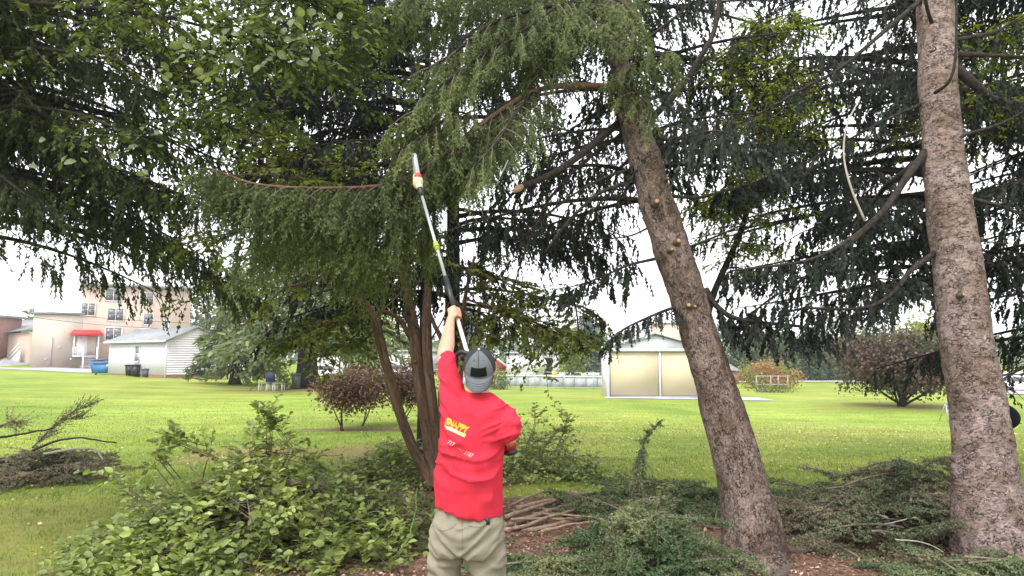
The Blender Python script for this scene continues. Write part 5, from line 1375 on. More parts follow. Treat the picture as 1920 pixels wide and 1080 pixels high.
# ================================================================== CUT BRANCHES ON THE GROUND
def leafy_pile(name, label, cx, cy, rx, ry, hgt, n_stem, leaf, per, matl, parts=0, stray=(), tm=LEAF8, st=1.0, rot=0.0, wr=.62, seg_l=(.5, 1.1)):
    base = (cx, cy, float(gh(cx, cy)))
    root = thing(name, label, 'brush pile', base)
    T = Tree(root); mb = MB(); PP = []; DD = []; NN = []; LL = []
    ca, sa = math.cos(rot), math.sin(rot)
    def stem(p, ln_per, sz):
        n_ = len(p); u = np.linspace(0, 1, n_)
        T.twigs.tube(p, np.linspace(.006, .0015, n_) * st, 4, cap=False)
        L_ = np.sum(np.linalg.norm(np.diff(p, axis=0), axis=1))
        for _ in range(max(3, int(L_ * 9))):
            f = rng.uniform(.25, 1); q = np.array([np.interp(f, u, p[:, c]) for c in range(3)]); t_ = norm(p[min(n_ - 1, int(f * n_) + 1 if f < .8 else n_ - 1)] - p[max(0, int(f * n_) - 2)])
            d = norm(t_ * .7 + rdir(1, .7)[0] * .8 + UP * .25); l2 = rng.uniform(.12, .38) * sz
            uu = np.linspace(0, 1, 5)[:, None]; s2 = q + d * l2 * uu - UP * .25 * l2 * uu ** 2
            T.twigs.tube(s2, np.linspace(.003, .0012, 5) * st, 3, cap=False)
            m_ = ln_per; sd = norm(np.cross(d, UP) + 1e-6)
            x = np.linspace(.1, 1.05, m_); pp = q + d * l2 * x[:, None] - UP * (.25 * l2 * x ** 2)[:, None]
            sg = np.where(np.arange(m_) % 2 == 0, 1, -1)[:, None]
            PP.append(pp); DD.append(d * .55 + sd * sg * .8 + rng.normal(size=(m_, 3)) * .25 - UP * .15)
            NN.append(UP + rng.normal(size=(m_, 3)) * .5); LL.append(leaf * rng.uniform(.55, 1.25, m_) * (.75 + .25 * sz))
    for k in range(n_stem):
        a = rng.uniform(0, 2 * np.pi); r_ = rng.random() ** .5
        x, y = r_ * rx * math.cos(a), r_ * ry * math.sin(a); x, y = cx + x * ca - y * sa, cy + x * sa + y * ca
        zc = hgt * max(.05, 1 - r_ ** 1.7) * rng.uniform(.25, 1.0)
        z = float(gh(x, y)) + zc
        b_ = rng.uniform(0, 2 * np.pi); ln = rng.uniform(*seg_l)
        d = A(math.cos(b_), math.sin(b_), rng.uniform(-.15, .45)); d[:2] += np.array([x - cx, y - cy]) * .35; d = norm(d)
        uu = np.linspace(0, 1, 8)[:, None]
        p = A(x, y, z) + d * ln * (uu - .3) - UP * .35 * ln * uu ** 2 + rng.normal(size=3) * .1 * ln * np.sin(uu * 3)
        p[:, 2] = np.maximum(p[:, 2], gh(p[:, 0], p[:, 1]) + .02)
        stem(p, per, 1.0)
    for pts in stray:
        for _ in range(3): stem(catmull(px(*pts), 16) + rng.normal(size=3) * .02, per, .75)
    PP, DD, NN, LL = map(np.concatenate, (PP, DD, NN, LL))
    ok = PP[:, 2] > gh(PP[:, 0], PP[:, 1]) + .01; PP, DD, NN, LL = PP[ok], DD[ok], NN[ok], LL[ok]
    if parts:
        score = PP[:, 1] - LL * 6 - (PP[:, 2]) * .5; idx = np.argsort(score)[:parts * 2][::2]
        for i_ in idx: place_leaf(LMP, PP[i_], DD[i_], NN[i_], LL[i_] * 1.05, root)
        keep = np.ones(len(PP), bool); keep[idx] = False; PP, DD, NN, LL = PP[keep], DD[keep], NN[keep], LL[keep]
    leaf_batch(mb, PP, DD, NN, LL, LL * wr, tm)
    o = mb.build('foliage', matl, root); o['kind'] = 'stuff'; print('PILE', name, len(PP))
    T.finish(None, twig_mat=M['twig']); adopt(root); return root
def gx_(u, Y): return (u - 960) / FPX * Y
leafy_pile('leafy_brush_pile', 'big pile of cut leafy branches on the grass left of the man', gx_(505, 6.6), 6.45, 1.12, .8, .85, 350, .074, 9, M['leaf_pile'], 280,
           stray=([(520, 900, 6.6), (505, 850, 6.5), (505, 810, 6.4), (498, 770, 6.3)], [(500, 890, 6.6), (470, 840, 6.5), (480, 800, 6.4)], [(430, 880, 6.5), (380, 850, 6.4), (330, 830, 6.3), (312, 822, 6.2)], [(530, 880, 6.8), (545, 840, 6.8), (520, 800, 6.8)],
                  [(300, 960, 6.0), (240, 920, 5.9), (205, 895, 5.9)], [(330, 900, 6.3), (300, 860, 6.2), (310, 840, 6.2)]))
leafy_pile('leafy_brush_pile', 'darker low pile of leafy branches between the big pile and the man', gx_(670, 7.0), 6.95, 1.0, .75, .42, 220, .062, 7, M['leaf'], 0, tm=LEAF4)
leafy_pile('leafy_clump', 'leafy undergrowth at the foot of the multi-stemmed tree', gx_(735, 9.4), 9.7, .8, .5, .6, 120, .075, 8, M['leaf_pile'], 0, tm=LEAF4)
leafy_pile('leafy_brush_pile', 'pale green leafy pile right of the red shirt at the lawn edge', gx_(1015, 10.2), 10.2, .66, .45, .66, 80, .075, 7, M['leaf_pile'], 0, tm=LEAF4,
           stray=([(960, 850, 10), (968, 815, 10), (962, 790, 10)], [(1010, 850, 10), (1035, 815, 10), (1062, 795, 10)], [(1040, 845, 10), (1060, 800, 10), (1053, 770, 10)], [(985, 840, 10), (1000, 800, 10), (1004, 770, 10)]))
leafy_pile('weed_patch', 'small green weed on the bare soil near the brush pile', gx_(635, 5.9), 5.85, .14, .1, .06, 16, .045, 6, M['weed'], 0, seg_l=(.12, .25))

# spruce boughs
def bough(T, base, d, ln, w_, sag=.25, dens=1.0, r0=.012, stl=.2, lift=0.0, kind='bushy', size=1.0, matt=None):
    """a flat cut spruce bough: main stem, side twigs at 50 degrees, needles all round"""
    d = norm(d); u = np.linspace(0, 1, 9)[:, None]
    p = base + d * ln * u + UP * (lift * ln * u - sag * ln * u ** 2)
    p[:, 2] = np.maximum(p[:, 2], gh(p[:, 0], p[:, 1]) + .015)
    T.twigs.tube(p, np.linspace(r0, .003, 9), 5, cap=False)
    tt = norm(np.gradient(p, axis=0)); n_ = int(ln / .05 * dens)
    sd = norm(np.cross(d, UP) + 1e-6)
    tw = rng.normal() * .5
    f = (np.arange(n_) + .5) / n_; sg = np.where(np.arange(n_) % 2 == 0, 1, -1)[:, None]
    q = np.stack([np.interp(f, u[:, 0], p[:, c]) for c in range(3)], 1)
    D = d * .75 + sd * sg + UP * (tw * sg * .4 + rng.normal(size=(n_, 1)) * .15 - .1)
    L_ = w_ * (1.15 - f) * rng.uniform(.6, 1.15, n_) + .05
    T.strands(kind, q, D, L_, size)
    # second order twigs on the side shoots
    for _ in range(2 if size < 1.2 else 1):
        g_ = rng.uniform(.2, .85, n_); q2 = q + norm(D) * (g_ * L_)[:, None]
        D2 = d + sd * sg * .2 + sd * rng.normal(size=(n_, 1)) * .5 + rng.normal(size=(n_, 3)) * .15 - UP * .15
        T.strands(kind, q2, D2, L_ * .45, size)
    T.strands(kind, p[3:], tt[3:] + rng.normal(size=(6, 3)) * .1, np.full(6, .12), size)
def bough_pile(name, label, cx, cy, rx, ry, hgt, n, ln, w_, matl, extra=None, size=1.0, kind='bushy', dens=1.0, az=None, up=.3):
    root = thing(name, label, 'brush pile', (cx, cy, float(gh(cx, cy)))); T = Tree(root)
    for k in range(n):
        a = rng.uniform(0, 2 * np.pi); r_ = rng.random() ** .5
        x, y = cx + r_ * rx * math.cos(a), cy + r_ * ry * math.sin(a)
        z = float(gh(x, y)) + hgt * max(.06, 1 - r_ ** 1.6) * rng.uniform(.3, 1.0)
        b_ = rng.uniform(0, 2 * np.pi) if az is None else rng.uniform(*az)
        l_ = ln * rng.uniform(.6, 1.2)
        d = A(math.cos(b_), math.sin(b_), 0)
        bough(T, A(x, y, z) - d * l_ * .4, d, l_, w_, sag=rng.uniform(.1, .4), lift=rng.uniform(-.05, up), size=size, kind=kind, dens=dens)
    if extra: extra(T, root)
    T.finish([matl], name='needles'); adopt(root); return root
def mid_extra(T, root):
    # the upright tip with a hooked leader
    q = [P(1200, 925, 7.2), P(1196, 880, 7.2), P(1205, 840, 7.2), P(1215, 815, 7.2), P(1232, 797, 7.2)]
    p = catmull(q, 16); mb = MB(); mb.tube(p, np.linspace(.014, .004, 16), 6); mb.build('upright_tip', M['twig'], root)
    tt = norm(np.gradient(p, axis=0))
    for k in range(2, 16):
        m_ = 9 if k < 10 else 2; ll = (.22 if k < 9 else .09) * rng.uniform(.5, 1.1, m_)
        T.strands('bushy', np.repeat(p[k:k + 1], m_, 0), rdir(m_, .3) * (.5 if k < 9 else 1) - UP * (.8 if k < 9 else -.1), ll, 1.0)
    T.strands('bushy', p[9:], tt[9:], np.full(7, .08), 1)
bough_pile('spruce_brush_pile', 'dark heap of cut spruce boughs with one upright tip, left of the leaning trunk', gx_(1240, 7.6), 7.7, 1.1, .6, .42, 66, .75, .22, M['needle_pile'], mid_extra, up=.3)
bough_pile('spruce_brush_pile', 'fresh green spruce boughs fanned toward the camera below the upright tip', gx_(1205, 6.0), 5.95, .62, .85, .44, 46, .95, .2, M['needle_pile'], az=(-2.5, -.7), up=.35)
bough_pile('spruce_brush_pile', 'flat spread of spruce boughs at the bottom edge right of the man', gx_(1050, 5.6), 5.6, .5, .3, .13, 34, .7, .22, M['needle_pile'], az=(-3.3, .3))
bough_pile('spruce_brush_pile', 'large matted pile of greyish spruce boughs between the two big trunks', gx_(1640, 6.9), 6.7, 1.0, .9, .66, 96, .8, .24, M['needle_grey'], up=.55)
bough_pile('spruce_brush_pile', 'long low row of spruce boughs along the lawn edge behind the big trunks', gx_(1580, 8.6), 8.4, 2.1, .35, .26, 70, .7, .2, M['needle_pile'])
bough_pile('spruce_brush_pile', 'spruce boughs heaped at the foot of the grey trunk', gx_(1840, 5.5), 5.35, .75, .4, .2, 40, .65, .2, M['needle_pile'])
bough_pile('spruce_brush_pile', 'low dark boughs lying on leaf litter just left of the leaning trunk foot', gx_(1290, 7.8), 7.9, .8, .35, .2, 30, .6, .2, M['needle_pile'])
def left_extra(T, root):
    for pts in ([(60, 840, 10.5), (100, 800, 10.5), (140, 770, 10.5), (165, 762, 10.5)], [(70, 830, 10.6), (110, 790, 10.6), (150, 785, 10.6)], [(0, 800, 10.4), (20, 790, 10.4), (30, 795, 10.4)]):
        p = catmull(px(*pts), 10); T.twigs.tube(p, np.linspace(.012, .004, 10), 4)
        for _ in range(3): T.strands('bushy', p, rdir(10, .6) * .7 + (p[-1] - p[0]) * 1.5, np.full(10, .26), 1.2)
bough_pile('spruce_brush_pile', 'heap of cut spruce branches alone on the lawn at the left edge', gx_(90, 10.3), 10.0, 1.15, .75, .42, 66, .95, .3, M['needle_grey'], left_extra, size=1.25)

M['limb_pale'] = mat('limb_pale_bark', (.24, .16, .11), (.40, .29, .21), 18, bump=.6, rough=.9)
# bare cut branches lying about
def branch_on_ground(pts, r0, r1, label, m_='limb_brown', grp='bare cut branches on the leaf litter', forks=(), lift=.0):
    q = []
    for (u, v, Y, h_) in pts:
        c = P(u, v, Y); q.append(c if h_ is None else A(c[0], c[1], float(gh(c[0], c[1])) + h_))
    root = thing('cut_branch', label, 'branch', q[0], grp)
    p = catmull(q, 24); p = p + fbm(p * 6, 2, 12)[:, None] * A(.02, .02, .012)
    mb = MB(); mb.tube(p, np.linspace(r0, r1, 24) * (1 + .15 * fbm(p * 30, 2, 3)), 10); mb.build('stem', M[m_], root, smooth=True)
    mb = MB(); t_ = norm(p[0] - p[1]); mb.tube([p[0], p[0] + t_ * .006], [r0 * .95, r0 * .9], 12); mb.build('cut_face', M['cut'], root)
    for f, l_, az, el in forks:
        i_ = int(f * 23); d = A(math.cos(az), math.sin(az), el); uu = np.linspace(0, 1, 8)[:, None]
        s_ = p[i_] + d * l_ * uu - UP * .15 * l_ * uu ** 2; mb = MB(); mb.tube(s_, np.linspace(r1 * 1.2, .002, 8), 6); mb.build('side_twig', M[m_], root, smooth=True)
    adopt(root)
W = 'limb_brown'
def gY(v):  # distance of level ground seen at row v
    return 1.7 / math.tan(math.atan((v - 540) / FPX) - PITCH)
def gp(u, v, h=.02): return (u, v, gY(v), h)
branch_on_ground([gp(945, 988, .03), gp(1010, 972, .05), gp(1060, 955, .05), gp(1145, 945, .08)], .030, .016, 'thick bare branch with a fork lying nearest the shirt hem', m_='limb_pale', forks=((.5, .4, 2.4, .1), (.75, .3, .4, .2)))
branch_on_ground([gp(970, 962, .05), gp(1030, 948, .06), gp(1085, 945, .05), gp(1150, 940, .05)], .030, .015, 'bare branch at the back of the bundle beside the hem', m_='limb_pale', forks=((.3, .4, -2.4, .1),))
branch_on_ground([gp(945, 995, .03), gp(1020, 992, .03), gp(1100, 975, .04), gp(1160, 965, .05)], .026, .014, 'smooth bare branch in front of the bundle beside the hem', m_='limb_pale')
branch_on_ground([gp(950, 1000, .02), gp(1000, 990, .05), gp(1040, 965, .04)], .012, .006, 'short thin branch leaning over the front of the bundle', forks=((.5, .3, .5, .1),))
branch_on_ground([gp(960, 985, .08), gp(1050, 985, .07), gp(1130, 975, .07)], .015, .007, 'thin pinkish branch lying on top of the bundle', m_='limb_pale')
for (a1, a2, b1_, b2_, rr_, lb_) in ((960, 1000, 1110, 958, .020, 'medium bare branch second from the front of the bundle'), (1000, 968, 1165, 985, .014, 'thin bare branch angled toward the green boughs'),
                                    (948, 975, 1080, 938, .024, 'rough branch at the back left of the bundle'), (1015, 1004, 1150, 990, .016, 'short branch nearest the camera beside the bundle'), (1060, 930, 1180, 955, .02, 'grey branch reaching under the dark spruce heap'), (955, 955, 1040, 925, .014, 'thin branch farthest from the camera in the bundle')):
    branch_on_ground([gp(a1, a2, .04), gp((a1 + b1_) / 2, (a2 + b2_) / 2 + rng.uniform(-8, 8), .10), gp(b1_, b2_, .06)], rr_, rr_ * .5, lb_, m_='limb_pale')
branch_on_ground([gp(1030, 925, .06), gp(1045, 950, .05), gp(1062, 975, .04)], .016, .008, 'short dark branch crossing the bundle steeply', m_='bark_dark')
branch_on_ground([gp(1450, 940, .05), gp(1490, 948, .08), gp(1540, 938, .1), gp(1600, 935, .12)], .03, .016, 'grey brown limb lying just right of the leaning trunk', m_='limb', forks=((.5, .35, -.9, .05),))
branch_on_ground([gp(1280, 990, .05), gp(1320, 994, .04), gp(1360, 996, .03)], .013, .008, 'straight thin branch pointing at the leaning trunk foot')
branch_on_ground([gp(1335, 1046, .03), gp(1390, 1060, .02), gp(1440, 1045, .04), gp(1478, 1022, .1)], .012, .009, 'thin root-like branch curving before the leaning trunk', m_='limb')
branch_on_ground([gp(755, 1076, .02), gp(715, 1040, .03), gp(670, 1010, .05), gp(635, 990, .1), gp(592, 972, .18)], .016, .005, 'long forked twig lying on soil below the leafy pile', m_='limb_brown', forks=((.6, .45, 1.6, .5), (.75, .3, 2.6, .35)))
branch_on_ground([gp(735, 1058, .03), (762, 1015, 5.9, None), (778, 960, 6.2, None), (782, 915, 6.4, None)], .008, .003, 'greenish vine-like stem rising left of the trousers', m_='weed')
branch_on_ground([(600, 965, 6.2, None), (640, 985, 6.0, None), (700, 960, 6.2, None), (730, 980, 6.1, None)], .006, .003, 'thin curved green stem across the low leafy pile', m_='weed')
branch_on_ground([(440, 880, 6.4, None), (405, 862, 6.3, None), (370, 848, 6.2, None), (352, 842, 6.2, None)], .009, .005, 'bare stick poking out of the top of the big leafy pile', m_='limb_brown')
branch_on_ground([(60, 845, 9.9, None), (110, 826, 9.8, None), (160, 822, 9.7, None), (215, 832, 9.7, None)], .018, .008, 'pale curved limb on the heap at the left edge, ending far right', m_='limb', grp='limbs on the left heap')
branch_on_ground([(80, 852, 9.3, None), (140, 842, 9.2, None), (175, 843, 9.2, None), (192, 862, 9.1, None)], .016, .010, 'hooked limb low on the heap at the left edge', m_='wood_pale', grp='limbs on the left heap')
branch_on_ground([(0, 820, 9.8, None), (50, 812, 9.8, None), (100, 803, 9.8, None)], .018, .010, 'straight limb on the upper left of the heap', m_='limb', grp='limbs on the left heap')
branch_on_ground([gp(90, 873, .02), gp(150, 872, .02), gp(215, 876, .02)], .006, .003, 'thin straight stick on the grass before the left heap', m_='wood_pale', grp='limbs on the left heap')
TW = ['topmost bare twig', 'pale bare twig nearest the leaning trunk', 'curved bare twig', 'steepest bare twig', 'longest pale twig', 'lowest pale twig', 'short reddish twig', 'middle pale twig']
for k in range(8):
    u, v, a, ln = ((1620, 925, -.2, 90), (1500, 960, .3, 70), (1560, 945, .9, 80), (1655, 950, -1.3, 50), (1600, 975, .2, 130), (1680, 1010, .5, 90), (1700, 940, .1, 45), (1640, 990, -.4, 80))[k]
    Y = gY(v + 40)
    branch_on_ground([(u, v, Y, None), (u + ln * .5, v + a * 20 - 6, Y - .1, None), (u + ln, v + a * 50, Y - .2, None)], .007, .003, TW[k] + ' on the matted spruce pile between the trunks', m_='wood_pale' if k % 3 else 'limb_brown', grp='bare twigs on the matted spruce pile')

# ---- grass blades, leaf litter, fallen leaves
def scatter(n, xr, yr, f):
    x = rng.uniform(*xr, n); y = rng.uniform(*yr, n); k = rng.random(n) < f(x, y); return x[k], y[k]
mb = MB()
for n_, yr, hh, ww in ((90000, (4.4, 7.5), .045, .005), (80000, (7.5, 12), .05, .009), (40000, (12, 20), .05, .015), (22000, (20, 34), .045, .022)):
    y = rng.uniform(*yr, n_); x = y * rng.uniform(-.82, .82, n_)
    k = rng.random(n_) < (1 - np.clip(bed_mask(x, y) * .97 + bare_mask(x, y) * .45, 0, 1)); x, y = x[k], y[k]
    k = rng.random(len(x)) < 1 - sstep(19, 34, y); x, y = x[k], y[k]
    k = rng.random(len(x)) < .45 + .55 * (fbm(np.stack([x * 3, y * 3, x * 0], -1), 2, 2) > -.1); x, y = x[k], y[k]
    p = np.stack([x, y, gh(x, y) - .004], 1); m_ = len(x)
    D = UP * 1.0 + rng.normal(size=(m_, 3)) * .5; ll = hh * rng.uniform(.5, 1.3, m_); a = rng.uniform(0, 6.28, m_)
    sd = np.stack([np.cos(a), np.sin(a), a * 0], 1) * ww / 2
    tip = p + norm(D) * ll[:, None]; V = np.stack([p - sd, p + sd, tip], 1).reshape(-1, 3)
    mb.add(V, np.arange(len(V)).reshape(-1, 3))
o = mb.build('grass', M['grass']); tag(o, 'short mown grass blades over the near lawn', 'grass', kind='stuff')
mb = MB()
for n_, yr, sz in ((16000, (4.3, 7), .035), (12000, (7, 10), .045)):
    y = rng.uniform(*yr, n_); x = y * rng.uniform(-.8, .85, n_); k = rng.random(n_) < bed_mask(x, y); x, y = x[k], y[k]; m_ = len(x)
    ll = sz * rng.uniform(.4, 1.4, m_)
    leaf_batch(mb, np.stack([x, y, gh(x, y) + rng.uniform(.004, .03, m_)], 1), rdir(m_, .25), UP + rng.normal(size=(m_, 3)) * .4, ll, ll * rng.uniform(.2, .7, m_), LEAF4)
o = mb.build('leaf_litter', M['litter']); tag(o, 'brown leaf litter and wood chips around the trunks', 'leaf litter', kind='stuff')
mb = MB()
y = np.concatenate([rng.uniform(8.8, 30, 2600), rng.uniform(6, 20, 900)]); x = y * np.concatenate([rng.uniform(.08, .8, 2600), rng.uniform(-.75, .1, 900)])
d_ = np.exp(-((y - 15) / 9) ** 2) * .8 + .2; k = (rng.random(len(x)) < d_) & (rng.random(len(x)) > bed_mask(x, y)); x, y = x[k], y[k]; m_ = len(x)
ll = rng.uniform(.03, .06, m_)
leaf_batch(mb, np.stack([x, y, gh(x, y) + .035], 1), rdir(m_, .3), UP + rng.normal(size=(m_, 3)) * .5, ll, ll * .6, LEAF4)
o = mb.build('fallen_leaves', M['dry_leaf']); tag(o, 'small yellow fallen leaves scattered over the lawn', 'leaves', kind='stuff')

# ================================================================== THE MAN AND HIS POLE SAW
YP = 3.82
def union(mbs_v, voxel, smooth=6, name='tmp'):
    """fuse closed pieces into one continuous surface; returns vertices, quads"""
    mb = MB()
    for V, F in mbs_v: mb.add(V, F)
    me = mb.build(name, M['skin'], mesh_only=True)
    o = bpy.data.objects.new(name, me); COL.objects.link(o)
    r = o.modifiers.new('r', 'REMESH'); r.mode = 'VOXEL'; r.voxel_size = voxel
    s = o.modifiers.new('s', 'SMOOTH'); s.iterations = smooth; s.factor = .5
    bpy.context.view_layer.update()
    dg = bpy.context.evaluated_depsgraph_get()
    m2 = bpy.data.meshes.new_from_object(o.evaluated_get(dg))
    V = np.zeros(len(m2.vertices) * 3); m2.vertices.foreach_get('co', V)
    Nn = np.zeros(len(m2.vertices) * 3); m2.vertices.foreach_get('normal', Nn)
    lp = np.zeros(len(m2.loops), dtype=np.int32); m2.loops.foreach_get('vertex_index', lp)
    tot = np.zeros(len(m2.polygons), dtype=np.int32); m2.polygons.foreach_get('loop_total', tot)
    st = np.zeros(len(m2.polygons), dtype=np.int32); m2.polygons.foreach_get('loop_start', st)
    F = []
    for k in (3, 4):
        i_ = st[tot == k]
        if len(i_): F.append(lp[i_[:, None] + np.arange(k)[None]])
    bpy.data.objects.remove(o); bpy.data.meshes.remove(me); bpy.data.meshes.remove(m2)
    return V.reshape(-1, 3), F, Nn.reshape(-1, 3)
def chain(pts, rad, n=16, k=4):
    """tapered limb with rounded ends"""
    pts = np.asarray(pts, float); m_ = max(6, (len(pts) - 1) * k + 1)
    p = catmull(pts, m_); r = np.maximum(catmull(np.stack([rad] * 3, 1).astype(float), m_)[:, 0], min(rad) * .8)
    t0 = norm(p[0] - p[1]); t1 = norm(p[-1] - p[-2])
    a = np.array([.35, .7, .93])
    pre = [p[0] + t0 * r[0] * .93, p[0] + t0 * r[0] * .7, p[0] + t0 * r[0] * .35]; rp = [r[0] * .36, r[0] * .71, r[0] * .94]
    post = [p[-1] + t1 * r[-1] * x for x in (.35, .7, .93)]; rq = [r[-1] * x for x in (.94, .71, .36)]
    return tube(np.vstack([pre, p, post]), np.concatenate([rp, r, rq]), n, True)
def loft(rings, n=40, power=2.3):
    """rings: (cx, cy, z, a, b, dz function or None)"""
    a = np.linspace(0, 2 * np.pi, n, endpoint=False); V = []
    for cx, cy, z, ra, rb, dz in rings:
        c, s_ = np.cos(a), np.sin(a)
        x = np.sign(c) * np.abs(c) ** (2 / power) * ra; y = np.sign(s_) * np.abs(s_) ** (2 / power) * rb
        zz = np.full(n, z) + (dz(x) if dz else 0)
        V.append(np.stack([cx + x, cy + y, zz], 1))
    m_ = len(V); Vv = np.vstack(V + [V[0].mean(0)[None], V[-1].mean(0)[None]])
    i_ = np.arange(m_ - 1)[:, None] * n; j = np.arange(n)[None]; k = (j + 1) % n
    F = np.stack([i_ + j, i_ + n + j, i_ + n + k, i_ + k], -1).reshape(-1, 4)
    j = np.arange(n); k = (j + 1) % n
    T_ = np.vstack([np.stack([np.full(n, m_ * n), j, k], -1), np.stack([np.full(n, m_ * n + 1), (m_ - 1) * n + k, (m_ - 1) * n + j], -1)])
    return Vv, [F, T_]
def row(ul, ur, v, b_, Y=YP, dz=None):
    l, r_ = P(ul, v, Y), P(ur, v, Y); c = (l + r_) / 2
    return (c[0], Y, c[2], (r_[0] - l[0]) / 2, b_, dz)

person = thing('person', 'man seen from behind in red T-shirt, khaki trousers and backward grey cap, left arm raised', 'person', (P(875, 900, YP)[0], YP, 0))

# ---- pole line
A0, B0 = P(927, 838, 4.02), P(779, 325, 5.15)
pd = norm(B0 - A0)
def proj(p):
    q = p - A(0, 0, CAMZ); yy = q[1] * CP + q[2] * SP; zz = -q[1] * SP + q[2] * CP
    return 960 + q[0] / yy * FPX, 540 - zz / yy * FPX
fs = np.linspace(0, 1, 400); vs = np.array([proj(A0 + (B0 - A0) * f)[1] for f in fs])
hand = A0 + (B0 - A0) * fs[np.argmin(np.abs(vs - 589))]
print('HAND', hand, proj(hand))
SH = P(852, 760, YP + .02); EL = P(835, 668, 3.98)
def grip(c, axis, frm, side, s=1.0):
    """a fist closed on a bar: c on the bar, frm = direction from the bar to the palm, thumb along the bar"""
    n1 = norm(frm - axis * np.dot(frm, axis)); q = np.cross(axis, n1) * side; out = []
    R = .026
    # palm: from the knuckle row to the wrist side
    for k in range(4):
        h_ = axis * (.032 - .021 * k) * s
        out.append(chain([c + h_ + n1 * (R + .012) * s - q * .022 * s, c + h_ + n1 * (R + .012) * s + q * .016 * s, c + h_ * .95 + (n1 * .9 + q * .55) * R * 1.15], [.014, .014, .0115]))
        ln = (230, 250, 240, 205)[k]; th = np.radians(np.linspace(38, ln, 9))
        rr = [(R - .002 * (k == 3)) * (1.0 if i_ % 3 else 1.08) for i_ in range(9)]
        pts = [c + h_ + (n1 * math.cos(t_) + q * math.sin(t_)) * r_ for t_, r_ in zip(th, rr)]
        rad = np.linspace(.0105, .0078, 9) * (.9 if k == 3 else 1)
        out.append(chain(pts, rad, 12, 3))
    th = np.radians(np.linspace(-25, -140, 5))
    out.append(chain([c + n1 * (R + .018) - q * .018 - axis * .005] + [c + axis * (.018 + .012 * i_) + (n1 * math.cos(t_) + q * math.sin(t_)) * (R + .003) for i_, t_ in enumerate(th)], [.015, .0125, .0115, .011, .0105, .009], 12, 3))
    heel = c + n1 * (R + .02) - q * .02 - axis * .035
    out.append(chain([c + n1 * (R + .016) - axis * .0, heel], [.024, .021]))
    return out, heel
fr = norm(EL - hand)
hl, heelL = grip(hand, pd, norm(A(-.35, -.8, 0) + fr * .4), 1, 1.0)
wrist = heelL + norm(EL - heelL) * .035
body = []
body += hl
body.append(chain([heelL, wrist, wrist * .62 + EL * .38, wrist * .3 + EL * .7, EL, EL * .5 + SH * .5, SH], [.024, .0265, .036, .045, .046, .05, .058], 20))
# head, thrown back to look up
HC = P(899, 693, 3.84); ha = norm(A(0, -.52, .85)); hf = norm(A(0, .85, .52)); hx = A(1, 0, 0)
R_ = np.array([hx, hf, ha])
body.append(ellipsoid(HC, (.076, .094, .104), R_, 28, 20))
body.append(ellipsoid(HC + hf * .035 - ha * .065, (.058, .062, .058), R_, 20, 14))       # jaw
body.append(ellipsoid(HC + hf * .1 - ha * .022, (.012, .017, .02), R_, 12, 8))             # nose
body.append(chain([HC + hf * .092 + ha * .012, HC + hf * .101 - ha * .018], [.008, .011]))
for s_ in (-1, 1):
    body.append(ellipsoid(HC + hx * s_ * .081 - ha * .022 + hf * .002, (.010, .02, .032), R_, 12, 10))
NK = P(896, 752, YP + .01)
body.append(chain([HC - ha * .05 + A(0, -.01, 0), HC * .4 + NK * .6 + A(0, .01, -.02), NK + A(0, 0, -.05)], [.058, .058, .066]))
body.append(loft([row(852, 940, 765, .07), row(838, 940, 800, .085), row(836, 934, 860, .085), row(832, 932, 940, .085), row(826, 934, 1010, .1)][::-1]))
SR, ER = P(938, 772, YP + .0), P(955, 818, 3.74)
gR = A0 + pd * .10
hr, heelR = grip(gR, pd, norm(A(.5, -.7, -.3)), -1, 1.0)
body += hr
wr = heelR + norm(ER - heelR) * .035
body.append(chain([heelR, wr, wr * .5 + ER * .5, ER, ER * .5 + SR * .5, SR], [.024, .027, .041, .045, .05, .058], 20))
for s_, (u0, u1) in ((-1, (836, 838)), (1, (912, 922))):
    body.append(chain([P(u0, 1000, YP + .01), P(u0, 1100, YP + .03), P(u1, 1235, YP)], [.085, .06, .045], 16))
    body.append(chain([P(u1, 1235, YP), P(u1, 1243, YP + .15)], [.04, .03], 16))
V, F, Nn = union(body, .0065, 3)
mb = MB(); mb.add(V, F); bo = mb.build('body', M['skin'], person, smooth=True)
# face details (turned away, still there)
for s_ in (-1, 1):
    mb = MB(); mb.ell(HC + hx * s_ * .03 + hf * .084 + ha * .008, (.012, .012, .012), nu=12, nv=8); o = mb.build('eye', M['print_white'], person, smooth=True)
    mb = MB(); mb.ell(HC + hx * s_ * .03 + hf * .094 + ha * .008, (.005, .004, .005), nu=10, nv=6); mb.build('iris', M['hair'], o, smooth=True)
mb = MB(); mb.tube(catmull([HC + hf * .089 - ha * .06 - hx * .022, HC + hf * .097 - ha * .058, HC + hf * .089 - ha * .06 + hx * .022], 8), .005, 8); mb.build('mouth', M['saw_red'], person, smooth=True)
hb = [ellipsoid(HC - ha * .03 - hf * .012, (.079, .09, .07), R_, 24, 14)]
V, F, Nn = union(hb, .006, 2)
V = V + Nn * (vnoise(V * 130, 3) * .0025)[:, None]
keep = (V - HC) @ hf
mb = MB(); mb.add(V, F); mb.build('hair', M['hair'], person, smooth=True)

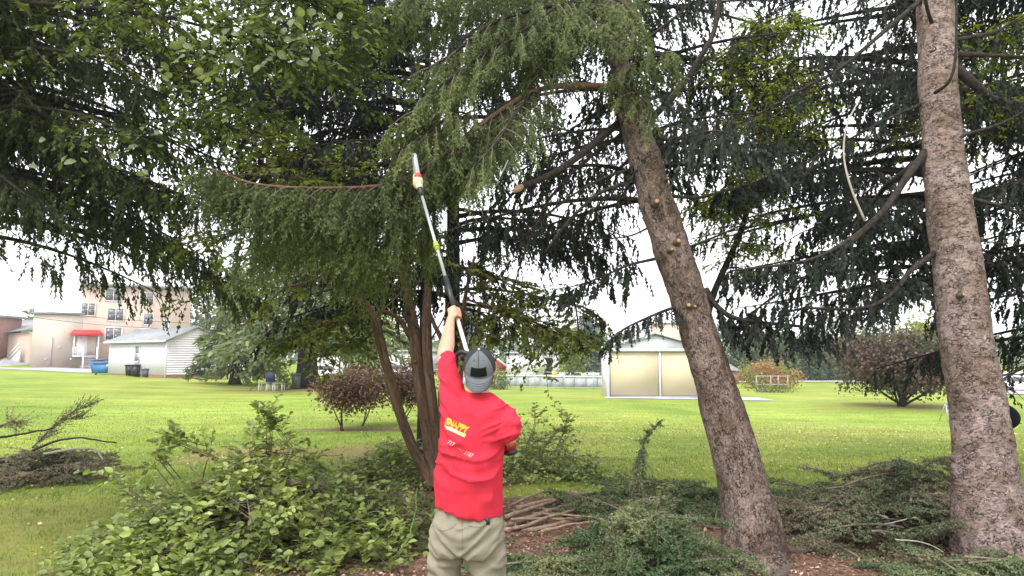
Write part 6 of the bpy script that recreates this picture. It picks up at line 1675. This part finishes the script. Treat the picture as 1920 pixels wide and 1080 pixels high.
# ---- cap worn backwards: dark mesh dome, grey front panel and brim towards the camera
def dome(az0, az1, el0, rx, ry, rz, n=28, m_=14, off=0.0):
    az = np.linspace(az0, az1, n); el = np.linspace(el0, math.pi / 2 - .02, m_)
    AZ, EL_ = np.meshgrid(az, el)
    p = (HC + ha * .012 + hx * (np.sin(AZ) * np.cos(EL_) * (rx + off))[..., None] - hf * (np.cos(AZ) * np.cos(EL_) * (ry + off))[..., None] + ha * (np.sin(EL_) * (rz + off))[..., None])
    V = p.reshape(-1, 3); i_ = np.arange(m_ - 1)[:, None] * n; j = np.arange(n - 1)[None]
    F = np.stack([i_ + j, i_ + j + 1, i_ + n + j + 1, i_ + n + j], -1).reshape(-1, 4)
    return V, F, p
cap = bpy.data.objects.new('cap', None); COL.objects.link(cap); cap.parent = person
V, F, _ = dome(0, 2 * math.pi, 0.0, .090, .106, .114, 64, 18); mb = MB(); mb.add(V, F); mb.build('crown', M['cap_dark'], cap, smooth=True)
# grey panel: pointed arch rising to the button
n, m_ = 25, 16; V = []
for j in range(m_):
    el = .0 + (math.pi / 2 - .08) * j / (m_ - 1); w_ = 1.03 * math.cos(el * .55) ** .6 * (1 if j < m_ - 3 else 1)
    for i_ in range(n):
        az = -w_ + 2 * w_ * i_ / (n - 1)
        V.append(HC + ha * .012 + hx * math.sin(az) * math.cos(el) * .0925 - hf * math.cos(az) * math.cos(el) * .1095 + ha * math.sin(el) * .1165)
i_ = np.arange(m_ - 1)[:, None] * n; j = np.arange(n - 1)[None]
mb = MB(); mb.add(np.array(V), np.stack([i_ + j, i_ + j + 1, i_ + n + j + 1, i_ + n + j], -1).reshape(-1, 4)); mb.build('front_panel', M['cap_grey'], cap, smooth=True)
mb = MB(); mb.ell(HC + ha * .1305, (.007, .007, .005), nu=12, nv=8); mb.build('button', M['print_white'], cap, smooth=True)
# black patch on the panel
V = []
for j in range(7):
    el = .10 + .42 * j / 6
    for i_ in range(13):
        az = -.50 + 1.0 * i_ / 12
        V.append(HC + ha * .012 + hx * math.sin(az) * math.cos(el) * .0945 - hf * math.cos(az) * math.cos(el) * .1125 + ha * math.sin(el) * .1185)
i_ = np.arange(6)[:, None] * 13; j = np.arange(12)[None]
mb = MB(); mb.add(np.array(V), np.stack([i_ + j, i_ + j + 1, i_ + 13 + j + 1, i_ + 13 + j], -1).reshape(-1, 4)); mb.build('patch', M['black_matt'], cap, smooth=True)
for s_ in (-1, 1):
    az, el = s_ * .42, .85
    mb = MB(); mb.ell(HC + ha * .012 + hx * math.sin(az) * math.cos(el) * .0935 - hf * math.cos(az) * math.cos(el) * .1105 + ha * math.sin(el) * .1175, (.0028, .0028, .0028), nu=8, nv=6); mb.build('eyelet', M['black'], cap)
# brim: a curved plate with thickness
nb, mbm = 25, 9; V = []
for lay in (0, 1):
    for j in range(mbm):
        f = j / (mbm - 1)
        for i_ in range(nb):
            az = -1.02 + 2.04 * i_ / (nb - 1)
            edge = math.cos(az / 1.02 * 1.45) ** .45 if abs(az) < 1.02 else 0
            base = HC + ha * .012 + hx * math.sin(az) * .0925 - hf * math.cos(az) * .1090
            ext = f * .078 * max(edge, .03)
            d_ = norm(-hf * .92 - ha * .32)
            V.append(base + d_ * ext + ha * (-.018 * (math.sin(az) ** 2) * f - .012 * f * f) - ha * .0028 * lay - hx * math.sin(az) * .006 * f)
N0 = nb * mbm; i_ = np.arange(mbm - 1)[:, None] * nb; j = np.arange(nb - 1)[None]
Fq = np.stack([i_ + j, i_ + j + 1, i_ + nb + j + 1, i_ + nb + j], -1).reshape(-1, 4)
j = np.arange(nb - 1); e0 = (mbm - 1) * nb
Fe = np.stack([e0 + j, e0 + j + 1, N0 + e0 + j + 1, N0 + e0 + j], -1)
mb = MB(); mb.add(np.array(V), [Fq, Fq[:, ::-1] + N0, Fe]); mb.build('brim', M['cap_grey'], cap, smooth=True)

for q_ in (.45, .62, .79, .93):
    pts = []
    for az in np.linspace(-.98, .98, 25):
        edge = max(math.cos(az / 1.02 * 1.45), .02) ** .45
        base = HC + ha * .012 + hx * math.sin(az) * .0925 - hf * math.cos(az) * .1090
        pts.append(base + norm(-hf * .92 - ha * .32) * q_ * .078 * max(edge, .03) + ha * (-.018 * (math.sin(az) ** 2) * q_ - .012 * q_ * q_ + .0012) - hx * math.sin(az) * .006 * q_)
    mb = MB(); mb.tube(np.array(pts), .0009, 4); mb.build('brim_stitching', M['cap_dark'], cap)
for az in (-1.03, 1.03, 0.0, math.pi * .66, -math.pi * .66):
    pts = [HC + ha * .012 + hx * math.sin(az * (math.cos(el * .55) ** .6 if abs(az) == 1.03 else 1)) * math.cos(el) * .0935 - hf * math.cos(az * (math.cos(el * .55) ** .6 if abs(az) == 1.03 else 1)) * math.cos(el) * .1105 + ha * math.sin(el) * .1172 for el in np.linspace(0.02 if az else .55, 1.5, 16)]
    mb = MB(); mb.tube(np.array(pts), .0013, 4); mb.build('seam', M['cap_dark'], cap)
# ---- shirt
hem_c = P(878, 950, YP)[0]
def hemdz(x):
    t_ = (x + .18) / .36; return -.03 * sstep(0, .5, t_) - .02 * sstep(.3, .9, t_) + .025
rows = [row(874, 922, 735, .062), row(858, 934, 744, .082), row(838, 948, 756, .105), row(826, 955, 772, .122), row(823, 956, 795, .132), row(823, 948, 830, .137), row(822, 944, 870, .137), row(819, 943, 910, .138),
        row(816, 942, 940, .142), row(815, 942, 958, .146, dz=hemdz)]
sp = [loft(rows[::-1], 48, 2.5)]
sp.append(chain([P(872, 790, YP), P(854, 762, YP + .01), P(846, 722, YP + .06), P(839, 690, 3.93), P(839, 672, 3.965)], [.09, .088, .066, .055, .049], 24))
sp.append(chain([P(915, 775, YP), P(938, 782, 3.82), P(951, 797, 3.77), P(950, 814, 3.74)], [.085, .082, .072, .062], 24))
V, F, Nn = union(sp, .009, 8)
uu, vv = np.array([proj(p_) for p_ in V]).T
back = sstep(.1, -.35, Nn[:, 1])
cx, cz = P(905, 742, YP)[0], P(905, 742, YP)[2]
dx, dz = V[:, 0] - cx, V[:, 2] - cz
def ridge(x): return (1 - np.abs(np.sin(x))) ** 1.6
def folds(s_, t_, seed, wid_, ln_):
    # creases long in s_, narrow in t_, broken up and of uneven strength
    w_ = fbm(np.stack([s_ / ln_ * .8, t_ / wid_ * .25, V[:, 1] * 3], -1), 2, seed + 9) * .9
    n_ = vnoise(np.stack([s_ / ln_, t_ / wid_ + w_, V[:, 1] * 2], -1), seed)
    return (1 - np.abs(n_) * 1.5).clip(0, 1) ** 2
edge = 1 - sstep(.10, .19, np.abs(V[:, 0] - P(882, 0, YP)[0]))
r_ = np.hypot(dx * 1.0, dz * .95) + dx * .10 + fbm(V * 5, 2, 31) * .03
th_ = np.arctan2(dx, -dz)
band = sstep(.16, .28, r_) * (1 - sstep(.46, .6, r_))
f = .030 * band * folds(th_ * .3, r_, 3, .045, .28) * (.35 + .65 * edge) * back
dgl = (V[:, 2]) * .75 + (V[:, 0]) * .9; dgs = V[:, 2] * .9 - V[:, 0] * .75
f = f + .024 * sstep(.02, -.12, dx) * folds(dgs, dgl, 13, .05, .3) * sstep(.55, .3, -dz)
rs = np.hypot(V[:, 0] - P(955, 800, YP)[0], V[:, 2] - P(955, 800, YP)[2])
f = f + .020 * (1 - sstep(.08, .2, rs)) * folds(V[:, 0] * .8 + V[:, 2] * .5, V[:, 2] * 1.0 - V[:, 0] * .5, 23, .03, .15)
f = f + .024 * sstep(-.28, -.45, dz) * folds(V[:, 2], V[:, 0] + .25 * V[:, 2], 33, .055, .35)
f = f + .012 * fbm(V * 4.5, 2, 77) + .0025 * fbm(V * 20, 2, 78)
face_w = .15 + .85 * sstep(.15, -.45, Nn[:, 1])
f = (f - np.mean(f)) * face_w * (.25 + .75 * sstep(P(0, 690, YP)[2], P(0, 725, YP)[2], V[:, 2]))
hemz = P(0, 950, YP)[2]
V2 = V + Nn * f[:, None]
# cuff ridges
for c_, a_ in ((P(838, 672, 3.965), norm(P(838, 672, 3.965) - P(846, 722, YP + .06))),):
    t_ = (V - c_) @ a_; V2 = V2 + Nn * (.003 * np.exp(-((t_ - .012) / .006) ** 2) - .003 * np.exp(-((t_ + .006) / .004) ** 2))[:, None]
mb = MB(); mb.add(V2, F); shirt = mb.build('shirt', M['shirt'], person, smooth=True)
bvh = BVHTree.FromPolygons([tuple(p_) for p_ in V2], [tuple(int(i_) for i_ in f_) for ff in F for f_ in ff])
def onto(u, v, off=.002, tree=None):
    o_ = A(0, 0, CAMZ); d_ = norm(P(u, v, 1.0) - o_)
    h_ = (tree or bvh).ray_cast(Vector(o_), Vector(d_), 8)
    return None if h_[0] is None else np.array(h_[0]) - d_ * off
def hem_line(pts, rad, name, matl, parent, tree=None, off=.0):
    q = [onto(u, v, off, tree) for u, v in np.array(catmull(np.array([(u, v, 0) for u, v in pts]), 30))[:, :2]]
    q = [x for x in q if x is not None]
    if len(q) < 3: return
    mb = MB(); mb.tube(np.array(q), rad, 5); return mb.build(name, matl, parent, smooth=True)
M['shirt_seam'] = mat('shirt_seam', (.42, .015, .03), rough=.9)
hem_line([(817, 940), (840, 951), (862, 959), (890, 963), (920, 963), (940, 960)], .0012, 'hem_stitch', M['shirt_seam'], shirt)
hem_line([(944, 764), (938, 780), (936, 800), (940, 824)], .0012, 'sleeve_seam', M['shirt_seam'], shirt)
hem_line([(853, 741), (860, 756), (857, 778), (846, 800)], .0012, 'sleeve_seam', M['shirt_seam'], shirt)
hem_line([(822, 664), (832, 670), (846, 671), (858, 667)], .0012, 'cuff_stitch', M['shirt_seam'], shirt)
hem_line([(870, 737), (882, 744), (898, 747), (914, 744), (926, 738)], .0032, 'collar', M['shirt_seam'], shirt)
# lettering lies on the cloth
def letters(txt, u0, v0, ang, size_px, matl, name, off=.0025, wsc=1.0, bold=0.0, k0=0):
    cu = bpy.data.curves.new(name, 'FONT'); cu.body = txt; cu.size = 1; cu.resolution_u = 3; cu.offset = bold
    o = bpy.data.objects.new(name, cu); COL.objects.link(o); bpy.context.view_layer.update()
    dg = bpy.context.evaluated_depsgraph_get(); me = bpy.data.meshes.new_from_object(o.evaluated_get(dg)); bpy.data.objects.remove(o)
    import bmesh
    bm = bmesh.new(); bm.from_mesh(me); bmesh.ops.triangulate(bm, faces=bm.faces[:])
    bmesh.ops.subdivide_edges(bm, edges=[e for e in bm.edges if e.calc_length() > .25], cuts=2)
    ca, sa = math.cos(ang), math.sin(ang)
    for v_ in bm.verts:
        x, y = v_.co.x * size_px * wsc, v_.co.y * size_px
        p_ = onto(u0 + x * ca + y * sa, v0 + x * sa - y * ca, off)
        if p_ is not None: v_.co = Vector(p_)
    bm.to_mesh(me); bm.free(); me.materials.clear(); me.materials.append(matl)
    ob = bpy.data.objects.new(name, me); COL.objects.link(ob); ob.parent = shirt; return ob
def patch(poly, matl, name, off, nx_=16, ny_=5):
    (a, b_, c, d) = [np.array(x, float) for x in poly]; V = []; 
    for j in range(ny_):
        for i_ in range(nx_):
            s_, t_ = i_ / (nx_ - 1), j / (ny_ - 1); q = a * (1 - s_) * (1 - t_) + b_ * s_ * (1 - t_) + c * s_ * t_ + d * (1 - s_) * t_
            V.append(onto(q[0], q[1], off))
    i_ = np.arange(ny_ - 1)[:, None] * nx_; j = np.arange(nx_ - 1)[None]
    mb = MB(); mb.add(np.array(V), np.stack([i_ + j, i_ + j + 1, i_ + nx_ + j + 1, i_ + nx_ + j], -1).reshape(-1, 4)); mb.build(name, matl, shirt, smooth=True)
ang = math.radians(24)
M['print_edge'] = mat('print_outline', (.45, .16, .02), rough=.7)
letters('SNAPPY', 833.5, 794.5, ang, 17.5, M['print_edge'], 'print_outline', .0022, .72, .085)
letters('SNAPPY', 834, 794, ang, 17, M['print_orange'], 'print_lettering', .0034, .74, .03)
patch([(833, 797), (874, 814), (871, 820), (836, 804)], M['print_green'], 'print_banner', .0022)
letters('SERVICES', 838, 802.5, ang, 6, M['print_white'], 'print_lettering', .0032, .82, .02)
letters('717', 838, 831, math.radians(30), 11, M['print_pink'], 'print_lettering', .0026, .8, .02)
letters('- -- -', 856, 841.5, math.radians(28), 9, M['print_pink'], 'print_lettering', .0026, .8, .02)
letters('1187', 869, 851, math.radians(25), 11, M['print_pink'], 'print_lettering', .0026, .8, .02)

# ---- trousers
rows = [row(822, 938, 925, .115), row(818, 940, 950, .125), row(810, 944, 972, .14), row(804, 946, 995, .15), row(802, 948, 1020, .15), row(803, 949, 1036, .135)]
tp_ = [loft(rows[::-1], 48, 2.4)]
tp_.append(chain([P(838, 1015, YP), P(834, 1045, YP), P(833, 1080, YP + .01), P(836, 1130, YP + .04), P(838, 1215, YP)], [.098, .095, .092, .086, .08], 24))
tp_.append(chain([P(911, 1015, YP), P(913, 1045, YP), P(915, 1080, YP + .01), P(919, 1130, YP + .04), P(922, 1215, YP)], [.105, .105, .102, .094, .086], 24))
V, F, Nn = union(tp_, .0095, 8)
x, z = V[:, 0] - P(872, 0, YP)[0], V[:, 2] - P(0, 1045, YP)[2]
ax_ = np.abs(x)
f = .020 * folds(z * .6 + ax_, z * .9 - ax_ * .8, 43, .034, .22) * sstep(-.08, .03, z) * (1 - sstep(.17, .26, z))
f = f + .016 * folds(x * 1.0, z + .35 * x, 53, .036, .16) * (1 - sstep(-.05, .04, z))
f = f + .009 * fbm(V * 5, 2, 61) + .003 * fbm(V * 20, 2, 62)
f = (f - np.mean(f)) * (.3 + .7 * sstep(.15, -.45, Nn[:, 1]))
V2 = V + Nn * (f - .004)[:, None]
mb = MB(); mb.add(V2, F); pants = mb.build('trousers', M['khaki'], person, smooth=True)
bvp = BVHTree.FromPolygons([tuple(p_) for p_ in V2], [tuple(int(i_) for i_ in f_) for ff in F for f_ in ff])
hem_line([(811, 984), (820, 992), (832, 995), (846, 990), (856, 982)], .0022, 'pocket_seam', M['khaki_seam'], pants, bvp)
hem_line([(875, 984), (888, 988), (900, 988), (912, 985), (919, 981)], .0022, 'pocket_seam', M['khaki_seam'], pants, bvp)
hem_line([(868, 972), (867, 1000), (868, 1030)], .0015, 'seat_seam', M['khaki_seam'], pants, bvp)
c = onto(914, 977, .004, bvp)
if c is not None:
    mb = MB(); mb.box(c, (.022, .01, .035)); mb.build('pocket_clip', M['black'], pants)
for u_ in (838, 922):
    c = P(u_, 1235, YP); c[2] = 0
    bp_ = [chain([c + A(0, -.04, .05), c + A(0, .06, .045), c + A(0, .17, .035)], [.048, .05, .036], 18), chain([c + A(0, -.02, .08), c + A(0, 0, .2)], [.055, .06], 18)]
    V, F, Nn = union(bp_, .008, 3); V[:, 2] = np.maximum(V[:, 2], .012)
    mb = MB(); mb.add(V, F); o = mb.build('boot', M['boot'], person, smooth=True)
    mb = MB(); mb.box(c + A(0, .06, .008), (.1, .3, .022)); mb.build('sole', M['black'], o)
adopt(person)

# ---- pole saw
saw = thing('pole_saw', 'long silver pole saw held up into the spruce boughs by the man', 'pole saw', (A0[0], A0[1], 0))
def on(f): return A0 + (B0 - A0) * f
def seg(f0, f1, r_, m_, name, n=14):
    mb = MB(); mb.tube([on(f0), on(f1)], r_, n); return mb.build(name, m_, saw, smooth=False)
def fv(v): return fs[np.argmin(np.abs(vs - v))]
seg(-.04, fv(575), .0125, M['print_white'], 'lower_pole')
seg(fv(582), fv(520), .0175, M['black'], 'foam_grip')
seg(fv(521), fv(352), .0115, M['silver'], 'upper_pole')
seg(fv(470), fv(455), .0175, M['lime'], 'clamp')
o = seg(fv(464), fv(461), .022, M['lime'], 'clamp_lever')
seg(fv(368), fv(350), .022, M['black'], 'collar')
hd = on(fv(342)); sx = norm(np.cross(pd, A(0, 1, 0)))
hp = [ellipsoid(hd, (.04, .045, .055), None, 20, 14), chain([on(fv(352)), on(fv(332))], [.026, .03])]
V, F, Nn = union(hp, .005, 3); mb = MB(); mb.add(V, F); mb.build('saw_head', M['saw_cream'], saw, smooth=True)
mb = MB(); mb.ell(on(fv(336)) + A(.01, -.03, .012), (.028, .024, .03), nu=16, nv=10); mb.build('sprocket_cover', M['saw_red'], saw, smooth=True)
# guide bar with rounded nose and chain
t1 = norm(P(776, 292, 5.2) - hd); b1 = norm(np.cross(t1, A(.2, 1, 0))); L_ = .24; V = []
outl = [(-.03, -.026), (L_ * .9, -.024), (L_ * .97, -.017), (L_, 0), (L_ * .97, .017), (L_ * .9, .024), (-.03, .026)]
nn_ = norm(np.cross(t1, b1))
for s_ in (-.003, .003):
    for a_, c_ in outl: V.append(hd + t1 * (a_ + .04) + b1 * c_ + nn_ * s_)
n_ = len(outl); mb = MB(); mb.add(np.array(V), [np.array([list(range(n_))[::-1]]), np.array([list(range(n_, 2 * n_))]), np.array([[i_, (i_ + 1) % n_, n_ + (i_ + 1) % n_, n_ + i_] for i_ in range(n_)])])
gb = mb.build('guide_bar', M['silver'], saw)
ch = MB(); 
for s_ in (-1, 1):
    for k in range(18):
        q = hd + t1 * (.05 + L_ * k / 19) + b1 * s_ * .029; obox(ch, q, t1, b1, (.009, .007, .006), nn_)
ch.build('chain', M['black'], gb)
# power head at the lower end, held by the right hand
c = P(951, 834, 4.0)
hp = [ellipsoid(c, (.055, .08, .05), None, 24, 16), chain([A0 - pd * .05, c], [.03, .04])]
V, F, Nn = union(hp, .006, 3); mb = MB(); mb.add(V, F); mb.build('motor_housing', M['motor_red'], saw, smooth=True)
mb = MB(); mb.ell(c + A(.01, 0, -.035), (.052, .075, .025), nu=20, nv=10); mb.build('lower_shell', M['black'], saw, smooth=True)
mb = MB(); mb.ell(c + A(-.01, -.075, .016), (.022, .012, .016), nu=16, nv=10); mb.build('starter_recess', M['black'], saw, smooth=True)
for a_ in (.5, -.5):
    mb = MB(); d_ = A(math.cos(a_), 0, math.sin(a_)) * .014; mb.tube([c + A(-.01, -.088, .016) - d_, c + A(-.01, -.088, .016) + d_], .0045, 6); mb.build('white_mark', M['print_white'], saw)
# black foam loop handle seen left of the cap
lp_ = on(fv(655))
mb = MB(); mb.tube(catmull([P(880, 664, 4.0), P(866, 660, 4.03), P(856, 666, 4.04), P(848, 678, 4.04)], 14), .014, 12); mb.build('loop_handle', M['black'], saw, smooth=True)
mb = MB(); mb.tube([P(866, 664, 4.03), P(868, 676, 4.04)], .010, 8); mb.build('trigger', M['black'], saw)
adopt(saw)

# ---- thin air between here and the far houses
mb = MB(); mb.box((0, 345, 10), (1500, 780, 34)); hz = mb.build('haze', [])
hm = bpy.data.materials.new('haze'); hm.use_nodes = True; N = hm.node_tree.nodes; N.remove(N['Principled BSDF'])
vp = N.new('ShaderNodeVolumePrincipled'); vp.inputs['Density'].default_value = HAZE; vp.inputs['Color'].default_value = (.95, .96, 1, 1); vp.inputs['Anisotropy'].default_value = .3
hm.node_tree.links.new(vp.outputs[0], N['Material Output'].inputs['Volume'])
hz.data.materials.append(hm); hz['kind'] = 'stuff'; hz['label'] = 'thin pale haze over the yard'
if HAZE <= 0: bpy.data.objects.remove(hz)
